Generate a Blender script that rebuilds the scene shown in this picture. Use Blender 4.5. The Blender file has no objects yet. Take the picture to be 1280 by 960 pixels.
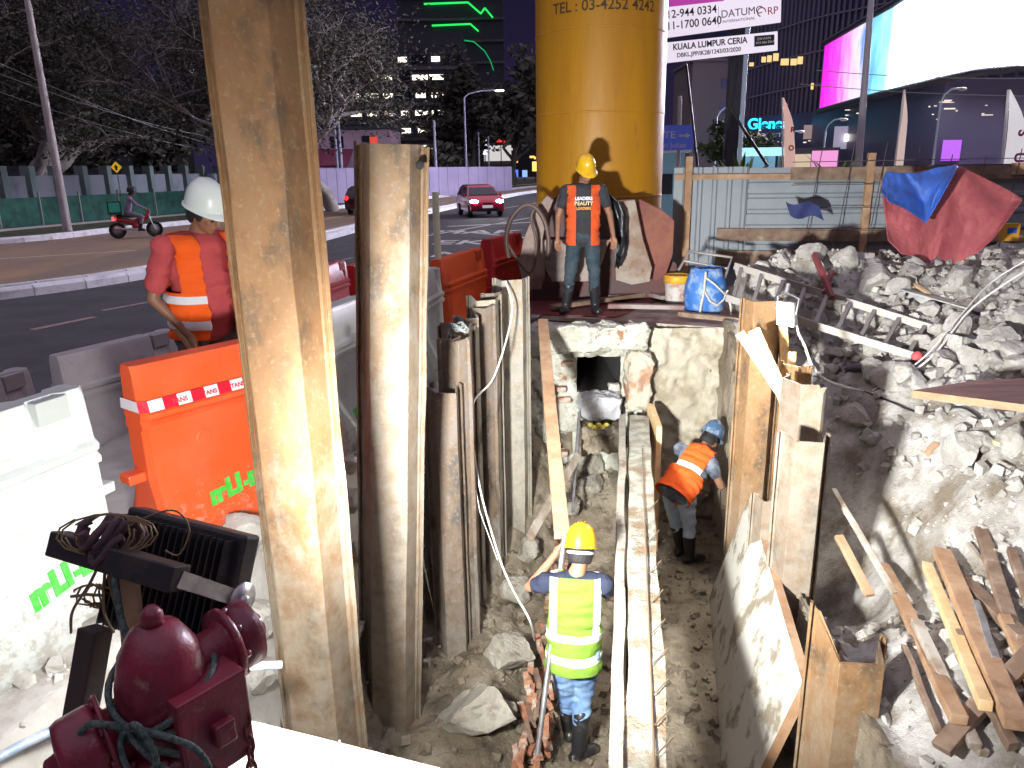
import bpy, bmesh, math, random
import numpy as np
from mathutils import Vector, Matrix, Euler, noise as mnoise
random.seed(7); RNG = np.random.default_rng(11)
R = math.radians
scene = bpy.context.scene
# ------------------------------------------------------------ camera
F_PX, PITCH, ROLL = 941.0, R(15.9), R(1.0)
_f = Vector((0, math.cos(PITCH), -math.sin(PITCH))); _u = Vector((0, math.sin(PITCH), math.cos(PITCH))); _r = Vector((1, 0, 0))
CR = _r*math.cos(ROLL) - _u*math.sin(ROLL); CU = _u*math.cos(ROLL) + _r*math.sin(ROLL); CF = _f
EYE = Vector((0, 0, 2.2))
cam_d = bpy.data.cameras.new('camera'); cam = bpy.data.objects.new('camera', cam_d); scene.collection.objects.link(cam)
cam_d.sensor_width = 36; cam_d.lens = F_PX/1280*36; cam_d.clip_start = .05; cam_d.clip_end = 3000
m = Matrix.Identity(4)
for i in range(3):
    m[i][0] = CR[i]; m[i][1] = CU[i]; m[i][2] = -CF[i]; m[i][3] = EYE[i]
cam.matrix_world = m
scene.camera = cam
# ------------------------------------------------------------ world: night sky, overhead part made brighter out of view as added fill
world = bpy.data.worlds.new('World'); scene.world = world; world.use_nodes = True
wn = world.node_tree.nodes; wl = world.node_tree.links
bg = wn['Background']
tc = wn.new('ShaderNodeTexCoord'); sep = wn.new('ShaderNodeSeparateXYZ'); cr = wn.new('ShaderNodeValToRGB')
wl.new(tc.outputs['Generated'], sep.inputs[0]); wl.new(sep.outputs['Z'], cr.inputs[0]); wl.new(cr.outputs[0], bg.inputs[0])
cr.color_ramp.elements[0].position = 0.0; cr.color_ramp.elements[0].color = (.012, .009, .026, 1)
cr.color_ramp.elements[1].position = .75; cr.color_ramp.elements[1].color = (.33, .3, .38, 1); _e = cr.color_ramp.elements.new(.25); _e.color = (.005, .004, .013, 1)
bg.inputs[1].default_value = 1.4
scene.view_settings.view_transform = 'Standard'; scene.view_settings.look = 'None'
scene.view_settings.exposure = 0.42; scene.view_settings.gamma = 1.0
# ------------------------------------------------------------ the lit lamps of the photo (bodies are built further down)
def area_light(name, loc, target, power, size, color, spread=180):
    d = bpy.data.lights.new(name, 'AREA'); d.shape = 'RECTANGLE'; d.size, d.size_y = size; d.energy = power; d.color = color; d.spread = R(spread)
    o = bpy.data.objects.new(name, d); scene.collection.objects.link(o); o.location = loc
    o.rotation_euler = (Vector(target)-Vector(loc)).to_track_quat('-Z', 'Y').to_euler(); return o
FLOOD_POS = Vector((-.80, 1.6, 1.27)); FLOOD_TGT = Vector((1.5, 5.6, -1.0)); BEAM_TGT = Vector((2.6, 7.4, .3)); FL_DIR = Vector((.42, 1, -.5)).normalized()
# the lamp's bare spread, and the tighter beam its reflector throws down the trench
area_light('flood_lamp_light', FLOOD_POS + (FLOOD_TGT-FLOOD_POS).normalized()*.06, FLOOD_POS + Vector((.3, 1, -.25)), 82, (.26, .2), (.97, .985, 1.0))
area_light('flood_lamp_beam', FLOOD_POS + (FLOOD_TGT-FLOOD_POS).normalized()*.07, BEAM_TGT, 165, (.26, .2), (.97, .985, 1.0), 85)

# ------------------------------------------------------------ helpers
def ray(px, py): return CF + CR*((px-640)/F_PX) - CU*((py-480)/F_PX)
def atY(px, py, Y): d = ray(px, py); return EYE + d*(Y/d.y)
def atz(px, py, z): d = ray(px, py); return EYE + d*((z-EYE.z)/d.z)
def V(*a): return Vector(a)

def link(o): scene.collection.objects.link(o); return o
def tag(o, label=None, cat=None, group=None, kind=None):
    if label: o['label'] = label
    if cat: o['category'] = cat
    if group: o['group'] = group
    if kind: o['kind'] = kind
    return o
def empty(name, loc, label, cat, rz=0, group=None):
    o = bpy.data.objects.new(name, None); link(o); o.location = loc; o.rotation_euler = (0, 0, rz); o.empty_display_size = .2
    return tag(o, label, cat, group)
def copy_tree(o, parent=None):
    c = o.copy(); link(c)
    if parent: c.parent = parent
    for ch in list(o.children): copy_tree(ch, c)
    return c

class MB:
    def __init__(s): s.v = []; s.f = []; s.sm = []; s.mi = []
    def add(s, vs, fs, smooth=False, mi=0):
        n = len(s.v); s.v += [tuple(v) for v in vs]; s.f += [tuple(i+n for i in f) for f in fs]; s.sm += [smooth]*len(fs); s.mi += [mi]*len(fs); return s
    def box(s, c, size, rot=None, mi=0):
        M = rot if rot is not None else Matrix.Identity(3); c = Vector(c); vs = []
        for x in (-.5, .5):
            for y in (-.5, .5):
                for z in (-.5, .5): vs.append(c + M @ Vector((x*size[0], y*size[1], z*size[2])))
        return s.add(vs, [(0,1,3,2),(4,6,7,5),(0,4,5,1),(2,3,7,6),(0,2,6,4),(1,5,7,3)], mi=mi)
    def bar(s, a, b, w, t, up=(0,0,1), mi=0, taper=1):
        a = Vector(a); b = Vector(b); d = (b-a).normalized(); u = Vector(up); x = d.cross(u)
        if x.length < 1e-4: x = d.cross(Vector((1, 0, 0)))
        x.normalize(); y = x.cross(d).normalized(); vs = []
        for p, k in ((a, 1), (b, taper)):
            for i, j in ((-1,-1),(1,-1),(1,1),(-1,1)): vs.append(p + x*(i*w/2*k) + y*(j*t/2*k))
        return s.add(vs, [(0,1,2,3),(7,6,5,4),(0,4,5,1),(1,5,6,2),(2,6,7,3),(3,7,4,0)], mi=mi)
    def tube(s, pts, rad, n=8, cap=True, mi=0, closed=False):
        pts = [Vector(p) for p in pts]; m_ = len(pts); rs = rad if isinstance(rad, (list, tuple)) else [rad]*m_
        vs = []; x = None
        for i, p in enumerate(pts):
            if closed: d = (pts[(i+1) % m_]-pts[i-1]).normalized()
            else: d = (pts[min(i+1, m_-1)]-pts[max(i-1, 0)]).normalized()
            if x is None:
                x = d.cross(Vector((0, 0, 1)))
                if x.length < .05: x = d.cross(Vector((1, 0, 0)))
            x = (x - d*x.dot(d)).normalized(); y = d.cross(x)
            for k in range(n):
                a = 2*math.pi*k/n; vs.append(p + (x*math.cos(a)+y*math.sin(a))*rs[i])
        fs = []
        for i in range(m_ if closed else m_-1):
            j = (i+1) % m_
            for k in range(n): fs.append((i*n+k, i*n+(k+1) % n, j*n+(k+1) % n, j*n+k))
        s.add(vs, fs, n > 4, mi)
        if cap and not closed:
            s.add(vs[:n], [tuple(reversed(range(n)))], mi=mi); s.add(vs[-n:], [tuple(range(n))], mi=mi)
        return s
    def lathe(s, prof, n=24, M=None, mi=0, smooth=True):
        M = M if M is not None else Matrix.Identity(4); vs = []
        for r, z in prof:
            for k in range(n):
                a = 2*math.pi*k/n; vs.append(M @ Vector((r*math.cos(a), r*math.sin(a), z)))
        fs = [(i*n+k, i*n+(k+1) % n, (i+1)*n+(k+1) % n, (i+1)*n+k) for i in range(len(prof)-1) for k in range(n)]
        s.add(vs, fs, smooth, mi)
        if prof[0][0] > 1e-4: s.add(vs[:n], [tuple(reversed(range(n)))], mi=mi)
        if prof[-1][0] > 1e-4: s.add(vs[-n:], [tuple(range(n))], mi=mi)
        return s
    def prism(s, poly, z0, z1, M=None, mi=0):
        M = M if M is not None else Matrix.Identity(4); n = len(poly)
        vs = [M @ Vector((x, y, z0)) for x, y in poly] + [M @ Vector((x, y, z1)) for x, y in poly]
        fs = [tuple(reversed(range(n))), tuple(range(n, 2*n))] + [(i, (i+1) % n, (i+1) % n+n, i+n) for i in range(n)]
        return s.add(vs, fs, mi=mi)
    def ball(s, c, r, n=12, M=None, mi=0):
        r = r if isinstance(r, (tuple, list)) else (r, r, r); M = M if M is not None else Matrix.Identity(3); c = Vector(c)
        prof = [(-math.pi/2 + math.pi*i/(n//2+2)) for i in range(n//2+3)]
        vs = []
        for a in prof:
            for k in range(n):
                b = 2*math.pi*k/n; vs.append(c + M @ Vector((r[0]*math.cos(a)*math.cos(b), r[1]*math.cos(a)*math.sin(b), r[2]*math.sin(a))))
        L = len(prof)
        return s.add(vs, [(i*n+k, i*n+(k+1) % n, (i+1)*n+(k+1) % n, (i+1)*n+k) for i in range(L-1) for k in range(n)], True, mi)
    def cap(s, a, ra, b, rb, n=12):
        """closed tapered capsule"""
        a = Vector(a); b = Vector(b); d = (b-a)
        if d.length < 1e-5: return s.ball(a, ra, n)
        d.normalize(); x = d.cross(Vector((0, 0, 1)))
        if x.length < .05: x = d.cross(Vector((1, 0, 0)))
        x.normalize(); y = d.cross(x); rings = []
        for t in (-1, -.8, -.5, 0): rings.append((a + d*ra*t, ra*math.sqrt(max(0, 1-t*t))))
        for t in (0, .5, .8, 1): rings.append((b + d*rb*t, rb*math.sqrt(max(0, 1-t*t))))
        vs = []
        for p, r in rings:
            r = max(r, 1e-4)
            for k in range(n):
                an = 2*math.pi*k/n; vs.append(p + (x*math.cos(an)+y*math.sin(an))*r)
        return s.add(vs, [(i*n+k, i*n+(k+1) % n, (i+1)*n+(k+1) % n, (i+1)*n+k) for i in range(len(rings)-1) for k in range(n)], True)
    def grid(s, P, mi=0, smooth=True):
        h, w = len(P), len(P[0]); vs = [p for row in P for p in row]
        return s.add(vs, [(i*w+j, i*w+j+1, (i+1)*w+j+1, (i+1)*w+j) for i in range(h-1) for j in range(w-1)], smooth, mi)
    def build(s, name, mat, parent=None, loc=None, rot=None, bevel=0, subd=0):
        me = bpy.data.meshes.new(name); me.from_pydata(s.v, [], s.f); me.update()
        me.polygons.foreach_set('use_smooth', s.sm); me.polygons.foreach_set('material_index', s.mi)
        for mm in (mat if isinstance(mat, (list, tuple)) else [mat]): me.materials.append(mm)
        bm = bmesh.new(); bm.from_mesh(me); bmesh.ops.recalc_face_normals(bm, faces=bm.faces); bm.to_mesh(me); bm.free()
        o = bpy.data.objects.new(name, me); link(o)
        if parent: o.parent = parent
        if loc is not None: o.location = loc
        if rot is not None: o.rotation_euler = rot
        if bevel: b = o.modifiers.new('bevel', 'BEVEL'); b.width = bevel; b.segments = 2; b.limit_method = 'ANGLE'
        if subd: b = o.modifiers.new('sub', 'SUBSURF'); b.levels = b.render_levels = subd
        return o

def bake(o):
    """turn an object's modifiers into plain mesh data"""
    dg = bpy.context.evaluated_depsgraph_get(); me = bpy.data.meshes.new_from_object(o.evaluated_get(dg)); o.modifiers.clear(); o.data = me
    return o
def fuse(mb, name, mat, parent=None, voxel=.01, smooth=4, loc=None, rot=None):
    o = mb.build(name, mat, parent, loc, rot)
    r = o.modifiers.new('r', 'REMESH'); r.mode = 'VOXEL'; r.voxel_size = voxel; r.use_smooth_shade = True
    s = o.modifiers.new('s', 'SMOOTH'); s.iterations = smooth; s.factor = .5
    bake(o)
    o.data.polygons.foreach_set('use_smooth', [True]*len(o.data.polygons)); return o
def text(s, size, mat, parent, M, name='lettering', ext=.002, align='CENTER', sx=1, bold=0):
    cu = bpy.data.curves.new(name, 'FONT'); cu.body = s; cu.size = size; cu.extrude = ext; cu.align_x = align; cu.align_y = 'CENTER'; cu.offset = bold
    t = bpy.data.objects.new(name, cu); link(t); dg = bpy.context.evaluated_depsgraph_get()
    me = bpy.data.meshes.new_from_object(t.evaluated_get(dg)); bpy.data.objects.remove(t)
    me.transform(M @ Matrix.Diagonal((sx, 1, 1, 1))); me.materials.clear(); me.materials.append(mat)
    o = bpy.data.objects.new(name, me); link(o)
    if parent: o.parent = parent
    return o
def frame(o, x, y):   # matrix from origin and x, y axes (z = x cross y)
    x = Vector(x).normalized(); y = Vector(y); y = (y-x*y.dot(x)).normalized(); z = x.cross(y)
    return Matrix(((x.x, y.x, z.x, o[0]), (x.y, y.y, z.y, o[1]), (x.z, y.z, z.z, o[2]), (0, 0, 0, 1)))

def sp_(pts):
    v = [Vector(p) for p in pts]; o = []
    for i in range(len(v)-1):
        p0 = v[max(i-1,0)]; p1 = v[i]; p2 = v[i+1]; p3 = v[min(i+2,len(v)-1)]
        for k in range(6): t = k/6; o.append(.5*((2*p1)+(p2-p0)*t+(2*p0-5*p1+4*p2-p3)*t*t+(3*p1-p0-3*p2+p3)*t**3))
    o.append(v[-1]); return o
# ------------------------------------------------------------ numpy noise
_P = RNG.random((256, 256)).astype(np.float64)
def vnoise(x, y):
    xi = np.floor(x).astype(int); yi = np.floor(y).astype(int); fx = x-xi; fy = y-yi
    fx = fx*fx*(3-2*fx); fy = fy*fy*(3-2*fy)
    a = _P[xi & 255, yi & 255]; b = _P[(xi+1) & 255, yi & 255]; c = _P[xi & 255, (yi+1) & 255]; d = _P[(xi+1) & 255, (yi+1) & 255]
    return (a*(1-fx)+b*fx)*(1-fy)+(c*(1-fx)+d*fx)*fy
def fbm(x, y, oc=5, g=.5):
    t = 0; a = 1; s = 0
    for i in range(oc): t = t+a*(vnoise(x*2**i+17*i, y*2**i+31*i)-.5); s += a; a *= g
    return t/s*2
def cell(x, y):
    """worley F1 and a per-cell random height: gives blocky broken lumps"""
    xi = np.floor(x).astype(int); yi = np.floor(y).astype(int); best = np.full(np.shape(x), 9.); sec = np.full(np.shape(x), 9.); val = np.zeros(np.shape(x))
    for i in (-1, 0, 1):
        for j in (-1, 0, 1):
            cx = xi+i; cy = yi+j; px = cx+_P[cx & 255, cy & 255]; py = cy+_P[(cx+91) & 255, (cy+37) & 255]
            d = np.hypot(x-px, y-py); v = _P[(cx+11) & 255, (cy+53) & 255]
            up = d < best; sec = np.where(up, best, np.minimum(sec, d)); val = np.where(up, v, val); best = np.where(up, d, best)
    return best, sec, val
def sstep(a, b, x): t = np.clip((x-a)/(b-a), 0, 1); return t*t*(3-2*t)

# ------------------------------------------------------------ materials
MATS = {}
def mat(name, col, rough=.6, metal=0, col2=None, scale=4, bump=0, bscale=None, dist=.02, col3=None, thr=(.4, .6), thr3=(.55, .7), scale3=None, detail=8, stretch=(1,1,1), spec=.5, coat=0, noise_rough=0, alpha=None, cracks=0):
    if name in MATS: return MATS[name]
    m = bpy.data.materials.new(name); m.use_nodes = True; n = m.node_tree.nodes; l = m.node_tree.links; b = n['Principled BSDF']
    b.inputs['Roughness'].default_value = rough; b.inputs['Metallic'].default_value = metal; b.inputs['Base Color'].default_value = (*col, 1)
    b.inputs['Specular IOR Level'].default_value = spec; b.inputs['Coat Weight'].default_value = coat
    tcn = n.new('ShaderNodeTexCoord'); mp = n.new('ShaderNodeMapping'); l.new(tcn.outputs['Object'], mp.inputs[0]); mp.inputs['Scale'].default_value = stretch
    cur = None
    def nz(sc, det=detail):
        t = n.new('ShaderNodeTexNoise'); t.inputs['Scale'].default_value = sc; t.inputs['Detail'].default_value = det; t.inputs['Roughness'].default_value = .62; l.new(mp.outputs[0], t.inputs[0]); return t
    if col2:
        t = nz(scale); r = n.new('ShaderNodeValToRGB'); l.new(t.outputs['Fac'], r.inputs[0])
        r.color_ramp.elements[0].position = thr[0]; r.color_ramp.elements[0].color = (*col, 1); r.color_ramp.elements[1].position = thr[1]; r.color_ramp.elements[1].color = (*col2, 1); cur = r.outputs[0]
        if noise_rough:
            mr = n.new('ShaderNodeMapRange'); l.new(t.outputs['Fac'], mr.inputs[0]); mr.inputs['From Min'].default_value = .3; mr.inputs['From Max'].default_value = .7
            mr.inputs['To Min'].default_value = max(.05, rough-noise_rough); mr.inputs['To Max'].default_value = min(1, rough+noise_rough); l.new(mr.outputs[0], b.inputs['Roughness'])
    if col3:
        t = nz(scale3 or scale*3.1); r = n.new('ShaderNodeValToRGB'); l.new(t.outputs['Fac'], r.inputs[0]); r.color_ramp.elements[0].position = thr3[0]; r.color_ramp.elements[0].color = (0,0,0,1); r.color_ramp.elements[1].position = thr3[1]; r.color_ramp.elements[1].color = (1,1,1,1)
        mx = n.new('ShaderNodeMix'); mx.data_type = 'RGBA'; l.new(r.outputs[0], mx.inputs[0])
        if cur: l.new(cur, mx.inputs[6])
        else: mx.inputs[6].default_value = (*col, 1)
        mx.inputs[7].default_value = (*col3, 1); cur = mx.outputs[2]
    if cur: l.new(cur, b.inputs['Base Color'])
    if bump:
        t = nz(bscale or scale*6); bp = n.new('ShaderNodeBump'); bp.inputs['Strength'].default_value = bump; bp.inputs['Distance'].default_value = dist; h = t.outputs['Fac']
        if cracks:
            vo = n.new('ShaderNodeTexVoronoi'); vo.feature = 'DISTANCE_TO_EDGE'; vo.inputs['Scale'].default_value = cracks
            wv = n.new('ShaderNodeMix'); wv.data_type = 'RGBA'; wv.inputs[0].default_value = .25; l.new(mp.outputs[0], wv.inputs[6]); t2 = nz(3); l.new(t2.outputs['Color'], wv.inputs[7]); l.new(wv.outputs[2], vo.inputs['Vector'])
            mm = n.new('ShaderNodeMath'); mm.operation = 'MINIMUM'; l.new(vo.outputs['Distance'], mm.inputs[0]); mm.inputs[1].default_value = .08
            ma = n.new('ShaderNodeMath'); ma.operation = 'MULTIPLY_ADD'; l.new(mm.outputs[0], ma.inputs[0]); ma.inputs[1].default_value = 6; l.new(h, ma.inputs[2]); h = ma.outputs[0]
        l.new(h, bp.inputs['Height']); l.new(bp.outputs[0], b.inputs['Normal'])
    MATS[name] = m; return m
def emit(name, col, s):
    if name in MATS: return MATS[name]
    m = bpy.data.materials.new(name); m.use_nodes = True; b = m.node_tree.nodes['Principled BSDF']; b.inputs['Base Color'].default_value = (*[c*.3 for c in col], 1)
    b.inputs['Emission Color'].default_value = (*col, 1); b.inputs['Emission Strength'].default_value = s; MATS[name] = m; return m

asphalt = mat('asphalt', (.04,.038,.046), .75, col2=(.065,.06,.068), scale=1.2, bump=.25, bscale=120, dist=.006, col3=(.075,.07,.075), scale3=60, thr3=(.6,.7))
asphalt_old = mat('worn_asphalt', (.3,.2,.13), .75, col2=(.2,.15,.12), scale=.4, bump=.2, bscale=90, dist=.006, col3=(.4,.25,.13), scale3=.7, thr3=(.5,.72), stretch=(1,.35,1))
dirt = mat('dirt', (.17,.145,.11), .9, col2=(.25,.22,.18), scale=1.5, bump=.5, bscale=12, dist=.05)
grass_m = mat('grass', (.03,.045,.018), .9, col2=(.07,.07,.035), scale=2, bump=.8, bscale=25, dist=.08)
conc = mat('concrete', (.44,.42,.38), .85, col2=(.56,.54,.49), scale=2.2, bump=.35, bscale=22, dist=.02, col3=(.3,.27,.23), scale3=5, thr3=(.58,.75))
rubble_m = mat('broken_concrete', (.36,.335,.29), .92, col2=(.5,.48,.43), scale=3, bump=.7, bscale=22, dist=.02, col3=(.3,.27,.23), scale3=7, thr3=(.55,.7))
clay_r = mat('drying_clay', (.3,.27,.21), .92, col2=(.42,.39,.32), scale=3, bump=.8, bscale=20, dist=.025, col3=(.2,.16,.11), scale3=6, thr3=(.52,.7))
kerb_m = mat('kerb_paint', (.8,.79,.82), .7, col2=(.5,.48,.52), scale=3, bump=.3, bscale=20, thr=(.5,.72))
paint = mat('road_paint', (.6,.58,.55), .7, col2=(.3,.29,.28), scale=8, thr=(.5,.7))
paint_y = mat('faded_road_paint', (.36,.25,.2), .7, col2=(.2,.15,.13), scale=8, thr=(.5,.7))
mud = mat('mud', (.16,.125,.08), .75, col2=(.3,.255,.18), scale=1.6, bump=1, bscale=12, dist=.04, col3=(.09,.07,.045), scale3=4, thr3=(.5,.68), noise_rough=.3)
brick_red = mat('broken_brick', (.3,.12,.06), .9, col2=(.42,.2,.11), scale=9, bump=.8, bscale=22, dist=.02, col3=(.45,.4,.32), scale3=7, thr3=(.5,.6))
timber = mat('rough_timber', (.33,.19,.1), .75, col2=(.45,.29,.17), scale=5, stretch=(1,1,1), bump=.4, bscale=40, dist=.006, col3=(.2,.12,.07), scale3=9, thr3=(.55,.75))
timber_dark = mat('weathered_timber', (.16,.1,.065), .8, col2=(.26,.18,.12), scale=6, bump=.5, bscale=40, dist=.006, col3=(.4,.37,.33), scale3=6, thr3=(.6,.75))
timber_grey = mat('muddy_timber', (.42,.38,.32), .85, col2=(.26,.2,.14), scale=6, bump=.5, bscale=40, dist=.006)
timber_new = mat('fresh_timber', (.62,.42,.2), .65, col2=(.75,.55,.3), scale=6, bump=.3, bscale=50, dist=.004)
black_plastic = mat('black_plastic', (.02,.02,.022), .45, bump=.1, bscale=60)
black_metal = mat('black_metal', (.03,.028,.03), .5, metal=.3, bump=.2, bscale=80, dist=.002, col2=(.07,.05,.045), scale=9, thr=(.5,.7))
steel = mat('galvanised_steel', (.5,.5,.5), .4, metal=.8, col2=(.36,.35,.34), scale=12, bump=.1, bscale=60, dist=.002)
alu = mat('dirty_aluminium', (.3,.29,.28), .55, metal=.5, col2=(.33,.29,.24), scale=9, bump=.2, bscale=50, dist=.002)
rope_m = mat('rope', (.35,.38,.36), .9, col2=(.18,.22,.2), scale=60, bump=1, bscale=160, dist=.004)
rope_pale = mat('pale_rope', (.62,.6,.52), .9, col2=(.4,.38,.32), scale=60, bump=1, bscale=160, dist=.004)
cable_w = mat('white_cable', (.72,.7,.64), .5)
cable_b = mat('black_cable', (.02,.02,.02), .5)
white_paint = mat('white_paint', (.75,.75,.76), .5, col2=(.55,.54,.53), scale=3, thr=(.5,.75))
glass_dark = mat('dark_glass', (.015,.018,.03), .12, spec=.8)
# ============================================================ ground
def xl(y): return -1.08+.265*(y-3.1)
def xr(y): return 1.45+.1*y
YEND = 7.72
def height(x, y):
    x = np.asarray(x, float); y = np.asarray(y, float)
    n1 = fbm(x*1.3, y*1.3, 5); n2 = fbm(x*6+5, y*6+9, 4)
    f1, f2, v = cell(x*3.1+n1*.5, y*3.1+n2*.2); g1, g2, w = cell(x*7.3+3, y*7.3+n1)
    left = .3 + .01*n2*sstep(-3.2, -2.2, x)
    # right bank
    d = x-xr(y)
    base = np.interp(y, [1.5, 2.5, 3.5, 4.5, 6, 7.5, 9.2], [-.25, -.32, -.1, .16, .38, .55, .62])
    bank = base + .2*np.clip(d-.9, 0, 2.5)
    bank += -1.35*np.exp(-(((x-2.4)/.6)**2+((y-5.2)/1.2)**2)) - .35*np.exp(-((d-.1)/.3)**2)*sstep(7.5, 6.8, y)
    mound = .62*np.exp(-(((x-3.3)/1.0)**2+((y-8.25)/.6)**2)) + .3*np.exp(-(((x-4.9)/1.1)**2+((y-7.5)/.8)**2)) + .15*np.exp(-(((x-5.8)/1.6)**2+((y-6.4)/.7)**2))
    lump = (v-.35)*.15 + (w-.4)*.07 - .03*np.exp(-((f2-f1)/.06)**2) + n2*.03 + n1*.05
    rough_k = np.clip(.45 + .6*sstep(6.0, 7, y)+.25*sstep(3.2, 3.9, y)*sstep(2.5, 2., x), 0, 1)
    right = bank + mound + lump*rough_k
    # trench floor
    t = (x-xl(y))/(xr(y)-xl(y))
    bankL = (.08+.4*sstep(5.6, 7., y))*np.exp(-((t-.02)/.16)**2) + .22*np.exp(-(((t-.16)/.1)**2+((y-4.6)/.7)**2))
    floor = -1.5 + bankL + (v-.5)*.1*np.exp(-((t-.12)/.2)**2) + (w-.5)*.06*sstep(.55, .1, t) + n1*.05 + n2*.02
    floor += .5*sstep(6.3, 7.6, y)*sstep(.62, .5, t)
    plat = .52 + n2*.012
    z = np.where(x < xl(y)-.02, left, floor)
    # left edge slumps towards the piles
    e = (xl(y)-x)
    sl = sstep(.14, .5, e+.1*n1)
    zl = left*sl + (-1.42+(v-.5)*.35+(w-.5)*.12+n2*.08)*(1-sl)
    z = np.where((e > 0) & (y < 7.6), zl, z)
    z = np.where(d > -.02, right, z)
    z = np.where((y > YEND) & (x > xl(y)-.1) & (x < 2.55), plat, z)
    z = np.where((y < 1.75) & (x < 2.0), left-.01, z)
    # fall to street level around the edge
    edge = np.minimum.reduce([sstep(-3.35, -3.0, x), sstep(10.6, 9.9, y), sstep(9.3, 8.8, x), sstep(-2.4, -2.1, y)])
    z = z*edge - .03*(1-edge)
    return z
_hx = np.arange(-3.6, 9.61, .03); _hy = np.arange(-2.6, 10.91, .03); _HT = height(*np.meshgrid(_hx, _hy))
def h1(x, y):
    i = min(max(int((x+3.6)/.03+.5), 0), len(_hx)-1); j = min(max(int((y+2.6)/.03+.5), 0), len(_hy)-1); return float(_HT[j, i])
pa = atY(720, 488, YEND); pb = atY(776, 444, YEND)
HOLE = (pa.x, pb.x, pa.z, pb.z)
def heightfield(name, m_, x0, x1, y0, y1, st):
    xs = np.arange(x0, x1+st/2, st); ys = np.arange(y0, y1+st/2, st); X, Y = np.meshgrid(xs, ys); Z = height(X, Y)
    vs = np.stack([X.ravel(), Y.ravel(), Z.ravel()], 1); w = len(xs); hgt = len(ys)
    i, j = np.meshgrid(np.arange(hgt-1), np.arange(w-1), indexing='ij'); a = (i*w+j).ravel()
    fs = np.stack([a, a+1, a+w+1, a+w], 1)
    cx = X[:-1, :-1].ravel(); cy = Y[:-1, :-1].ravel(); keep = ~((cx > HOLE[0]-.06) & (cx < HOLE[1]+.04) & (cy > YEND-.1) & (cy < YEND+.09)); fs = fs[keep]; cx = cx[keep]; cy = cy[keep]
    me = bpy.data.meshes.new(name); me.from_pydata(vs.tolist(), [], fs.tolist()); me.polygons.foreach_set('use_smooth', [True]*len(me.polygons))
    for mm in m_: me.materials.append(mm)
    # trench floor / right bank / yard by position
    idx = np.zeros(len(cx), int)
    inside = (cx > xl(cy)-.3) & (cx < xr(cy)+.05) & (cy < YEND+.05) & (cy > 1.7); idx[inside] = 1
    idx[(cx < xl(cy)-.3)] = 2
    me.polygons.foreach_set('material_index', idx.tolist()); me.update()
    o = bpy.data.objects.new(name, me); link(o); return o
soil = mat('pale_soil', (.34,.32,.28), .92, col2=(.5,.48,.44), scale=2.4, bump=.9, bscale=26, dist=.025, col3=(.19,.155,.11), scale3=3.5, thr3=(.46,.64))
yard = mat('muddy_concrete', (.4,.375,.33), .9, col2=(.52,.5,.46), scale=2.3, bump=.6, bscale=22, dist=.02, col3=(.25,.2,.15), scale3=3, thr3=(.56,.75))
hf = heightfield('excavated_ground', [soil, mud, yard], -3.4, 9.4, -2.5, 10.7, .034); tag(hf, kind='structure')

# big outer ground sheet with the site left open
def ring_sheet(name, m_, x0, x1, y0, y1, hole, z):
    hx0, hx1, hy0, hy1 = hole; mb = MB()
    for a, b, c, d in ((x0, x1, y0, hy0), (x0, x1, hy1, y1), (x0, hx0, hy0, hy1), (hx1, x1, hy0, hy1)):
        mb.add([(a, c, z), (b, c, z), (b, d, z), (a, d, z)], [(0, 1, 2, 3)])
    return tag(mb.build(name, m_), kind='structure')
ring_sheet('ground', dirt, -1500, 1500, -300, 2500, (-3.3, 9.3, -2.4, 10.6), -.012)

# median and kerb lines measured in metres on the street plane
med = [(-22, 3.5), (-16, 7.7), (-9.61, 14.1), (-7.7, 18.0), (-6.4, 24), (-5.6, 31), (-4.2, 41), (-1.6, 55), (3.2, 77), (14, 108), (40, 160)]
farl = [(-40, 13), (-26, 20.5), (-17.8, 26.7), (-15.9, 32.4), (-12.6, 43), (-8.9, 55), (-3, 76), (7, 108), (32, 165)]
def smooth_line(pts, n=14):
    out = []
    for i in range(len(pts)-1):
        p0 = Vector(pts[max(i-1, 0)]); p1 = Vector(pts[i]); p2 = Vector(pts[i+1]); p3 = Vector(pts[min(i+2, len(pts)-1)])
        for k in range(n):
            t = k/n; out.append(.5*((2*p1)+(p2-p0)*t+(2*p0-5*p1+4*p2-p3)*t*t+(3*p1-p0-3*p2+p3)*t**3))
    out.append(Vector(pts[-1])); return out
def offset(line, d):
    o = []
    for i, p in enumerate(line):
        t = (line[min(i+1, len(line)-1)]-line[max(i-1, 0)]).normalized(); o.append(p+Vector((-t.y, t.x))*d)
    return o
MED = smooth_line(med); FAR = smooth_line(farl)
def strip(name, A, B, z, m_, kind='structure'):
    mb = MB()
    for i in range(len(A)-1): mb.add([(A[i].x, A[i].y, z), (A[i+1].x, A[i+1].y, z), (B[i+1].x, B[i+1].y, z), (B[i].x, B[i].y, z)], [(0, 1, 2, 3)])
    return tag(mb.build(name, m_), kind=kind)
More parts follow.
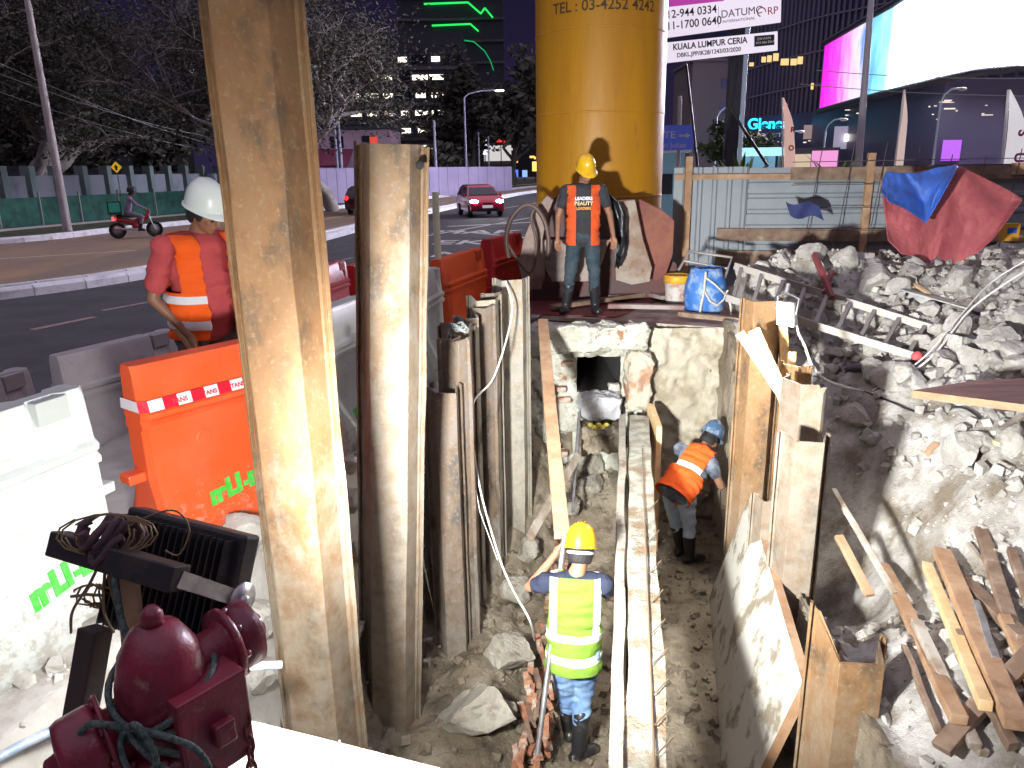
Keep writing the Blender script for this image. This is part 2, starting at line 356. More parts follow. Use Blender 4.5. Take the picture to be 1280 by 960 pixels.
# near carriageway: from the median to a line just outside the site
NEAR = [V(max(-3.3, p.x+1.0) if p.y < 10.5 else p.x+7.6, p.y) for p in MED]
mbn = MB()
near_pts = [p for p in MED]
right_edge = []
for p in near_pts:
    y = p.y; right_edge.append(V(-3.25 if y < 10.6 else min(p.x+7.8, -3.25+(y-10.6)*.9), y))
strip('near_road', near_pts, right_edge, .0, asphalt)
strip('far_road', [f for f in FAR], [V(*( (lambda q: (q.x, q.y))(MED[min(len(MED)-1, int(i*len(MED)/len(FAR)))]) )) for i, f in enumerate(FAR)], -.004, asphalt_old)
def kerb(name, line, w, h, m_, seg=1.0, side=1):
    """kerb of separate cast lengths, gaps between them"""
    mb = MB(); acc = []; L = 0; pts = [line[0]]
    # resample
    res = [line[0]]; cur = line[0]; i = 1
    while i < len(line):
        d = (line[i]-cur).length
        if d >= seg: cur = cur+(line[i]-cur)*(seg/d); res.append(cur)
        else: i += 1
        if len(res) > 260: break
    for a, b in zip(res[:-1], res[1:]):
        t = (b-a).normalized(); nrm = V(-t.y, t.x)*side; a2 = a+t*.012; b2 = b-t*.012; j = random.uniform(-.008, .008)
        vs = []
        for p in (a2, b2):
            for (o_, z) in ((0, -.02), (0, h*.72), (w*.3, h), (w, h), (w, -.02)): q = p+nrm*(o_+j); vs.append((q.x, q.y, z+j*.6))
        mb.add(vs, [(0,1,2,3,4), (9,8,7,6,5), (0,5,6,1), (1,6,7,2), (2,7,8,3), (3,8,9,4)])
    return tag(mb.build(name, m_), kind='structure')
kerb('median_kerb', MED, .22, .2, kerb_m, 1.0, 1)
kerb('median_kerb', offset(MED, .75), .22, .2, kerb_m, 1.0, -1)
strip('median_fill', offset(MED, .2), offset(MED, .56), .12, dirt)
kerb('verge_kerb', FAR, .22, .2, kerb_m, 1.0, 1)
strip('verge', offset(FAR, .2), offset(FAR, 4.2), .13, grass_m)
strip('footpath', offset(FAR, 4.2), offset(FAR, 5.4), .14, conc)
strip('park_ground', offset(FAR, 5.4), offset(FAR, 60), .1, grass_m)
# painted markings
def dash(px0, py0, px1, py1, w, m_):
    a = atz(px0, py0, .004); b = atz(px1, py1, .004); t = (b-a).normalized(); n = V(-t.y, t.x, 0)*w/2
    return [a-n, a+n, b+n, b-n]
mk = MB()
for a in ((40,412,118,396,.14),(128,388,188,377,.12),(408,330,440,322,.13)): mk.add(dash(*a[:4], a[4], None), [(0,1,2,3)])
tag(mk.build('lane_marking', paint_y), kind='structure')
mk = MB()
for a in ((470,306,720,262,.16),(700,276,560,283,.35),(560,288,690,300,.2),(620,262,735,243,.14),(450,270,560,252,.12)): mk.add(dash(*a[:4], a[4], None), [(0,1,2,3)])
for (x0,y0,x1,y1) in ((-15.5,21,-11.5,23.5),(-12.5,27,-10.6,33),(-9.8,36,-8,43)):
    a=V(x0,y0,.003); b=V(x1,y1,.003); t=(b-a).normalized(); n=V(-t.y,t.x,0)*.07; mk.add([a-n,a+n,b+n,b-n],[(0,1,2,3)])
tag(mk.build('road_lines', paint), kind='structure')
for s_, px, py, sz in (('HAK', 596, 290, 1.25), ('EKS', 588, 303, 1.15), ('NA', 585, 318, 1.05)):
    p = atz(px, py, .006); o = text(s_, sz, paint, None, Matrix.Translation(p) @ Matrix.Rotation(R(-8), 4, 'Z') @ Matrix.Diagonal((1.0, 1.7, 1, 1)), 'road_lettering', .001, sx=1.3, bold=.02)
    tag(o, kind='structure')
# worn trench scar across the brown carriageway
mk = MB(); a = V(-21, 20.5, .002); b = V(-13.2, 17.2, .002); t = (b-a).normalized(); n = V(-t.y, t.x, 0)*.22; mk.add([a-n, a+n, b+n, b-n], [(0,1,2,3)]); tag(mk.build('patched_asphalt', asphalt), kind='structure')

# ------------------------------------------------------------ far end of the trench: masonry left, bare soil right, opening of an old culvert
def end_wall():
    mb = MB(); x0, x1, z0, z1 = xl(YEND)-.25, 2.75, -1.75, .6; st = .022
    xs = np.arange(x0, x1, st); zs = np.arange(z0, z1, st); X, Zz = np.meshgrid(xs, zs)
    n1 = fbm(X*2.2+40, Zz*2.2+7, 6); n2 = fbm(X*9, Zz*9, 4); f1, f2, v = cell(X*4+9+n1*.4, Zz*5+3)
    masonry = sstep(1.42, 1.36, X)
    D = -.07*n1-.045*n2 - masonry*((v-.5)*.09)*1.0 + masonry*.03*np.exp(-((f2-f1)/.07)**2)
    D += (1-masonry)*(-.02*n2 + .25*sstep(-.2, -1.5, Zz)*-.6)
    D -= .1*np.exp(-((Zz-.43)/.1)**2)*sstep(1.45, 1.35, X)*sstep(.2, .3, X)      # lintel course stands proud
    D += .16*np.exp(-((X-1.43-.02*n1)/.02)**2)*sstep(-.45, -.3, Zz)              # crack beside the brick pier
    Yy = YEND-.05+D
    w = len(xs); keep = []
    hx0, hx1, hz0, hz1 = HOLE
    cx = X[:-1, :-1]+st/2; cz = Zz[:-1, :-1]+st/2
    inh = (cx > hx0) & (cx < hx1) & (cz > hz0) & (cz < hz1)
    vs = np.stack([X.ravel(), Yy.ravel(), Zz.ravel()], 1).tolist(); fs = []; mi = []
    for i in range(len(zs)-1):
        for j in range(w-1):
            if inh[i, j]: continue
            fs.append((i*w+j, i*w+j+1, (i+1)*w+j+1, (i+1)*w+j)); mi.append(1 if xs[j] < 1.42 else 0)
    me = bpy.data.meshes.new('trench_end_wall'); me.from_pydata(vs, [], fs); me.polygons.foreach_set('use_smooth', [True]*len(fs)); me.polygons.foreach_set('material_index', mi)
    me.materials.append(clay); me.materials.append(masonry_m)
    o = bpy.data.objects.new('trench_end_wall', me); link(o); tag(o, kind='structure'); return o
clay = mat('clay_wall', (.36,.32,.235), .9, col2=(.45,.41,.32), scale=2.5, bump=.7, bscale=14, dist=.03, col3=(.27,.23,.15), scale3=2.2, thr3=(.52,.62))
masonry_m = mat('mortar_covered_masonry', (.46,.45,.36), .95, col2=(.6,.59,.5), scale=4, bump=1, bscale=18, dist=.05, col3=(.34,.17,.09), scale3=5, thr3=(.6,.66))
pa = atY(720, 488, YEND); pb = atY(776, 444, YEND)
HOLE = (pa.x, pb.x, pa.z, pb.z)
end_wall()
# culvert behind the opening
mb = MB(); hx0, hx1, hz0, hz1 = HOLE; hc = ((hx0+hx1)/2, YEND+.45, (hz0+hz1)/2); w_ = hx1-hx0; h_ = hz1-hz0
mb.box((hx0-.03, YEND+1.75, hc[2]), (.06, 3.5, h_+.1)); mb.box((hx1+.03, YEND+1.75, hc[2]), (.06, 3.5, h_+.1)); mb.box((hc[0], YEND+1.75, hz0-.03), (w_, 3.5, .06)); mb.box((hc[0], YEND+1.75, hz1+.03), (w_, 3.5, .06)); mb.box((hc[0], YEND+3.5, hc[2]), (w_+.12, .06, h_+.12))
tag(mb.build('old_culvert', mat('shade_black_brick', (.05,.045,.04), .9, bump=.5, bscale=12)), 'dark square mouth of the old culvert in the trench end wall', 'culvert')  # near-black colour stands in for the darkness inside the opening
# ============================================================ sheet piles
def pile_mat(name, rust, mudc, amount, zmid):
    """rolled steel: rust above, dried mud lower down, speckled"""
    m = bpy.data.materials.new(name); m.use_nodes = True; n = m.node_tree.nodes; l = m.node_tree.links; b = n['Principled BSDF']; b.inputs['Roughness'].default_value = .78
    tcn = n.new('ShaderNodeTexCoord'); mp = n.new('ShaderNodeMapping'); mp.inputs['Scale'].default_value = (1, 1, .6); l.new(tcn.outputs['Object'], mp.inputs[0])
    def nz(sc, d=8, v=mp.outputs[0]): t = n.new('ShaderNodeTexNoise'); t.inputs['Scale'].default_value = sc; t.inputs['Detail'].default_value = d; t.inputs['Roughness'].default_value = .65; l.new(v, t.inputs[0]); return t
    a = nz(5); r = n.new('ShaderNodeValToRGB'); l.new(a.outputs[0], r.inputs[0]); e = r.color_ramp.elements; e[0].position = .36; e[0].color = (*[c*.42 for c in rust], 1); e[1].position = .62; e[1].color = (*rust, 1)
    e2 = e.new(.5); e2.color = (*[rust[0]*1.0, rust[1]*.85, rust[2]*.65], 1)
    s = nz(34, 6, tcn.outputs['Object']); r3 = n.new('ShaderNodeValToRGB'); l.new(s.outputs[0], r3.inputs[0]); r3.color_ramp.elements[0].position = .54; r3.color_ramp.elements[1].position = .75
    mx0 = n.new('ShaderNodeMix'); mx0.data_type = 'RGBA'; l.new(r3.outputs[0], mx0.inputs[0]); l.new(r.outputs[0], mx0.inputs[6]); mx0.inputs[7].default_value = (rust[0]*1.35, rust[1]*1.6, rust[2]*2.0, 1)
    sx = n.new('ShaderNodeSeparateXYZ'); l.new(tcn.outputs['Object'], sx.inputs[0])
    q = nz(2.6); ad = n.new('ShaderNodeMath'); ad.operation = 'MULTIPLY_ADD'; l.new(q.outputs[0], ad.inputs[0]); ad.inputs[1].default_value = 4.2; l.new(sx.outputs['Z'], ad.inputs[2])
    q2 = nz(16); ad2 = n.new('ShaderNodeMath'); ad2.operation = 'MULTIPLY_ADD'; l.new(q2.outputs[0], ad2.inputs[0]); ad2.inputs[1].default_value = 2.0; l.new(ad.outputs[0], ad2.inputs[2])
    mr = n.new('ShaderNodeMapRange'); l.new(ad2.outputs[0], mr.inputs[0]); mr.inputs['From Min'].default_value = zmid+3.5-.4; mr.inputs['From Max'].default_value = zmid+3.5+.4; mr.inputs['To Min'].default_value = amount; mr.inputs['To Max'].default_value = .06
    mx = n.new('ShaderNodeMix'); mx.data_type = 'RGBA'; l.new(mr.outputs[0], mx.inputs[0]); l.new(mx0.outputs[2], mx.inputs[6]); mr.clamp = True; k_ = nz(9, 9, tcn.outputs['Object']); kr = n.new('ShaderNodeMapRange'); l.new(k_.outputs[0], kr.inputs[0]); kr.inputs['From Min'].default_value = .38; kr.inputs['From Max'].default_value = .58; kr.inputs['To Min'].default_value = .35
    mm_ = n.new('ShaderNodeMath'); mm_.operation = 'MULTIPLY'; l.new(mr.outputs[0], mm_.inputs[0]); l.new(kr.outputs[0], mm_.inputs[1]); l.new(mm_.outputs[0], mx.inputs[0])
    mc = n.new('ShaderNodeMix'); mc.data_type = 'RGBA'; k2 = nz(3.5, 8); l.new(k2.outputs[0], mc.inputs[0]); mc.inputs[6].default_value = (*[c*.7 for c in mudc], 1); mc.inputs[7].default_value = (*[c*1.25 for c in mudc], 1); l.new(mc.outputs[2], mx.inputs[7])
    l.new(mx.outputs[2], b.inputs['Base Color'])
    bp = n.new('ShaderNodeBump'); bp.inputs['Strength'].default_value = .5; bp.inputs['Distance'].default_value = .006; bq = nz(38, 6, tcn.outputs['Object']); l.new(bq.outputs[0], bp.inputs['Height']); l.new(bp.outputs[0], b.inputs['Normal'])
    return m
PM_rust = pile_mat('rusty_mud_streaked_steel', (.15,.082,.032), (.25,.22,.165), .72, 2.6)
PM_mud = pile_mat('mud_caked_steel', (.18,.125,.075), (.27,.24,.19), .72, 3.3)
PM_dark = pile_mat('brown_rusted_steel', (.15,.12,.095), (.27,.25,.21), .65, .9)
PM_pale = pile_mat('pale_mud_coated_steel', (.27,.255,.215), (.33,.31,.26), .75, 2.6)
PM_orange = pile_mat('orange_rusted_steel', (.22,.135,.065), (.28,.24,.175), .65, 1.3)
def u_profile(w=.4, d=.15, t=.014):
    a, b = .105*w/.4, .165*w/.4; e = w/2
    # outer outline then back along the inner side; flange faces local -y
    out = [(-e, d-.02), (-e+.012, d+.012), (-b, d), (-b+.005, d-.02), (-a, 0), (a, 0), (b-.005, d-.02), (b, d), (e-.012, d+.012), (e, d-.02)]
    inn = [(e-.014, d-.03), (e-.022, d-.006), (b+.004-.0, d-.014-.006), (b-.012-.008, d-.034), (a-.008, t), (-a+.008, t), (-b+.020, d-.034), (-b-.004, d-.02), (-e+.022, d-.006), (-e+.014, d-.03)]
    return out + inn
def sheet_pile(label, x, y, ztop, zbot, m_, rz=0, w=.4, d=.15, ragged=.01, hole=False, tilt=(0,0), notch=None):
    prof = u_profile(w, d); n = len(prof); hz = ztop-zbot; K = max(6, int(hz/.1)); vs = []; mb = MB()
    for k in range(K+1):
        f = k/K; z = f*hz
        for i, (px_, py_) in enumerate(prof):
            zz = z
            if k == K:
                j = i if i < 10 else 19-i
                zz = z + (mnoise.noise(V(j*.9, x*7, y*5)))*ragged*2 + (notch[j] if notch else 0)
            wob = mnoise.noise(V(x*3+i*.4, z*2.5, y))*.006
            vs.append((px_+wob, py_+wob, zz))
    fs = [(k*n+i, k*n+(i+1) % n, (k+1)*n+(i+1) % n, (k+1)*n+i) for k in range(K) for i in range(n)]
    mb.add(vs, fs)
    top = [K*n+i for i in range(n)]
    for i in range(9): mb.add([vs[K*n+i], vs[K*n+i+1], vs[K*n+18-i], vs[K*n+19-i]], [(0, 1, 2, 3)])
    o = mb.build('sheet_pile', m_, None, (x, y, zbot), (R(tilt[0]), R(tilt[1]), R(rz)), bevel=.003)
    return tag(o, label, 'sheet pile', 'steel sheet piles shoring the trench')
P = atY(352, 600, 3.12); p1 = sheet_pile('tallest rusty sheet pile nearest the orange barrier, rising out of the picture', P.x+.05, 3.05, 3.6, -2.4, PM_rust, rz=-4, w=.425, d=.16, tilt=(0, 0))
P = atY(493, 600, 4.15); p2 = sheet_pile('tall mud-caked sheet pile with ragged top and lifting hole, second from the left', P.x-.21, 4.15, 2.35, -2.4, PM_mud, rz=4, w=.41, d=.15, ragged=.012, tilt=(0,3.6))
# lifting holes as dark bolted eyes
def eye_hole(p, off, rz, label=None):
    mb = MB(); M = Matrix.Translation(off) @ Matrix.Rotation(R(90), 4, 'X'); mb.lathe([(.0, -.004), (.02, -.004), (.024, .0), (.02, .004), (0, .004)], 16, M @ Matrix.Rotation(0, 4, 'X')); return mb.build('lifting_hole', mat('hole_black', (.01,.01,.01), .9), p, None, (0, 0, R(rz)))
eye_hole(p2, (.155, .045, 4.65), 0)
LP = [(557, 5.0, 490, PM_dark, .28, 'short brown hollow-topped sheet pile right beside the tall mud-caked one', 14, .0),
      (573, 5.55, 408, PM_dark, .3, 'dark olive sheet pile with a rope knotted at its top, left row', 10, 0),
      (607, 6.05, 372, PM_pale, .3, 'mud-streaked sheet pile in the left row with a thin wire hanging down it', 8, 0),
      (640, 6.6, 350, PM_pale, .34, 'palest sheet pile, far end of the left row, before the red barrier', 4, 0)]
for px, Y, py, m_, w, lab, rz, _ in LP:
    p = atY(px, py, Y); sheet_pile(lab, p.x, Y, p.z, -2.4, m_, rz=rz, w=w, d=.16, ragged=.02)
p = atY(575, 440, 5.3); sheet_pile('narrow grey-brown sheet pile edge squeezed between dark ones', p.x-.02, 5.35, p.z+.1, -2.4, PM_dark, rz=70, w=.26, d=.1)
p = atY(622, 366, 6.3); sheet_pile('edge-on sheet pile between streaked and palest ones, left row', p.x+.01, 6.3, p.z, -2.4, PM_dark, rz=60, w=.26, d=.1)
for px_, Y_, py_, m__, w__, rz_, lab_ in ((590,5.75,396,PM_pale,.24,38,'slim pale sheet pile just right of the rope-knotted one'),(598,5.95,384,PM_dark,.22,-30,'slim dark sheet pile tucked behind the pale ones, mid left row'),(616,6.2,376,PM_pale,.24,42,'slim pale sheet pile near the middle of the left row, catching light on its edge'),(655,6.95,352,PM_pale,.22,30,'slim pale sheet pile squeezed last at the culvert end of the left row'),(565,5.25,425,PM_dark,.2,-35,'slim dark sheet pile just behind the short hollow-topped one')):
    p = atY(px_, py_, Y_); sheet_pile(lab_, p.x, Y_, p.z, -2.4, m__, rz=rz_, w=w__, d=.1, ragged=.02)
# right row
p = atY(1078, 835, 3.25); q1 = sheet_pile('nearest right-hand sheet pile, sawn off low with torn open top', p.x, 3.25, p.z+.02, -2.4, PM_orange, rz=-6, w=.42, d=.26, ragged=.012, notch=[.2,.2,.17,.15,0,0,-.01,.0,.0,.0])
p = atY(1013, 552, 4.45); sheet_pile('right-hand sheet pile with wet brown runs, above the leaning panel', p.x, 4.45, p.z, -2.4, PM_mud, rz=-8, w=.34, d=.18, ragged=.01)
p = atY(958, 376, 5.95); q3 = sheet_pile('tall orange-lit sheet pile carrying the small floodlight, right row', p.x, 5.95, p.z, -2.4, PM_orange, rz=-5, w=.36, d=.15, ragged=.01)
p = atY(985, 455, 5.6); sheet_pile('stained sheet pile edge beside the floodlit one, right row', p.x, 5.55, p.z, -2.4, PM_orange, rz=-50, w=.26, d=.1)
sheet_pile('sheet pile standing edge-on between the floodlit pile and the wet-stained one', 1.97, 5.1, .72, -2.4, PM_mud, rz=-78, w=.46, d=.12, ragged=.02)
p = atY(968, 628, 4.95); sheet_pile('short sheet pile stub with hollow mud-smeared top, right row', p.x, 4.95, p.z, -2.4, PM_mud, rz=-10, w=.3, d=.16, ragged=.02)

# ============================================================ leaning formwork panel
A = atY(936, 622, 5.55); B = atY(1003, 853, 3.55); Cc = atz(886, 742, -1.45)
Dn = V(B.x-.42, B.y-.05, -1.72)
Cc.z = -1.5
def thick_quad(P4, t, n_, name, m_, parent=None, nu=1, nv=1, edge=None):
    mb = MB(); A_, B_, C_, D_ = P4; nr = (B_-A_).cross(D_-A_).normalized()
    if nr.dot(n_) < 0: nr = -nr
    vs = [A_, B_, C_, D_] + [p_-nr*t for p_ in (A_, B_, C_, D_)]
    mb.add(vs, [(0,1,2,3)], mi=0); mb.add(vs, [(7,6,5,4),(0,4,5,1),(1,5,6,2),(2,6,7,3),(3,7,4,0)], mi=1)
    return mb.build(name, [m_, edge or m_], parent)
panel_m = mat('muddy_plywood', (.5,.48,.41), .8, col2=(.24,.2,.14), scale=7, thr=(.52,.6), bump=.4, bscale=25, dist=.01, stretch=(1,.6,.5))
pn = thick_quad([A, B, Dn, Cc], .06, EYE-A, 'formwork_panel', panel_m, edge=timber)
tag(pn, 'big mud-smeared plywood panel leaning against the right-hand piles', 'panel')

# ============================================================ beams laid along the trench
def bmat(name): return mat(name, (.3,.29,.23), .9, col2=(.46,.45,.37), scale=9, bump=1, bscale=30, dist=.02, col3=(.24,.17,.1), scale3=4, thr3=(.5,.62), thr=(.42,.56))
def beam(name, label, a0, a1, b0, b1, z, hgt, m_, cat='beam'):
    L0 = atz(*a0, z); R0 = atz(*a1, z); L1 = atz(*b0, z); R1 = atz(*b1, z)
    d = (L1-L0); L1 = L0+d*1.6; d = (R1-R0); R1 = R0+d*1.6
    N = 120; mb = MB(); rows = []
    for i in range(N+1):
        t = i/N; l_ = L0.lerp(L1, t); r_ = R0.lerp(R1, t); j = mnoise.noise(V(t*14, z, a0[0]))*.02
        rows.append([V(l_.x+j, l_.y, z-hgt), V(l_.x+j, l_.y, z+j), V(r_.x+j, r_.y, z+j*.5), V(r_.x+j, r_.y, z-hgt)])
    for i in range(N):
        a, b = rows[i], rows[i+1]
        for k in range(4): mb.add([a[k], a[(k+1) % 4], b[(k+1) % 4], b[k]], [(0,1,2,3)])
    mb.add(rows[0], [(0,1,2,3)]); mb.add(rows[-1], [(3,2,1,0)])
    o = mb.build(name, m_); return tag(o, label, cat)
beam('timber_beam', 'narrow pale timber running down the trench, just right of the man in yellow vest', (775,518), (782,518), (761,960), (779,960), -.2, .34, mat('muddy_plank', (.3,.275,.22), .85, col2=(.4,.37,.3), scale=6, bump=.6, bscale=30, dist=.01, col3=(.2,.14,.09), scale3=5, thr3=(.55,.65)))
bm2 = beam('concrete_beam', 'wide mud-covered concrete beam running down the middle of the trench', (787,518), (811,520), (781,960), (836,960), -.22, .3, bmat('mud_covered_beam'))
# rod and ties lying on the wide beam
mb = MB(); mb.tube([atz(803,560,-.2), atz(806,650,-.2), atz(811,780,-.205), atz(818,960,-.205)], .006, 6)
for k in range(9):
    y = 640+k*38; x = 808+k*1.4; mb.tube([atz(x+1, y, -.2), atz(x+14+k, y-14-k, -.2)], .004, 5)
tag(mb.build('tie_rod', mat('rusty_rod', (.22,.15,.09), .8)), 'thin rusty rod with short ties lying on the concrete beam', 'rod')
# board standing on edge by the orange-vested man
a = atY(812, 508, 7.2); b = atY(821, 620, 6.2)
mb = MB(); mb.add([V(a.x, 7.3, a.z), V(a.x+.06, 7.3, a.z), V(a.x+.04, 6.75, a.z-.06), V(a.x-.01, 6.75, a.z-.06), V(a.x, 7.3, -1.5), V(a.x+.06, 7.3, -1.5), V(a.x+.04, 6.75, -1.5), V(a.x-.01, 6.75, -1.5)], [(0,1,2,3),(4,7,6,5),(0,4,5,1),(1,5,6,2),(2,6,7,3),(3,7,4,0)])
tag(mb.build('edge_board', timber_new), 'upright board on edge between the concrete beam and the bending man', 'board')

# prop of reddish timber leaning in the end of the trench
def plank(label, a, b, w, t, m_, cat='plank', name='plank', group=None, up=(0,0,1)):
    """plank with slight warp, worn ends"""
    a = Vector(a); b = Vector(b); mb = MB(); N = 8; d = (b-a); L = d.length; dn = d.normalized(); x = dn.cross(Vector(up)).normalized(); y = x.cross(dn); vs = []
    sd = a.x*13+b.y*7
    for i in range(N+1):
        f = i/N; p = a+d*f + y*(mnoise.noise(V(f*2, sd, 0))*.012*L**.5)+x*(mnoise.noise(V(f*2, sd, 5))*.01)
        for u, v in ((-1,-1),(1,-1),(1,1),(-1,1)):
            e = (mnoise.noise(V(u*3+sd, v*2, i))*.02 if i in (0, N) else 0)
            vs.append(p + x*(u*w/2)+y*(v*t/2)+dn*e)
    fs = [(i*4+k, i*4+(k+1) % 4, (i+1)*4+(k+1) % 4, (i+1)*4+k) for i in range(N) for k in range(4)] + [(3,2,1,0), (N*4, N*4+1, N*4+2, N*4+3)]
    mb.add(vs, fs); o = mb.build(name, m_, bevel=.004); return tag(o, label, cat, group)
plank('long reddish timber prop slanting down to the hands of the man in yellow vest', atY(678, 402, 7.3), atY(704, 668, 4.35), .1, .06, timber, 'timber prop', 'timber_prop', up=(0,-1,0))
plank('thin dark stake standing in the mud left of the reddish prop', atY(686, 485, 7.2), atY(690, 640, 6.9), .05, .04, timber_dark, 'stake', 'stake', up=(0,-1,0))
plank('grey batten slanting behind the reddish prop, low at the left wall', atY(722, 570, 6.8), atY(662, 672, 5.6), .07, .04, timber_grey, 'plank', up=(0,-1,0))
def pipe(label, pts, r, m_, cat='pipe', name='pipe', n=10, group=None):
    mb = MB(); mb.tube(pts, r, n); return tag(mb.build(name, m_), label, cat, group)
pipe('thin grey pipe slanting beside the dark culvert mouth', [atY(724, 515, 7.4), atY(716, 640, 6.4)], .016, steel)
pipe('steel pipe passing the boots of the man in yellow vest', [atY(700, 668, 4.3)+V(.03,0,0), atz(672, 960, -1.3)+V(0,0,.1)], .017, steel)
# brick pier and blocks at the culvert mouth
def rough_block(c, size, seed, m_, name, label=None, cat=None, parent=None, rz=0, amp=.03, group=None, sub=15):
    mb = MB(); n = sub
    me = bpy.data.meshes.new(name); bm = bmesh.new(); bmesh.ops.create_cube(bm, size=1); bmesh.ops.subdivide_edges(bm, edges=bm.edges[:], cuts=n, use_grid_fill=True)
    for v in bm.verts:
        co = Vector((v.co.x*size[0], v.co.y*size[1], v.co.z*size[2])); r = 1-.12*(abs(v.co.x*2)**6+abs(v.co.y*2)**6+abs(v.co.z*2)**6)/3
        co *= r; dn = mnoise.noise_vector(co*5+Vector((seed, 0, 0)))*amp*1.3 + mnoise.noise_vector(co*14+Vector((seed, 3, 0)))*amp*.8 + mnoise.noise_vector(co*33+Vector((seed, 3, 9)))*amp*.35; v.co = co+dn
    bm.to_mesh(me); bm.free(); me.polygons.foreach_set('use_smooth', [True]*len(me.polygons)); me.materials.append(m_)
    o = bpy.data.objects.new(name, me); link(o); o.location = c; o.rotation_euler = (0, 0, rz)
    if parent: o.parent = parent
    if label: tag(o, label, cat, group)
    return o
brickpier_m = mat('plastered_brick_pier', (.44,.4,.31), .9, col2=(.38,.22,.13), scale=3.2, thr=(.52,.6), bump=.9, bscale=20, dist=.03)
p = atY(797, 475, YEND-.12); rough_block((p.x, YEND-.14, p.z+.02), (.24, .26, .62), 3, brickpier_m, 'brick_pier', 'worn brick pier right of the dark culvert mouth', 'pier', amp=.04)
p = atY(748, 420, YEND-.1); rough_block((p.x-.05, YEND-.12, p.z+.0), (1.12, .22, .27), 5, masonry_m, 'lintel', 'thick mortar-covered lintel above the dark culvert mouth', 'lintel', amp=.04, sub=22)
p = atY(750, 505, YEND-.15); rough_block((p.x, YEND-.2, p.z), (.46, .3, .24), 9, mat('grey_block', (.36,.36,.36), .9, col2=(.46,.46,.46), scale=6, bump=.9, bscale=20, dist=.03), 'concrete_block', 'grey broken concrete block in the culvert mouth', 'block', amp=.035)
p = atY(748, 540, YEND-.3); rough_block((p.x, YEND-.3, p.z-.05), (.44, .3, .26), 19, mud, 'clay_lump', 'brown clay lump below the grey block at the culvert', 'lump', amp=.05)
p = atY(772, 482, YEND-.1); rough_block((p.x-.04, YEND-.12, p.z), (.12, .12, .07), 29, rubble_m, 'stone_chip', 'small pale stone on the sill of the culvert mouth', 'stone', amp=.02, sub=5)
mb = MB(); 
for k in range(5): mb.ball(atY(738+k*5, 531+(k % 2)*3, YEND-.48), (.03, .03, .022), 7)
tag(mb.build('yellow_rag', mat('yellow_rag', (.6,.5,.08), .8)), 'crumpled yellow scrap below the culvert mouth', 'rag')
# exposed brick edges in the masonry
k = 0
for px, py, lab in ((709,455,'brick showing beside the lintel end left of the culvert'),(701,487,'brick showing at mid height left of the culvert'),(706,500,'larger orange brick showing left of the culvert mouth'),(703,567,'lowest brick showing in the mortar left of the culvert')):
    p = atY(px, py, YEND-.12); rough_block((p.x, YEND-.1, p.z), (.13, .1, .06), px, brick_red, 'brick', lab, 'brick', amp=.012, sub=4)

# broken brick/timber kerb along the left of the trench floor
mb = MB()
pts = [(660, 955), (672, 880), (684, 800), (697, 720), (716, 640), (730, 590)]
for i in range(46):
    f = i/45*(len(pts)-1); a_ = pts[min(int(f), len(pts)-2)]; b_ = pts[min(int(f)+1, len(pts)-1)]; t = f-int(f) if f < len(pts)-1 else 1
    p = atz(a_[0]+(b_[0]-a_[0])*t, a_[1]+(b_[1]-a_[1])*t, -1.3)
    for j in range(5):
        q = p+V(random.uniform(-.1,.1), random.uniform(-.05,.05), random.uniform(-.2,.02)); rot = Euler((random.uniform(-.3,.3), random.uniform(-.3,.3), random.uniform(1.2,1.9))).to_matrix(); mb.box(q, (random.uniform(.08,.2), random.uniform(.02,.05), random.uniform(.02,.05)), rot, mi=random.choice((0,0,1)))
tag(mb.build('brick_debris_ridge', [brick_red, timber_dark]), 'ridge of splintered red brick and wood along the left of the trench floor', 'debris', kind='stuff')
# ============================================================ broken concrete chunks
def chunk_mesh(seed, m_, flat=.75):
    rnd = random.Random(seed); bm = bmesh.new(); bmesh.ops.create_icosphere(bm, subdivisions=4, radius=.5)
    planes = [(Vector((rnd.gauss(0,1), rnd.gauss(0,1), rnd.gauss(0,.8))).normalized(), rnd.uniform(.2, .36)) for _ in range(14)]
    for v in bm.verts:
        for nn, d in planes:
            t = v.co.dot(nn)
            if t > d: v.co -= nn*(t-d)
        v.co.z *= flat
        v.co += mnoise.noise_vector(v.co*4+Vector((seed*3, 0, 0)))*.03 + mnoise.noise_vector(v.co*13+Vector((seed*3, 0, 0)))*.022
    me = bpy.data.meshes.new('rock_mesh'); bm.to_mesh(me); bm.free(); me.materials.append(m_)
    me.polygons.foreach_set('use_smooth', [True]*len(me.polygons)); me.set_sharp_from_angle(angle=R(24)); return me
CH = [chunk_mesh(s, rubble_m) for s in range(10)]
CHM = [chunk_mesh(s+40, clay_r) for s in range(5)]
def chunk(x, y, s, label=None, group='broken concrete chunks heaped on the right bank', k=None, z=None, m_=None, sq=1):
    me = (m_ or CH)[k if k is not None else random.randrange(len(m_ or CH))]
    o = bpy.data.objects.new('concrete_chunk', me); link(o); o.scale = (s, s*random.uniform(.8, 1.1)*sq, s*random.uniform(.75, 1.1)); o.rotation_euler = (random.uniform(-.5,.5), random.uniform(-.5,.5), random.uniform(0, 6.28))
    o.location = (x, y, (h1(x, y)+s*.16) if z is None else z)
    tag(o, label or 'grey broken concrete chunk lying loose in the rubble heap', 'concrete chunk', group); return o
def on_ground(px, py, it=14):
    d = ray(px, py); t = 1.5; p = EYE+d*t
    for _ in range(900):
        t += .015; p = EYE+d*t
        if -3.3 < p.x < 9.3 and -2.4 < p.y < 10.6:
            if p.z < h1(p.x, p.y): return p
        elif p.z < 0: return p
    return p
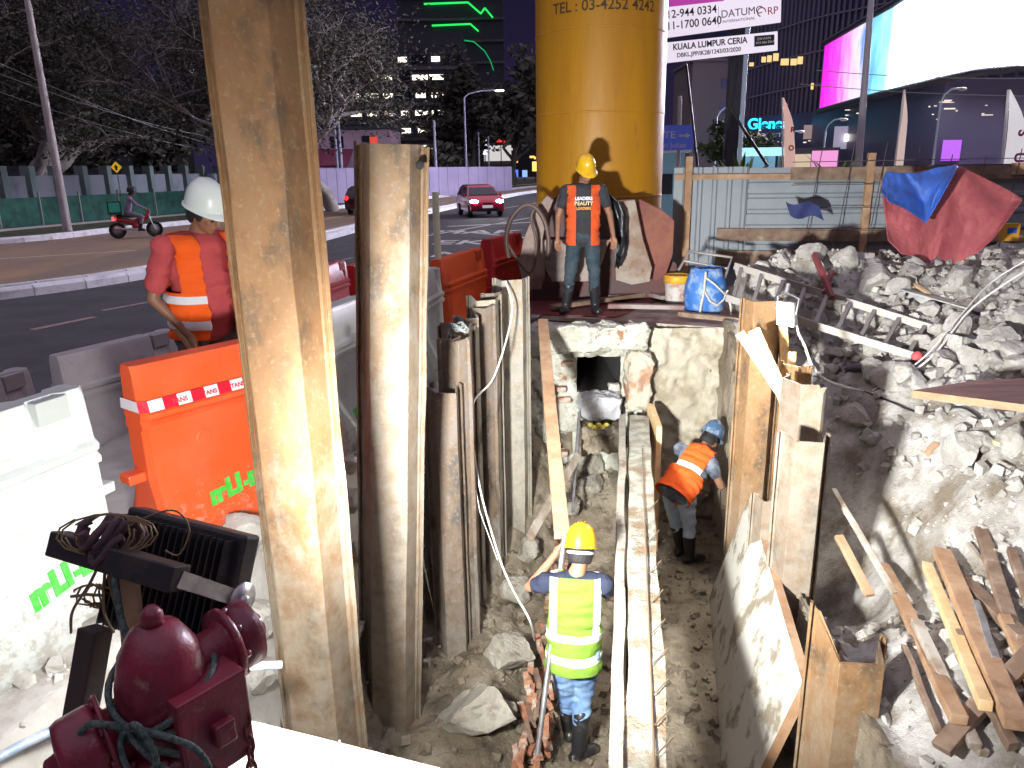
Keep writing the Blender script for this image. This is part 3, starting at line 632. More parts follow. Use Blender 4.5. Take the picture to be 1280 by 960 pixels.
named = [  # px, py, size px, label
 (1058,322,34,'topmost round chunk of the rubble heap beside the red stakes'),(1015,330,44,'pale chunk at the top left of the rubble heap'),(985,345,30,'small pale chunk behind the ladder top'),
 (1095,345,50,'large angular chunk right of the red stakes'),(1122,360,36,'chunk leaning on the steel channel end'),(1142,333,30,'flat pale chunk under the corner of the hanging tarpaulin'),(1164,338,18,'small chunk alone under the tarpaulin tip'),
 (950,352,38,'chunk showing between the ladder rungs near the blue drum'),(1065,520,46,'white chunk in front of the dark hollow'),(1085,545,26,'pale chunk just right of the white one by the hollow'),
 (1205,555,70,'big pale slab-like chunk at the shadow tip on the right bank'),(1245,425,60,'massive pinkish-white chunk at the right edge under the steel channel'),(1195,430,56,'pale chunk left of the massive pinkish one'),
 (1150,425,44,'chunk at the foot of the ladder with red caps'),(1120,432,30,'stones packed at the ladder foot'),(1270,450,50,'chunk cut by the right picture edge above the plywood'),
 (1180,455,34,'chunk just above the reddish plywood sheet'),(1060,415,40,'chunk between two ladder rungs'),(1020,400,36,'shaded chunk behind the orange sheet pile'),(1262,545,54,'rounded beige chunk at the right edge'),
 (1090,465,40,'chunk below the lower ladder rail'),(1130,470,44,'low chunk beside the black pipe')]
for px, py, sp, lab in named:
    p = on_ground(px, py+sp*.25); w = (p-EYE).dot(CF); chunk(p.x, p.y, sp/941*w*1.15, lab)
cnt = 0
while cnt < 170:
    px = random.uniform(925, 1290); py = random.uniform(325, 500)
    if py < 325+max(0, (px-1130))*.35: continue
    p = on_ground(px, py)
    if p.x < xr(p.y)+.25 or p.y > 9.2 or (p.x < 2.7 and p.y > 7.6): continue
    chunk(p.x, p.y, random.choice((.06,.09,.12,.16,.2,.26,.36))*random.uniform(.7,1.2)); cnt += 1
for i in range(26):
    px = random.uniform(1040, 1290); py = random.uniform(505, 600); p = on_ground(px, py)
    if p.x < xr(p.y)+.3: continue
    chunk(p.x, p.y, random.uniform(.05, .16))
# small stones everywhere on the bank: uncountable crumbs
def crumbs(name, label, n, rect, smin, smax, m_, test):
    mb = MB(); i = 0; tries = 0
    xs = np.array([random.uniform(rect[0], rect[1]) for _ in range(n)]); ys = np.array([random.uniform(rect[2], rect[3]) for _ in range(n)]); zs = height(xs, ys)
    for x, y, z in zip(xs, ys, zs):
        if not test(x, y): continue
        s = smin+(smax-smin)*random.random()**3; rot = Euler((random.random()*6, random.random()*6, random.random()*6)).to_matrix()
        vs = [Vector((x, y, z+s*.2)) + rot @ Vector((a*s*random.uniform(.3,.6), b*s*random.uniform(.3,.6), c*s*random.uniform(.3,.6))) for a in (-1,1) for b in (-1,1) for c in (-1,1)]
        mb.add(vs, [(0,1,3,2),(4,6,7,5),(0,4,5,1),(2,3,7,6),(0,2,6,4),(1,5,7,3)])
    return tag(mb.build(name, m_), label, 'crumbled concrete', kind='stuff')
crumbs('crumbled_concrete', 'small crumbs of concrete strewn over the right bank', 7000, (1.8, 7.5, 2.2, 8.8), .012, .075, rubble_m, lambda x, y: x > xr(y)+.1 and not (2.0 < x < 2.9 and 4.4 < y < 6.2))
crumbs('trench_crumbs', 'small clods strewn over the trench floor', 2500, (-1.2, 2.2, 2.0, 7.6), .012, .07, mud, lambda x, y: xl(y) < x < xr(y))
crumbs('yard_crumbs', 'small crumbs of mud and stone strewn between barriers and piles', 2200, (-2.6, .3, 2.0, 8.0), .01, .07, rubble_m, lambda x, y: xl(y)-.75 < x < xl(y)-.02)
# clay blocks on the trench floor, left bank
for px, py, sp, lab in ((632,832,75,'large cracked clay block against the left piles'),(600,912,110,'broad flat clay slab at the bottom of the left bank'),(650,745,44,'muddy clod below the white cable'),(700,640,40,'dark clod beside the slanting batten'),
    (735,590,50,'rounded boulder of clay under the culvert'),(742,612,34,'pale clod under the boulder at the culvert'),(660,700,36,'dark wet clod at the foot of the palest pile'),(620,900,50,'clod leaning on the flat clay slab')):
    p = on_ground(px, py); w = (p-EYE).dot(CF); chunk(p.x, p.y, sp/941*w*1.25, lab, 'clay lumps along the left of the trench', m_=CHM)
for px, py, sp, lab in ((440,640,44,'mossy stone between the two tallest piles'),(447,700,40,'stone wedged left of the mud-caked pile'),(310,700,70,'broken rock edge right of the work lamp'),(322,780,80,'brown layered rock behind the red chain'),(330,860,70,'yellowish rock above the white slab'),(440,800,44,'dark stone low between the two tallest piles'),(440,590,36,'pale stone below the white barrier edge')):
    p = on_ground(px, py); w = (p-EYE).dot(CF); chunk(p.x, p.y, sp/941*w*1.2, lab, 'stones along the left edge of the pit')

# ============================================================ right bank: timber and steel
def bankpt(px, py, up=.04): p = on_ground(px, py); return p+V(0, 0, up)
TI = [((1100,745),(1190,955),.075,.05,timber,'straight brown batten nearest the low sawn-off pile'),
      ((1142,798),(1215,958),.055,.04,timber_grey,'pale muddy batten just right of the straight brown one'),
      ((1152,742),(1225,930),.06,.05,timber_new,'light-coloured joist under the nailed brown joist'),
      ((1170,728),(1262,958),.1,.06,timber,'thick brown joist with torn lower edge'),
      ((1225,668),(1290,880),.07,.05,timber_dark,'long weathered batten reaching highest up the bank'),
      ((1200,742),(1278,822),.085,.05,timber_dark,'short weathered plank crossing behind the long batten'),
      ((1170,975),(1290,845),.085,.05,timber_dark,'dark plank crossing over the others at the lower right corner'),
      ((1215,775),(1240,850),.04,.04,steel,'short grey tube among the planks'),
      ((1230,840),(1275,880),.06,.04,timber_grey,'stubby pale offcut between the planks'),
      ((1262,700),(1290,790),.05,.04,timber_dark,'thin dark batten near the right edge'),
      ((1245,880),(1290,925),.07,.05,timber_grey,'grey offcut near the lower right corner'),
      ((1232,905),(1262,960),.05,.05,timber_dark,'dark short stub near the lower right corner'),
      ((1196,800),(1232,868),.035,.03,timber_dark,'dark slat between the thick joist and the grey tube'),
      ((1208,690),(1250,742),.03,.025,timber_grey,'thin bleached slat above the crossing plank'),
      ((1128,820),(1172,930),.03,.03,timber_dark,'narrow dark slat left of the pale muddy batten'),
      ((1252,790),(1290,880),.06,.04,timber,'reddish plank behind the grey tube at the right edge'),
      ((1190,905),(1228,955),.045,.04,timber_grey,'pale short offcut at the foot of the thick joist')]
def lay(a, b, t, k=.85):
    a = bankpt(*a, t*.5+.01); b = bankpt(*b, t*.5+.01); up = max(h1(*a.lerp(b, i/16).xy)+t*.5-a.lerp(b, i/16).z for i in range(17)); up = max(0, up)*k
    return a+V(0,0,up), b+V(0,0,up)
for i, (a, b, w, t, m_, lab) in enumerate(TI):
    a, b = lay(a, b, t); u = V(0,0,.018*(i % 4)); plank(lab, a+u, b+u, w, t, m_)
for a, b, w, m_, lab in (((1155,575),(1170,560),.05,timber,'brown stub of wood on the pale slope'),((1248,548),(1275,530),.05,timber_grey,'beige stick beside the rounded chunk'),((1243,558),(1290,572),.05,timber_new,'orange-brown batten poking out at the right edge'),((1240,505),(1262,500),.06,black_metal,'black plastic offcut below the plywood sheet'),((1142,360),(1160,372),.05,timber_new,'short yellow offcut by the steel channel'),((1105,335),(1165,342),.07,timber_grey,'pale split wood on top of the heap')):
    a, b = lay(a, b, .03); plank(lab, a, b, w, .03, m_)
# batten and strut in the dark hollow
plank('thin pale strut slanting down in the dark hollow behind the piles', atY(1042,612,4.9), atY(1118,742,4.1), .035, .03, timber_grey)
plank('brown board sunk in the dark hollow behind the piles', atY(1048,670,4.7), atY(1088,745,4.3), .06, .03, timber)
# plywood sheet with raw edge
A = atY(1142,484,5.45); B = atY(1300,478,5.9); a2 = V(A.x, A.y, A.z)
pl = [atz(1140,488,.74), atz(1330,512,.74), atz(1330,470,.72), atz(1215,476,.74)]
ply_m = mat('reddish_plywood', (.2,.11,.09), .6, col2=(.3,.17,.14), scale=3, stretch=(.5,5,1), bump=.2, bscale=30, dist=.004)
o = thick_quad(pl, .05, V(0,0,1), 'plywood_sheet', ply_m, edge=timber); tag(o, 'reddish plywood sheet lying on the right bank at the picture edge', 'plywood')
# steel channel
def channel(label, a, b, w, h, m_):
    mb = MB(); a = Vector(a); b = Vector(b); d = (b-a).normalized(); x = d.cross(V(0,0,1)).normalized(); y = x.cross(d)
    mb.bar(a, b, .012, h, (0,0,1)); mb.bar(a+y*(h/2)+x*w/2, b+y*(h/2)+x*w/2, w, .014); mb.bar(a-y*(h/2)+x*w/2, b-y*(h/2)+x*w/2, w, .014)
    return tag(mb.build('steel_channel', m_, bevel=.003), label, 'steel channel')
pa = on_ground(1130, 385); pb = on_ground(1262, 440)
channel('grey steel channel lying on the heap, ladder side', atY(1126,372,7.4), atY(1230,402,6.9), .14, .2, mat('muddy_steel', (.25,.25,.25), .6, metal=.3, col2=(.42,.4,.36), scale=5, bump=.4, bscale=30, dist=.006))
channel('longer pale channel lying just behind the grey one, running out of the picture', atY(1165,372,7.7), atY(1300,408,7.1), .12, .12, mat('dusty_steel', (.42,.4,.38), .7, col2=(.3,.28,.26), scale=6, bump=.3, bscale=30, dist=.006))
# aluminium ladder
L = empty('ladder', atY(1050, 400, 7.0), 'aluminium ladder with red end caps lying across the rubble', 'ladder')
def lp(v): return v - L.location
r1a, r1b = atY(915,333,8.0), atY(1168,412,6.75); r2a, r2b = atY(850,318,8.6), atY(1150,447,6.4)
r1a, r1b = atY(918,332,7.9), atY(1168,411,6.7); r2a, r2b = atY(908,372,7.35), atY(1146,446,6.25)
for o_, (a, b) in (('rail', (r1a, r1b)), ('rail', (r2a, r2b))):
    mb = MB(); mb.bar(lp(a), lp(b), .03, .07); mb.build(o_, alu, L, bevel=.003)
for k in range(9):
    t = .04+k*.115; a = lp(r1a.lerp(r1b, t)); b = lp(r2a.lerp(r2b, t)); mb = MB(); mb.bar(a, b, .035, .03); mb.build('rung', alu, L)
cap_m = mat('red_rubber', (.5,.08,.08), .6)
for b in (r1b, r2b): mb = MB(); mb.ball(lp(b), (.05,.04,.05), 10); mb.build('end_cap', cap_m, L)
# short folded frame behind the bucket
L = empty('tubular_frame', atY(865, 330, 8.6), 'bent grey tubular frame behind the paint bucket', 'frame')
mb = MB(); q = [lp_ - L.location for lp_ in (atY(848,338,8.6), atY(862,314,8.7), atY(915,322,8.6), atY(905,350,8.4))]; mb.tube(q, .018, 8); mb.tube([q[1]*.5+q[0]*.5, q[2]*.5+q[3]*.5], .015, 8); mb.build('tube', alu, L)
# red stakes in the heap
redst = mat('red_painted_steel', (.28,.04,.045), .6, col2=(.16,.05,.04), scale=8, bump=.3, bscale=30, dist=.004)
plank('red painted stake standing in the rubble heap', atY(1018,318,7.9), atY(1040,372,7.2), .05, .05, redst, 'stake', 'stake', up=(0,-1,0))
plank('short red stake crossing the taller one in the heap', atY(1041,340,7.7), atY(1030,366,7.3), .04, .04, redst, 'stake', 'stake', up=(0,-1,0))
# pipes, cables
pipe('black pipe half buried in the bank below the ladder', [bankpt(1052,467,.05), bankpt(1110,470,.07), bankpt(1172,476,.05)], .035, mat('black_pipe', (.05,.05,.06), .35, col2=(.35,.35,.36), scale=9, thr=(.5,.62)))
def sag(a, b, n=12, s=.2): a = Vector(a); b = Vector(b); return [a.lerp(b, i/n)-V(0,0,4*s*(i/n)*(1-i/n)) for i in range(n+1)]
LP2 = atY(990, 392, 5.85)
pipe('white cable drooping from the small floodlight over the bank', sp_([LP2+V(.03,0,0), LP2+V(.02,-.1,-.12), atY(1005,430,5.7), atY(1025,470,5.6), bankpt(1075,495,.05), bankpt(1100,492,.03), bankpt(1160,465,.12), bankpt(1205,425,.25), bankpt(1245,400,.3), bankpt(1290,385,.4)]), .01, cable_w, 'cable', 'cable')
pipe('dark cable running over the bank to the reddish plywood', sp_([bankpt(1075,492,.03), bankpt(1110,505,.03), bankpt(1150,520,.03), bankpt(1200,512,.02), bankpt(1230,530,.02)]), .009, cable_b, 'cable', 'cable')
pipe('thin grey cable lying across the chunks at the right', sp_([bankpt(1090,495,.05), bankpt(1150,470,.15), bankpt(1195,430,.25), bankpt(1235,392,.3), bankpt(1290,372,.4)]), .007, cable_w, 'cable', 'cable')
# ------------------------------------------------------------ boards strapped at the floodlit pile
plank('yellow board of the fan tied to the floodlit pile, outer left', atY(924,416,5.6), atY(985,505,5.35), .07, .03, timber_new, up=(0,-1,0))
plank('brightly lit board of the fan tied to the floodlit pile', atY(942,412,5.55), atY(995,530,5.3), .09, .03, timber_new, up=(0,-1,0))
plank('short board strapped upright beside the floodlit pile', atY(990,440,5.75), atY(987,520,5.75), .06, .03, timber_new, up=(0,-1,0))
plank('board behind the small floodlight, upright on the pile', atY(978,380,5.9), atY(982,470,5.9), .07, .03, timber_new, up=(0,-1,0))
# small floodlight
sf = empty('small_floodlight', atY(983, 392, 5.75), 'small lit floodlight hung on top of the orange sheet pile', 'floodlight')
mb = MB(); Mf = Euler((R(10), R(0), R(-50))).to_matrix(); mb.box((0,0,0), (.15,.035,.2), Mf); mb.build('housing', steel, sf, bevel=.006)
mb = MB(); mb.box(Mf @ V(0,-.022,0), (.135,.006,.18), Mf); mb.build('lamp_panel', emit('led_white', (1,1,1), 22), sf)
mb = MB(); mb.tube([Mf @ V(-.08,0,0), Mf @ V(-.09,.03,.12), V(0,.04,.16), Mf @ V(.09,.03,.12), Mf @ V(.08,0,0)], .008, 6); mb.tube([V(0,.04,.16), V(.02,.06,.22)], .02, 6); mb.build('bracket', steel, sf)
area_light('small_floodlight_light', sf.location + Mf @ V(0,-.04,0), sf.location + Mf @ V(0,-2,-.7), 40, (.13,.17), (1,.95,.85))
# white wire hanging along the left piles
pipe('white wire hanging from the palest pile down to the trench floor', sp_([atY(632,352,6.5), atY(640,392,6.3), atY(618,470,5.9), atY(590,510,5.6), atY(598,600,5.4), atY(622,690,5.1), atY(640,735,4.9), atY(662,775,4.6), atz(668,800,-1.3)]), .008, cable_w, 'wire', 'wire')
pipe('thin wire running straight down the dark pile', [atY(578,520,5.4), atY(600,640,5.3), atY(622,700,5.15)], .004, cable_w, 'wire', 'wire')
mb = MB()
for k in range(3): c = atY(571+k*3, 406+k*3, 5.4); mb.tube([c+V(.05*math.cos(a), .03*math.sin(a), .015*math.sin(2*a)) for a in [i*math.pi/6 for i in range(12)]], .008, 6, closed=True)
c = atY(562,410,5.38); mb.tube([c, c+V(-.02,0,-.1), c+V(-.04,0,-.2), c+V(-.03,0,-.3)], .01, 6)
tag(mb.build('rope_knot', rope_m), 'frayed grey rope knotted round a dark sheet pile top', 'rope')

# ============================================================ platform at the trench end
plat_m = mat('dusty_red_steel_plate', (.22,.12,.1), .7, col2=(.34,.28,.25), scale=3, thr=(.45,.6), bump=.3, bscale=22, dist=.01)
def slab(name, label, cat, pts, z, t, m_, edge=None, kind=None):
    P4 = [atz(x, y, z) for x, y in pts]; o = thick_quad(P4, t, V(0,0,1), name, m_, edge=edge); return tag(o, label, cat, kind=kind)
slab('steel_plate', 'large dusty steel plate laid over the end of the trench', 'steel plate', [(676,394),(968,414),(950,372),(700,368)], .585, .05, plat_m, edge=timber_grey)
slab('red_sheet', 'dark red sheet under the boots of the standing man', 'sheet', [(655,392),(770,396),(830,372),(660,362)], .6, .01, mat('dark_red_sheet', (.2,.035,.035), .6, col2=(.12,.03,.03), scale=4))
for a, b, w, m_, lab in (((690,384),(845,362),.1,timber_dark,'muddy plank in front of the standing man'),((760,382),(880,384),.1,plat_m,'flat muddy bar right of the standing man'),((765,372),(850,352),.12,mat('red_brown_board', (.22,.07,.06), .7, col2=(.35,.3,.27), scale=5),'red-brown board behind the boots'),((640,350),(700,352),.14,plat_m,'broken red plate left of the standing man'),
     ((700,352),(800,348),.16,timber_grey,'pale sill beam behind the standing man'),((850,392),(945,402),.09,timber_dark,'dark wet plank in front of the blue drum'),((800,362),(835,372),.2,plat_m,'flat plate under the paint bucket')):
    plank(lab, atz(*a, .65), atz(*b, .65), w, .05, m_)
# paint bucket
b0 = atz(845, 377, .62); bk = empty('paint_bucket', b0, 'white paint bucket with yellow rim beside the blue drum', 'bucket')
w_ = 34/941*8.2/2
bm_ = mat('stained_white_plastic', (.5,.47,.42), .6, col2=(.42,.2,.15), scale=9, thr=(.52,.64), bump=.2, bscale=30)
mb = MB(); mb.lathe([(w_*.86,0),(w_*.98,.26),(w_,.3),(w_*.94,.3),(w_*.82,.02),(0,.02)], 28); mb.build('pail', bm_, bk)
mb = MB(); mb.lathe([(w_*.99,.235),(w_*1.06,.24),(w_*1.06,.325),(w_*.98,.33),(w_*.97,.24)], 28); mb.build('rim', mat('yellow_plastic', (.75,.42,.02), .5, col2=(.6,.3,.03), scale=6), bk)
# blue drum
b0 = atz(880, 392, .6); dr = empty('blue_drum', b0, 'squashed blue plastic drum with cut top and white rope', 'drum')
w_ = 54/941*8.0/2; mb = MB(); prof = [(w_*.8,0),(w_*.93,.05),(w_*1.02,.2),(w_*.98,.34),(w_*.8,.46),(w_*.72,.52)]; n = 32; vs = []
for sgn, pr_ in ((1, prof), (.94, prof[::-1])):
    for r, z in pr_:
        for k in range(n):
            a = 2*math.pi*k/n; rr = r*sgn*(1+.05*mnoise.noise(V(math.cos(a)*1.5, math.sin(a)*1.5, z*4))); zz = z+(.03*mnoise.noise(V(math.cos(a)*3, math.sin(a)*3, 7)) if z > .5 else 0); vs.append((rr*math.cos(a), rr*math.sin(a)*.85, zz))
rr_ = len(prof)*2; mb.add(vs, [(i*n+k, i*n+(k+1) % n, (i+1)*n+(k+1) % n, (i+1)*n+k) for i in range(rr_-1) for k in range(n)], True); mb.add(vs[:n], [tuple(range(n))])
mb.build('drum_body', mat('scuffed_blue_plastic', (.035,.14,.42), .5, col2=(.3,.4,.5), scale=7, thr=(.5,.66), bump=.3, bscale=25), dr)
mb = MB(); mb.tube([V(-w_*.25,-w_*.88,.5), V(-w_*.3,-w_*.95,.3), V(-w_*.45,-w_*.92,.04)], .014, 6); mb.tube([V(-w_*.25,-w_*.88,.44), V(w_*.2,-w_*.98,.36), V(w_*.7,-w_*.75,.26), V(w_*.95,-w_*.5,.2)], .012, 6)
mb.tube([V(-w_*.25,-w_*.93,.28), V(0,-w_*1.0,.18), V(w_*.35,-w_*.95,.13), V(w_*.7,-w_*.75,.18), V(w_*.95,-w_*.5,.28)], .012, 6); mb.tube([V(w_*.95,-w_*.5,.2), V(w_*1.15,-w_*.5,.1), V(w_*1.2,-w_*.4,.0)], .012, 6); mb.build('rope', rope_pale, dr)

# ============================================================ foreground
slabm = mat('white_concrete', (.5,.49,.46), .8, col2=(.42,.4,.37), scale=2, bump=.3, bscale=30, dist=.008, col3=(.4,.37,.33), scale3=9, thr3=(.62,.72))
sp = [atz(284,893,.33), atz(575,966,.33), V(.25,.6,.33), V(-1.15,.6,.33)]
o = thick_quad(sp, .14, V(0,0,1), 'concrete_slab', slabm); tag(o, 'bright white concrete slab at the bottom edge of the picture', 'slab'); b_ = o.modifiers.new('b', 'BEVEL'); b_.width = .008
pa = atz(425,925,.333); pb = V(pa.x-.05, .7, .333); mb = MB(); mb.bar(pa, pb, .006, .004); mb.build('joint', mat('joint_dark', (.2,.19,.17), .9), o)
pipe('grey plastic pipe lying on the bright ground at lower left', [atz(-30,962,.33), atz(30,930,.33), atz(82,905,.33)], .018, mat('blue_grey_pipe', (.25,.32,.4), .4, col2=(.5,.52,.54), scale=9))
pipe('blue-grey pipe end coming out between hydrant and tallest pile', [atz(265,834,.36), atz(300,834,.34), atz(352,831,.3)], .017, MATS['blue_grey_pipe'])
# ============================================================ water-filled barriers
def plastic(name, c, c2):
    m = mat(name, c, .38, col2=c2, scale=3, thr=(.45,.7), bump=.2, bscale=9, dist=.012, spec=.5, col3=tuple(x*.55+.04 for x in c), scale3=7, thr3=(.6,.78))
    # mud splashed up from the ground over the lower third
    n = m.node_tree.nodes; l = m.node_tree.links; b = n['Principled BSDF']; src = b.inputs['Base Color'].links[0].from_socket
    tcn = n.new('ShaderNodeTexCoord'); sx = n.new('ShaderNodeSeparateXYZ'); l.new(tcn.outputs['Object'], sx.inputs[0]); t = n.new('ShaderNodeTexNoise'); t.inputs['Scale'].default_value = 26; t.inputs['Detail'].default_value = 9; t.inputs['Roughness'].default_value = .7; l.new(tcn.outputs['Object'], t.inputs[0])
    ma = n.new('ShaderNodeMath'); ma.operation = 'MULTIPLY_ADD'; l.new(sx.outputs['Z'], ma.inputs[0]); ma.inputs[1].default_value = -.5; l.new(t.outputs[0], ma.inputs[2])
    mr = n.new('ShaderNodeMapRange'); l.new(ma.outputs[0], mr.inputs[0]); mr.inputs['From Min'].default_value = .43; mr.inputs['From Max'].default_value = .53; mr.inputs['To Max'].default_value = .6
    mx = n.new('ShaderNodeMix'); mx.data_type = 'RGBA'; l.new(mr.outputs[0], mx.inputs[0]); l.new(src, mx.inputs[6]); mx.inputs[7].default_value = (.3,.26,.2,1); l.new(mx.outputs[2], b.inputs['Base Color']); return m
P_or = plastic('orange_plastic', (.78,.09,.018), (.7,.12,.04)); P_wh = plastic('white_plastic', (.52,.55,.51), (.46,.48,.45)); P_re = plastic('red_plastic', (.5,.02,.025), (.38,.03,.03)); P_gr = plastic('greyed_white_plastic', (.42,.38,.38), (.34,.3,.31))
green_m = mat('green_stencil', (.04,.45,.03), .6, col2=(.1,.5,.08), scale=20); red_st = mat('red_stencil', (.5,.04,.06), .6)
def barrier_body(Lb, H=1.0):
    """cross-section halves along the height, ends lofted; dimples, end notches and feet"""
    hs = [(0,.21),(.03,.22),(.16,.215),(.36,.115),(.42,.105),(.665,.098),(.67,.122),(.695,.126),(.715,.104),(.73,.122),(.755,.126),(.775,.1),(.97,.078),(1.0,.06)]
    N = 44; rows = []
    for j in range(N+1):
        x = -Lb/2+Lb*j/N
        e = min(j, N-j)/N
        rowp = []
        for (h, w) in hs:
            k = 1-.35*max(0, 1-e*40)**2
            ww = w*k; z = h*H
            if h == 0 and (.13 < j/N < .3 or .7 < j/N < .87): z = .07*H
            if h == .03 and (.13 < j/N < .3 or .7 < j/N < .87): z = .09*H
            if .9 < h and .76 < j/N < .9: ww *= .5; z -= .0
            rowp.append((x, ww, z))
        rows.append(rowp)
    mb = MB()
    for sgn in (1, -1):
        P_ = [[V(x, sgn*w, z) for (x, w, z) in r] for r in rows]
        # dimples
        for r in P_:
            for p_ in r: pass
        mb.grid(P_)
    nh = len(hs)
    mb.grid([[V(r[-1][0], r[-1][1]*s, r[-1][2]) for r in rows] for s in (-1, 0, 1)])
    mb.grid([[V(r[0][0], r[0][1]*s, r[0][2]) for r in rows] for s in (-1, 1)])
    for j in (0, N): mb.grid([[V(rows[j][i][0], rows[j][i][1]*s, rows[j][i][2]) for i in range(nh)] for s in (-1, 1)])
    return mb
def barrier(label, p0, p1, z, m_, logo=None, logo_m=None, H=1.0, tape=False, Lb=None, side=-1, rise=0, group='plastic water barriers around the site', logo_at=(.22,.26), dimples=True):
    a = V(p0[0], p0[1], z); b = V(p1[0], p1[1], z+rise); L_ = (b-a).length; t = (b-a).normalized(); c = (a+b)/2
    root = empty('water_barrier', c, label, 'barrier', group=group); root.rotation_euler = (0, -math.asin(t.z), math.atan2(t.y, t.x))
    body = barrier_body(L_-.04, H).build('barrier_body', m_, root)
    for p_ in body.data.polygons: p_.use_smooth = True
    wt = body.modifiers.new('es', 'EDGE_SPLIT'); wt.split_angle = R(38)
    recess_shade_m = mat('recess_'+m_.name, tuple(x*.75 for x in m_.node_tree.nodes['Principled BSDF'].inputs['Base Color'].default_value[:3]), .5)  # darker copy of the barrier colour, recess shade put into it
    if dimples:
        for x in (-.2*L_, .12*L_):
            for s in (-1, 1):
                M = Matrix.Translation(V(x, s*.1005, .55*H)) @ Matrix.Rotation(R(90)*-s, 4, 'X')
                mb = MB(); mb.lathe([(.045,-.002),(.043,.006),(.034,.004),(.02,-.002),(0,-.002)], 20, M); mb.build('dimple', m_, root)
    # hook at the end
    for hx, hz in ((-L_/2-.025, .42), (L_/2+.02, .5)): mb = MB(); mb.box((hx, 0, hz*H), (.09,.1,.05)); mb.build('coupling_hook', m_, root, bevel=.008)
    mb = MB(); mb.box((L_*.33, side*.062, .945*H), (.15, .05, .1)); mb.build('grip_recess', recess_shade_m, root, bevel=.004)
    if logo:
        ang = math.atan2(.2, .1)
        n_ = V(0, side*.2, .1).normalized(); up = V(0, -side*.1, .2).normalized()
        o_ = V(logo_at[0]*L_, side*(.215-.1*(logo_at[1]-.16)/.2+.004), logo_at[1]*H)
        M = frame(o_, (1,0,0) if side < 0 else (-1,0,0), up)
        if logo == 'MLI-E':
            text('mLI', .13, logo_m, root, M @ Matrix.Translation((-.065,0,0)) @ Matrix(((1,.15,0,0),(.12,1,0,0),(0,0,1,0),(0,0,0,1))), sx=1.0, bold=.009); text('-E', .1, logo_m, root, M @ Matrix.Translation((.085,.005,0)) @ Matrix(((1,.15,0,0),(0,1,0,0),(0,0,1,0),(0,0,0,1))), sx=.95, bold=.008)
        else: text(logo, .15, logo_m, root, Matrix.Translation((0,-.004,-.02)) @ M if side < 0 else M, bold=.006)
    if tape:
        mb = MB(); tp = emit  # noqa
        k = 13
        z0, z1 = .78*H-.012, .78*H+.045
        for i in range(k):
            x0 = -L_/2+.05+(L_-.1)*i/k; x1 = -L_/2+.05+(L_-.1)*(i+1)/k
            for s in (-1, 1): mb.add([V(x0, s*.1275, z0), V(x1, s*.1275, z0), V(x1, s*.112, z1), V(x0, s*.112, z1)], [(0,1,2,3)], mi=i % 2)
        for e in (-1, 1):
            for s in (-1, 1): mb.add([V(e*(L_/2-.05), s*.1275, z0), V(e*(L_/2-.012), s*.09, z0), V(e*(L_/2-.012), s*.08, z1), V(e*(L_/2-.05), s*.112, z1)], [(0,1,2,3)], mi=1)
            mb.add([V(e*(L_/2-.012), -.09, z0), V(e*(L_/2-.012), .09, z0), V(e*(L_/2-.012), .08, z1), V(e*(L_/2-.012), -.08, z1)], [(0,1,2,3)], mi=0)
        tpo = mb.build('caution_tape', [mat('tape_white', (.75,.74,.74), .4), mat('tape_red', (.65,.01,.03), .4)], root)
        for i in (2, 4, 6, 8): text('TANS', .034, red_st, tpo, frame(V(-L_/2+(L_)*(i+.5)/k, side*.1275, .78*H+.014), (1,0,0), (0,.2,1)), 'tape_text', .0005, bold=.001)
    return root
# foreground white, orange, the row beyond, the grey ones on the street side
a = atz(60, 842, .3); 
wl_ = barrier('big white water barrier with green stencil at the left edge', (-2.32, 2.1), (-1.93, 3.22), .3, P_wh, 'MLI-E', green_m, H=1.02, logo_at=(.2,.27))
ol_ = barrier('orange water barrier with red and white tape and green stencil', (-1.93, 3.6), (-1.27, 4.48), .3, P_or, 'MLI-E', green_m, H=1.0, tape=True, logo_at=(-.1,.25))
barrier('white water barrier right behind the tallest rusty pile', (-1.36, 4.95), (-1.1, 5.9), .3, P_wh, 'MLI-E', green_m, logo_at=(-.1,.25))
barrier('white water barrier seen as a narrow strip left of the mud-caked pile', (-1.06, 6.0), (-.9, 6.7), .3, P_wh)
barrier('white water barrier glimpsed between piles beside the orange one', (-.88, 6.8), (-.76, 7.4), .3, P_wh, 'MLI', green_m)
barrier('far orange water barrier brightly lit beyond the left piles', (-.74, 7.5), (-.36, 8.7), .35, P_or, H=1.0)
barrier('red water barrier in front of the hoses at the trench end', (-.28, 8.9), (.1, 9.9), .42, P_re)
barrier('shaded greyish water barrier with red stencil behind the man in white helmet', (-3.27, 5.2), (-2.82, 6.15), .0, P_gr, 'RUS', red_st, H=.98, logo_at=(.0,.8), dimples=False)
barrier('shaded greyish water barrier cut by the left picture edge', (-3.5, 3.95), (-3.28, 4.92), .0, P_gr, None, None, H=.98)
barrier('dark red water barrier on the street side behind the white ones', (-2.4, 8.9), (-2.2, 9.9), .1, P_re)
barrier('dark red water barrier on the street side, second beyond the man', (-2.15, 10.1), (-1.95, 11.1), .0, P_re)
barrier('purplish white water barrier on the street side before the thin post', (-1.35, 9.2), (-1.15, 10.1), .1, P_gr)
# post rising from the barrier row
p = atY(551, 400, 7.6)
pipe('slim pale post standing behind the far orange barrier', [V(p.x, 7.6, .2), V(p.x, 7.6, atY(549,240,7.6).z)], .035, mat('pale_post', (.6,.6,.42), .6), 'post', 'post')

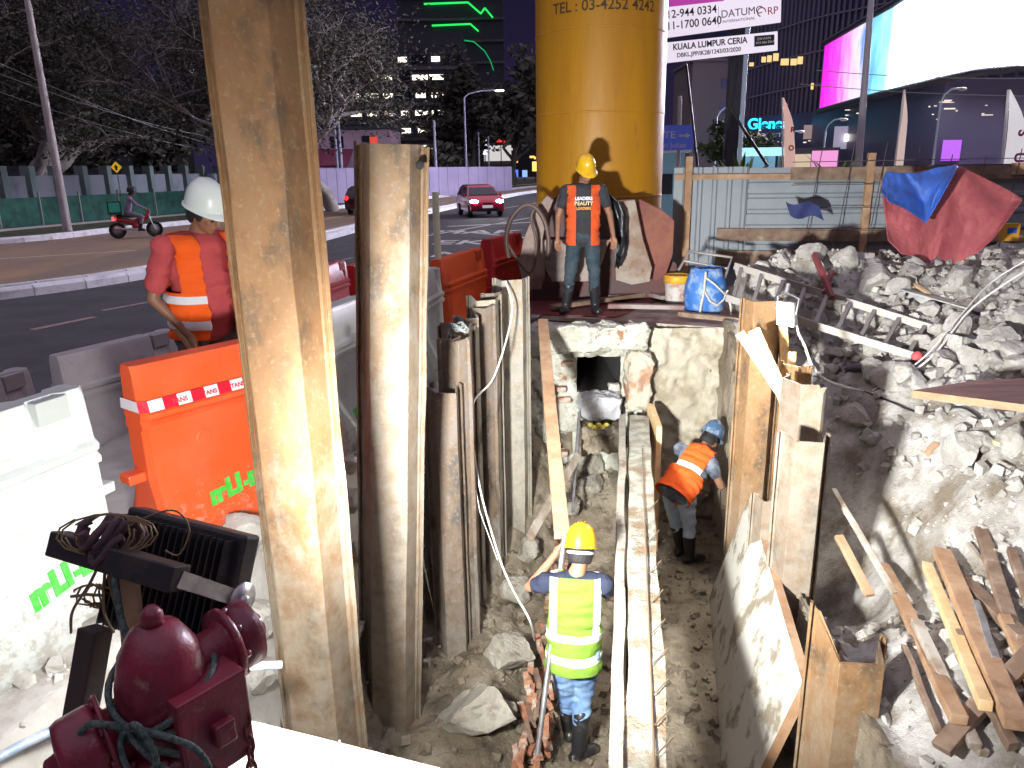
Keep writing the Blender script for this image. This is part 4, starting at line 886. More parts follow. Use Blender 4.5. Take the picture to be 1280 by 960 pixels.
# ============================================================ hydrant and the work lamp tied to it
hyd_m = mat('maroon_gloss_paint', (.24,.02,.045), .36, col2=(.13,.014,.03), scale=9, thr=(.4,.62), bump=.6, bscale=28, dist=.005, coat=.15, col3=(.3,.16,.13), scale3=16, thr3=(.6,.7))
hb = V(-.715, 1.3, .475)
H = empty('fire_hydrant', hb, 'maroon pillar hydrant with chained caps in the lower left foreground', 'hydrant')
H.scale = (.87,.87,1.0)
mb = MB()
mb.lathe([(.115,-.18),(.115,-.14),(.085,-.13),(.082,.55),(.09,.57),(.1,.6),(.1,.66),(.105,.7),(.1,.76),(.085,.82),(.055,.865),(.02,.88),(0,.88)], 36)
mb.lathe([(.018,.87),(.026,.875),(.024,.9),(.012,.915),(0,.917)], 16)
HB = mb.build('standpipe', hyd_m, H)
def nozzle(dirv, z, L_, r, parent, base=.04):
    d = Vector(dirv).normalized(); M = d.to_track_quat('Z', 'Y').to_matrix().to_4x4(); M.translation = V(0, 0, z)+d*base
    mb = MB(); mb.lathe([(r*.82,0),(r*.82,L_*.4),(r*1.0,L_*.42),(r*1.04,L_*.5),(r*1.0,L_*.56),(r*.9,L_*.58)], 32, M); return mb, M
n1, M1 = nozzle((-.66,-.5,-.12), .68, .2, .075, H); M1 = M1 @ Matrix.Diagonal((1,1,.56,1)); n1.build('outlet', hyd_m, H)
mb = MB(); mb.lathe([(.07,.17),(.084,.175),(.088,.2),(.086,.3),(.08,.325),(.05,.335),(.045,.335)], 36, M1)
mb.lathe([(.045,.33),(.03,.335),(.026,.375),(.02,.385),(0,.386)], 18, M1); cp = mb.build('outlet_cap', hyd_m, H)
n2, M2 = nozzle((.6,.78,.05), .74, .26, .065, H); n2.build('outlet', hyd_m, H)
mb = MB(); mb.lathe([(.06,.13),(.074,.135),(.076,.19),(.06,.2),(.03,.2),(.03,.22),(0,.22)], 32, M2); mb.build('outlet_cap', hyd_m, H)
for Mx, rr_b, zz_b in ((M2, .072, .125), (M1, .083, .16)):
    mb = MB(); mb.lathe([(rr_b*.8,zz_b-.012),(rr_b*1.18,zz_b-.012),(rr_b*1.18,zz_b+.004),(rr_b*.8,zz_b+.004)], 32, Mx)
    for kb in range(8): ab = kb*math.pi/4; mb.lathe([(0,0),(.009,0),(.009,.016),(0,.016)], 6, Mx @ Matrix.Translation(V(rr_b*1.06*math.cos(ab), rr_b*1.06*math.sin(ab), zz_b+.0)))
    mb.build('bolted_flange', hyd_m, H)
mb = MB(); mb.lathe([(.1,.595),(.128,.6),(.128,.622),(.1,.628)], 36)
for kb in range(10): ab = kb*math.pi/5; mb.lathe([(0,.62),(.009,.62),(.009,.636),(0,.636)], 6, Matrix.Translation(V(.116*math.cos(ab), .116*math.sin(ab), 0)))
mb.build('bolted_flange', hyd_m, H)
mb = MB(); Mb = Euler((R(0), R(0), R(-38))).to_matrix(); mb.box(V(.085,-.01,.66), (.13,.17,.2), Mb); mb.box(V(.15,-.055,.66), (.03,.05,.05), Mb); mb.build('valve_block', hyd_m, H, bevel=.006)
def chain(pts, parent, m_, s=.022):
    """chain of oval links following a polyline, one part"""
    pts = [Vector(p) for p in pts]; mb = MB(); tot = 0; segs = []
    for a, b in zip(pts[:-1], pts[1:]): segs.append((a, b, (b-a).length)); tot += segs[-1][2]
    n = int(tot/(s*1.35))
    for i in range(n):
        dd = (i+.5)/n*tot
        for a, b, l_ in segs:
            if dd <= l_: break
            dd -= l_
        c = a.lerp(b, min(1, dd/l_)); t = (b-a).normalized(); x = t.cross(V(0,1,.3)).normalized(); y = t.cross(x)
        if i % 2: x, y = y, x
        mb.tube([c+t*s*math.cos(k)+x*s*.5*math.sin(k) for k in [j*math.pi/5 for j in range(10)]], s*.2, 6, closed=True)
    return mb.build('chain', m_, parent)
rustred = mat('rusty_red_chain', (.14,.03,.03), .6, metal=.3, bump=.3, bscale=60, dist=.002)
chain([V(.17,.02,.72), V(.18,.0,.55), V(.175,-.01,.42)], H, rustred)
chain([V(.12,-.07,.58), V(.1,-.1,.45), V(.06,-.12,.32), V(.03,-.13,.22)], H, rustred)
# dark green rope lashed round the hydrant
grope = mat('dark_green_rope', (.03,.06,.055), .85, col2=(.12,.15,.13), scale=70, bump=1, bscale=160, dist=.003)
rp = empty('green_rope', hb, 'dark green rope lashed around the maroon hydrant', 'rope'); rp.scale = H.scale
mb = MB(); ring = lambda r, z, tx, ty, n=28: [V(r*math.cos(a), r*math.sin(a), z+tx*r*math.cos(a)+ty*r*math.sin(a)) for a in [i*2*math.pi/n for i in range(n)]]
mb.tube(ring(.115, .72, .35, .2), .008, 7, closed=True); mb.tube(ring(.113, .735, -.25, .3), .008, 7, closed=True); mb.tube(ring(.118, .64, -.5, -.35), .008, 7, closed=True)
kx = V(-.03,-.118,.72)
mb.tube(sp_([kx, kx+V(.05,-.04,.03), kx+V(.08,-.05,-.04), kx+V(.03,-.05,-.08), kx+V(-.01,-.02,-.03), kx]), .007, 7)
mb.tube(sp_([kx, kx+V(-.06,-.03,.03), kx+V(-.1,-.02,-.02), kx+V(-.11,-.03,-.1)]), .007, 7)
mb.tube(sp_([kx, kx+V(.1,-.03,.0), kx+V(.17,-.02,-.06), kx+V(.19,-.03,-.22), kx+V(.2,-.03,-.42)]), .007, 7)
mb.tube(sp_([kx, kx+V(.03,-.02,-.03), kx+V(.1,-.03,-.08), kx+V(.2,-.02,-.1)]), .006, 7)
mb.tube(sp_([V(-.09,.06,.76), V(-.13,.1,.84), V(-.15,.14,.92)]), .009, 7)
mb.build('rope_lashing', grope, rp)
# ---- work lamp (seen from behind)
fdir = FL_DIR
fx = fdir.cross(V(0,0,1)).normalized(); fu = fx.cross(fdir).normalized()
MF = Matrix(((fx.x, fdir.x, fu.x, 0), (fx.y, fdir.y, fu.y, 0), (fx.z, fdir.z, fu.z, 0), (0,0,0,1))) @ Matrix.Rotation(R(2), 4, 'Y')
FL = empty('work_floodlight', FLOOD_POS, 'black finned floodlight on a bracket tied above the maroon hydrant', 'floodlight')
M3 = MF.to_3x3()
def fb(mb, c, s): mb.box(M3 @ Vector(c), s, M3)
mb = MB(); fb(mb, (0,0,0), (.37,.055,.29)); mb.build('housing', black_metal, FL, bevel=.008)
mb = MB()
for k in range(17): fb(mb, (-.16+k*.02, -.044, 0), (.005,.036,.26))
mb.build('cooling_fins', black_metal, FL)
mb = MB(); fb(mb, (0,.028,0), (.28,.006,.21)); mb.build('lamp_panel', emit('flood_led', (1,.96,.86), 60), FL)
mb = MB(); rim = [M3 @ Vector(p) for p in ((-.185,-.0,0),(-.16,-.2,.06),(.185,-.2,.06),(.185,0,0))]
mb.bar(rim[0], rim[1], .004, .035, M3 @ V(1,0,0)); mb.build('bracket_arm', black_metal, FL); mb = MB(); mb.bar(rim[2], rim[3], .035, .004, M3 @ V(1,0,0)); mb.build('bracket_arm', steel, FL)
mb = MB(); mb.bar(rim[1]+M3 @ V(-.02,0,0), rim[2], .055, .05, M3 @ V(0,1,0)); mb.build('bracket_bar', timber_dark if False else black_metal, FL, bevel=.004)
for s in (-1, 1): mb = MB(); Mx = Matrix.Translation(M3 @ V(s*.19,0,0)) @ MF @ Matrix.Rotation(R(90), 4, 'Y'); mb.lathe([(0,-.006),(.04,-.006),(.04,.004),(0,.004)], 22, Mx); mb.lathe([(0,-.014),(.012,-.014),(.012,.014),(0,.014)], 8, Mx); mb.build('pivot_disc', steel, FL)
# stand post behind: dark square timber tied up
plank('dark timber post carrying the floodlight, beside the hydrant', V(-1.12,1.2,.3), V(-.97,1.52,1.2), .06, .05, mat('black_timber', (.045,.032,.028), .8, bump=.4, bscale=40, dist=.006), 'post', 'timber_post')
plank('light wooden strip standing against the back of the floodlight', V(-.86,1.42,.9), FLOOD_POS+V(-.06,-.1,.12), .05, .02, timber, 'batten', 'batten')
cloth_m = mat('knotted_cloth', (.13,.07,.08), .9, col2=(.07,.045,.05), scale=14, bump=1, bscale=30, dist=.01)
ct = empty('cloth_tie', FLOOD_POS+M3 @ V(-.03,-.2,.09), 'bundle of knotted cloth and wire holding the floodlight bracket', 'tie')
mb = MB()
for k in range(7): a = random.random()*6; c = V(random.uniform(-.03,.03), random.uniform(-.02,.02), random.uniform(-.02,.03)); mb.tube([c+V(.03*math.cos(a+t), .02*math.sin(a+t*1.3), .025*math.sin(t*1.7+a)) for t in [j*.6 for j in range(10)]], .009, 6)
mb.build('knot', cloth_m, ct)
mb = MB(); wirem = mat('copper_wire', (.22,.15,.08), .5, metal=.5)
for k in range(7):
    a = random.random()*6; mb.tube([V(.05*math.cos(a+t)*(1+.2*k % 2), .02*math.sin(a+t), .04*math.sin(t+a)+.02) for t in [j*.5 for j in range(11)]], .0022, 5)
for dx in (-.03, .0, -.1): mb.tube(sp_([V(0,0,0), V(dx*.4,-.02,-.08), V(dx,-.01,-.16), V(dx*1.4,.03,-.24)]), .0035, 5)
mb.tube(sp_([V(.02,0,.02), V(.08,.02,.05), V(.14,.03,.06), V(.17,.02,.02), V(.15,.0,-.03), V(.12,.0,-.02)]), .0022, 5)
mb.build('wire_loops', wirem, ct)
ct2 = empty('wire_scrap', atY(125, 745, 1.6), 'loose curl of wire and tape on the left side of the floodlight', 'wire'); mb = MB()
for k in range(6): a = random.random()*6; mb.tube([V(.035*math.cos(a+t)+.01*k-.03, .01*math.sin(3*t), .03*math.sin(t+a)) for t in [j*.55 for j in range(9)]], .0025, 5)
mb.tube([V(-.07,0,0), V(-.03,0,.005), V(.02,0,.0)], .004, 5); mb.build('wire_curl', wirem, ct2)
# ============================================================ yellow pillar
CY_ = 10.3; pc = atY(751, 200, CY_)
YP = empty('billboard_pillar', (pc.x+.0, CY_+.2, .4), 'huge yellow steel pillar with TEL lettering behind the standing man', 'pillar')
yel = mat('yellow_gloss_paint', (.5,.235,.006), .48, col2=(.38,.16,.006), scale=1.4, thr=(.4,.7), bump=.3, bscale=6, dist=.03, coat=0, noise_rough=.14, stretch=(1,1,.18), col3=(.3,.15,.03), scale3=9, thr3=(.62,.74))
rY = 156/941*10.1/2*1.0
mb = MB(); prof = []
for z in np.arange(0, 9, .25): prof.append((rY, z))
mb.lathe(prof, 96); mb.build('shaft', yel, YP)
for zz in (atY(751, 248, CY_-rY).z-.4, atY(751, 137, CY_-rY).z-.4, atY(751, 28, CY_-rY).z-.4):
    mb = MB(); mb.lathe([(rY+.0005, zz-.012),(rY+.006, zz-.006),(rY+.006, zz+.006),(rY+.0005, zz+.012)], 96); mb.build('weld_seam', yel, YP)
# base skirt dark stained
mb = MB(); mb.lathe([(rY+.004,0),(rY+.004,.55)], 96); 
zt = atY(751, 1, CY_-rY).z-.4
s_ = 'TEL : 03-4252 4242'
# wrap the lettering round the shaft
o = text(s_, .168, mat('dark_lettering', (.06,.035,.01), .6), YP, Matrix.Identity(4), 'lettering', .001, bold=.0015)
for v in o.data.vertices:
    a = v.co.x/rY - R(4); h_ = v.co.y; rr = rY+.003+v.co.z; v.co = Vector((rr*math.sin(a), -rr*math.cos(a), zt+h_))
# ============================================================ excavator bucket, scrap plate, rubble block and hoses behind the man
def extrude_plate(name, label, cat, pix, Y, t, m_, tiltY=0, parent=None):
    P_ = [atY(x, y, Y+(y-300)*-tiltY) for x, y in pix]; n = len(P_); mb = MB(); off = V(.15, 1, 0).normalized()*t
    mb.add(P_+[p+off for p in P_], [tuple(range(n)), tuple(reversed(range(n, 2*n)))]+[(i, (i+1) % n, (i+1) % n+n, i+n) for i in range(n)])
    o = mb.build(name, m_, parent, bevel=.006)
    if parent is None: tag(o, label, cat)
    return o
buck_m = mat('worn_brown_bucket_steel', (.17,.1,.075), .55, metal=.2, col2=(.28,.22,.18), scale=4, bump=.4, bscale=18, dist=.01, noise_rough=.15)
bred = mat('dull_red_steel', (.22,.04,.04), .5, metal=.1, col2=(.14,.05,.04), scale=4, bump=.3, bscale=18, dist=.01)
bgrey = mat('greyish_scraped_steel', (.36,.31,.27), .6, col2=(.26,.17,.13), scale=5, bump=.4, bscale=22, dist=.01)
EB = empty('excavator_bucket', atz(730, 352, .6), 'scraped brown and red excavator bucket behind the standing man', 'excavator bucket')
bx = EB.location; prof = []
for k in range(13): a = R(-160+k*17); prof.append((.52*math.cos(a)*.95, .48+.5*math.sin(a)))
mb = MB(); W_ = 1.15; inner = [(x*.93, .48+(z-.48)*.93) for x, z in prof]
for i in range(12):
    (x0, z0), (x1, z1) = prof[i], prof[i+1]; (u0, w0), (u1, w1) = inner[i], inner[i+1]
    mb.add([V(-W_/2, x0, z0), V(W_/2, x0, z0), V(W_/2, x1, z1), V(-W_/2, x1, z1)], [(0,1,2,3)], True); mb.add([V(-W_/2, u0, w0), V(W_/2, u0, w0), V(W_/2, u1, w1), V(-W_/2, u1, w1)], [(0,1,2,3)], True)
mb.build('bucket_shell', bgrey, EB, rot=(0,0,R(180)))
for s in (-1, 1):
    mb = MB(); mb.prism([(x, z) for x, z in prof]+[(-.35,.75)], 0, .04, Matrix.Translation(V(s*W_/2,0,0)) @ Matrix.Rotation(R(90), 4, 'Z') @ Matrix.Rotation(R(90), 4, 'X')); mb.build('side_plate', buck_m, EB)
for k in range(4): mb = MB(); mb.prism([(-.05,0),(.05,0),(.025,.16),(-.025,.16)], -.02, .02, Matrix.Translation(V(-.45+k*.3,-.5,.36)) @ Matrix.Rotation(R(70), 4, 'X')); mb.build('tooth', buck_m, EB)
mb = MB(); arch = [V(.0+.56*math.cos(a)-.1, -.25, .45+.68*math.sin(a)) for a in [R(8+14*i) for i in range(13)]]
for a, b in zip(arch[:-1], arch[1:]): mb.bar(a, b+(b-a)*.1, .12, .1, (0,1,0))
mb.build('hitch_arch', buck_m, EB)
o = extrude_plate('skirt', None, None, [(672,300),(762,300),(752,330),(742,352),(690,352),(678,330)], 9.1, .04, bgrey, parent=EB); o.matrix_parent_inverse = EB.matrix_world.inverted() if False else Matrix.Translation(-EB.location)
extrude_plate('scrap_plate', 'reddish rusted steel plate leaning right of the concrete wedge', 'steel plate', [(792,255),(800,249),(830,264),(843,276),(841,318),(832,345),(820,352),(808,345),(800,310)], 9.2, .05, mat('orange_red_rust', (.26,.1,.06), .8, col2=(.18,.06,.05), scale=4, bump=.5, bscale=14, dist=.02))
cw = extrude_plate('concrete_wedge', 'pale concrete wedge leaning against the rusted plate', 'concrete', [(772,252),(794,250),(804,300),(815,335),(812,352),(790,356),(770,350),(768,300)], 8.95, .35, mat('wedge_concrete', (.36,.31,.25), .9, col2=(.25,.16,.11), scale=4, bump=.7, bscale=18, dist=.03))
extrude_plate('brown_steel_arm', 'brown steel arm piece left of the standing man', 'steel arm', [(654,300),(660,285),(672,258),(684,244),(692,250),(684,270),(678,300),(680,345),(676,362),(655,362),(648,330)], 8.9, .12, buck_m)
o = extrude_plate('back_plate', None, None, [(664,320),(670,280),(688,250),(712,235),(748,232),(772,250),(784,280),(846,330),(846,376),(655,376)], 9.45, .04, mat('dark_red_inner_steel', (.12,.035,.03), .6, col2=(.08,.05,.045), scale=4, bump=.4, bscale=14, dist=.01), parent=EB); o.matrix_parent_inverse = Matrix.Translation(-EB.location)
# black tarp scrap draped behind the man
P_ = []
for i in range(9):
    f = i/8; c = [(738,232),(750,238),(762,250),(768,262),(772,275),(775,290),(777,305),(775,320),(770,332)][i]; w = [6,16,24,26,24,18,14,9,4][i]
    P_.append([atY(c[0]+w*(u-.5), c[1]+4*math.sin(u*6+i), 8.75+.06*math.sin(u*9+i)) for u in [k/6 for k in range(7)]])
mb = MB(); mb.grid(P_); o = mb.build('black_sheeting', mat('black_sheeting', (.012,.012,.014), .3, bump=.4, bscale=18, dist=.02)); s__ = o.modifiers.new('s', 'SOLIDIFY'); s__.thickness = .01; tag(o, 'black sheeting draped over the bucket beside the standing man', 'sheeting')
for lab, pts, r_ in (('brown hose looping high left of the standing man', [(636,322),(633,300),(637,278),(648,262),(660,256),(672,262),(682,280),(686,305),(684,325)], .028), ('thin dark hose curling beside the brown loop', [(632,300),(645,322),(660,340),(668,330),(670,300),(664,275),(668,262),(676,266)], .018)):
    pipe(lab, sp_([atY(x, y, 8.6) for x, y in pts]), r_, mat('brown_hose', (.1,.065,.05), .5, bump=.3, bscale=40, dist=.003), 'hose', 'hose')
# ============================================================ hoarding along the right
hoard_m = mat('grey_painted_sheet_metal', (.2,.225,.24), .55, metal=.1, col2=(.26,.285,.3), scale=1.5, bump=.08, bscale=8, noise_rough=.1)
def corr(name, a, b, z0, z1, horiz, parent, dep=.02, pitch=.19):
    """ribbed sheet from a to b"""
    a = Vector(a); b = Vector(b); L_ = (b-a).length; t = (b-a).normalized(); n = V(t.y, -t.x, 0); mb = MB()
    if horiz:
        zs = []; z = z0
        while z < z1:
            for dz, o_ in ((0,0),(pitch*.62,0),(pitch*.72,dep),(pitch*.9,dep)): zs.append((min(z+dz, z1), o_))
            z += pitch
        mb.grid([[V(a.x, a.y, z)+n*o_, V(b.x, b.y, z)+n*o_] for z, o_ in zs], smooth=False)
    else:
        xs = []; x = 0
        while x < L_:
            for dx, o_ in ((0,0),(pitch*.6,0),(pitch*.7,dep),(pitch*.9,dep)): xs.append((min(x+dx, L_), o_))
            x += pitch
        mb.grid([[V(a.x, a.y, z)+t*x_+n*o_ for x_, o_ in xs] for z in (z0, z1)], smooth=False)
    return mb.build(name, hoard_m, parent)
H0 = atY(842, 235, 10.4); H1 = V(9.2, 8.7, 0)
HD = empty('site_hoarding', V(H0.x, 10.4, 0), 'grey ribbed metal hoarding with timber rails along the right of the site', 'hoarding')
hl = lambda p: Vector(p)-HD.location
ta = V(H0.x, 10.4, 0); tb = V(9.4, 9.0, 0); tt = (tb-ta)
def hp(f, z, off=0): p = ta+tt*f; n = V(tt.y, -tt.x, 0).normalized(); return p+n*off+V(0,0,z)
ztop = atY(1000, 207, 9.9).z
corr('ribbed_sheet', hl(hp(0,0)), hl(hp(.13,0)), .15, ztop, False, HD)
corr('ribbed_sheet', hl(hp(.131,0,.02)), hl(hp(.62,0,.02)), .75+.3, ztop-.02, True, HD, pitch=.2)
corr('ribbed_sheet', hl(hp(.621,0)), hl(hp(1,0)), .72+.3, ztop-.03, True, HD, pitch=.2)
corr('ribbed_sheet', hl(hp(.131,0,.03)), hl(hp(.8,0,.03)), .1, .95, True, HD, pitch=.2)
for f in (.025, .33, .62, .9):
    mb = MB(); mb.box(hl(hp(f, 1.15 if f != .62 else 1.2, .09)), (.09,.06,2.35 if f in (.025,.33) else 2.6)); mb.build('timber_post', timber, HD, bevel=.004)
for (f0, f1, z, w) in ((0,.33,ztop-.12,.07),(.2,.62,ztop-.1,.16),(.55,1,ztop-.08,.14),(.08,.6,1.32,.16),(.08,.9,1.02,.18),(.5,1,1.3,.14)):
    mb = MB(); mb.bar(hl(hp(f0, z, .07+.02*(w > .1))), hl(hp(f1, z-.02, .07)), .035, w); mb.build('timber_rail', timber_dark if w > .15 else timber, HD, bevel=.003)
# steel mesh leaning
mesh_m = mat('rusty_mesh', (.08,.06,.055), .7)
RM = empty('rebar_mesh', hp(.5, .5, .4), 'tall rusty reinforcing mesh leaning against the hoarding', 'rebar mesh')
mb = MB(); rl = lambda p: p-RM.location
for i in range(15):
    f = .22+i*.052; mb.tube([rl(hp(f-.02, .45, .55)), rl(hp(f+.01, 1.4, .3)), rl(hp(f+.028, ztop+.18+.1*math.sin(i), .12))], .006, 5)
mb.build('vertical_bars', mesh_m, RM)
mb = MB()
for j in range(7): z = .55+j*.28; mb.tube([rl(hp(.2, z, .5-j*.055)), rl(hp(.95, z, .5-j*.055))], .005, 5)
mb.build('horizontal_bars', mesh_m, RM)
# cloth scrap on the rail
mb = MB(); P_ = [[atY(982+42*u+6*v, 252+6*v*3+u*4+3*math.sin(u*7), 9.35+.03*math.sin(9*u+4*v)) for u in [i/8 for i in range(9)]] for v in [j/4*(1) for j in range(5)]]; mb.grid(P_)
tag(mb.build('cloth_scrap', mat('navy_cloth', (.025,.035,.12), .8)), 'dark blue cloth scrap hung on the mesh by the middle rail', 'cloth')
# tarpaulin
def tarp(name, outline_top, outline_bot, Y0, m_, parent, seed, nu=110, nv=70, tooth=0, yo=0):
    P_ = []
    def ip(pl, u): 
        f = u*(len(pl)-1); i = min(int(f), len(pl)-2); t = f-i; return (pl[i][0]*(1-t)+pl[i+1][0]*t, pl[i][1]*(1-t)+pl[i+1][1]*t)
    for j in range(nv):
        v = j/(nv-1); row = []
        for i in range(nu):
            u = i/(nu-1); a = ip(outline_top, u); b = ip(outline_bot, u); x = a[0]*(1-v)+b[0]*v; y = a[1]*(1-v)+b[1]*v
            an = math.atan2(v+.15, u-.42+.001*seed); rr = .6*math.cos(an*9+2*mnoise.noise(V(an*2, v, seed))); dep = .06*rr*(.3+v)+.06*mnoise.noise(V(u*3+seed, v*2, 1))+.012*(1-2*abs(mnoise.noise(V(u*9, v*4+u*5, seed))))+.004*mnoise.noise(V(u*40, v*30, seed))
            row.append(atY(x, y, Y0-.35*v+dep+yo))
        P_.append(row)
    mb = MB(); mb.grid(P_); o = mb.build(name, m_, parent); s = o.modifiers.new('s', 'SOLIDIFY'); s.thickness = .006; return o
TP = empty('tarpaulin', atY(1190, 270, 8.3), 'big red tarpaulin with a blue folded corner hung over the hoarding', 'tarpaulin')
red_tp = mat('faded_red_tarpaulin', (.4,.1,.1), .65, col2=(.34,.07,.08), scale=4, bump=.35, bscale=16, dist=.02); blue_tp = mat('blue_tarpaulin', (.03,.085,.32), .6, col2=(.03,.12,.5), scale=5, bump=.35, bscale=18, dist=.02)
for o in (tarp('red_sheet', [(1101,226),(1118,220),(1150,214),(1196,205),(1230,222),(1262,238),(1278,248)], [(1110,300),(1128,318),(1150,322),(1160,330),(1172,320),(1192,339),(1215,322),(1240,300),(1276,252)], 8.3, red_tp, TP, 2),
          tarp('blue_fold', [(1103,226),(1108,214),(1126,216),(1150,216),(1172,209),(1197,206)], [(1102,240),(1112,252),(1134,262),(1158,279),(1172,254),(1196,210)], 8.3, blue_tp, TP, 5, nv=40, yo=-.14)):
    o.matrix_parent_inverse = Matrix.Translation(-TP.location)
# small orange packet behind tarp
p = atY(1262, 290, 8.9); mb = MB(); mb.box((0,0,0), (.18,.08,.2)); mb.box((0,-.045,.02),(.1,.01,.06), mi=1); tag(mb.build('yellow_box', [mat('orange_card', (.6,.3,.03), .6), blue_tp], None, p), 'yellow and blue box hooked behind the tarpaulin on the hoarding', 'box')

# ============================================================ roadside left
conc_pole = mat('pale_pole_paint', (.5,.44,.43), .6, col2=(.38,.33,.32), scale=2)
def lamp_pole(label, base, h, r0, r1, lean=(0,0), arm=None, lit=False, m_=None, power=0, wide=1.6):
    root = empty('street_pole', base, label, 'pole'); mb = MB(); N = 8
    mb.tube([V(lean[0]*i/N, lean[1]*i/N, h*i/N) for i in range(N+1)], [r0+(r1-r0)*i/N for i in range(N+1)], 14); mb.build('shaft', m_ or conc_pole, root)
    if arm:
        mb = MB(); t = V(lean[0], lean[1], h); mb.tube([t, t+V(arm*.15,0,.35), t+V(arm*.5,0,.6), t+V(arm,0,.65)], r1*.8, 8); mb.build('arm', m_ or conc_pole, root)
        mb = MB(); mb.ball(t+V(arm*1.1,0,.6), (wide*.3,.16,.09), 12); mb.build('lamp_head', emit('street_lamp_lit', (1,.95,.85), 6) if lit else conc_pole, root)
    return root
pb = atz(85, 290, .1); lamp_pole('tall pale tapered pole on the grass verge, left of the motorcycle', pb, 14, .17, .07)
# wires across the left tree
for i, (a, b) in enumerate((((-20,70),(300,188)),((-20,85),(300,176)),((-20,108),(300,192)))):
    A_ = atY(*a, 36); B_ = atY(*b, 60); mb = MB(); mb.tube(sag(A_, B_, 16, .5), .022, 5); tag(mb.build('overhead_wire', mat('wire_grey', (.3,.3,.3), .6)), ('highest', 'middle', 'lowest')[i]+' of the three overhead wires crossing the big tree', 'wire')
# green mesh fence and park wall
mesh_g = mat('green_netting', (.015,.07,.055), .85, col2=(.03,.13,.1), scale=2, bump=.3, bscale=6)
FG = offset(FAR, 6.2); WL = offset(FAR, 11)
def along(line, y0, y1): return [p for p in line if y0 <= p.y <= y1]
fl = along(FG, 24, 62)
GF = empty('green_fence', V(fl[0].x, fl[0].y, .1), 'low green netting fence on thin posts along the footpath', 'fence')
mb = MB(); mb.grid([[V(p.x, p.y, z)-GF.location for p in fl] for z in (.12, 1.35)]); mb.build('netting', mesh_g, GF)
for p in fl[::3]: mb = MB(); mb.box(V(p.x, p.y-.08, .8)-GF.location, (.07,.07,1.5)); mb.build('fence_post', mat('post_grey', (.3,.32,.32), .6), GF)
wl2 = along(WL, 26, 70); PW = empty('park_wall', V(wl2[0].x, wl2[0].y, .1), 'pale panel wall with square pillars below the big dark tree', 'wall')
wall_m = mat('blue_grey_wall', (.24,.25,.3), .85, col2=(.12,.12,.15), scale=.5, thr=(.5,.72), bump=.2, bscale=4); pil_m = mat('wall_pillar', (.16,.2,.2), .85)
mb = MB()
for a, b in zip(wl2[:-1], wl2[1:]): mb.bar(V(a.x, a.y, 1.3)-PW.location, V(b.x, b.y, 1.3)-PW.location, .14, 2.0)
mb.build('wall_panels', wall_m, PW)
for p in wl2[::2]: mb = MB(); mb.box(V(p.x, p.y, 1.45)-PW.location, (.5,.5,2.7)); mb.build('wall_pillar', pil_m, PW)
# yellow warning sign
sg = empty('warning_sign', atz(155, 268, .1)+V(0,0,0), 'small yellow diamond road sign in front of the park wall', 'sign'); s = sg.location.y/941
mb = MB(); mb.tube([V(0,0,0), V(0,0,2.2)], .04, 6); mb.build('sign_post', steel, sg); mb = MB(); M = Matrix.Translation(V(0,-.06,2.6)) @ Matrix.Rotation(R(90), 4, 'X') @ Matrix.Rotation(R(45), 4, 'Z'); mb.prism([(-.22,-.22),(.22,-.22),(.22,.22),(-.22,.22)], -.01, .01, M); mb.build('sign_plate', emit('sign_yellow', (.8,.45,.02), .5), sg)
mb = MB(); mb.prism([(-.06,-.15),(.06,-.15),(.06,0),(.12,0),(0,.17),(-.12,0),(-.06,0)], -.01, .01, Matrix.Translation(V(0,-.08,2.58)) @ Matrix.Rotation(R(90), 4, 'X')); mb.build('arrow', black_plastic, sg)

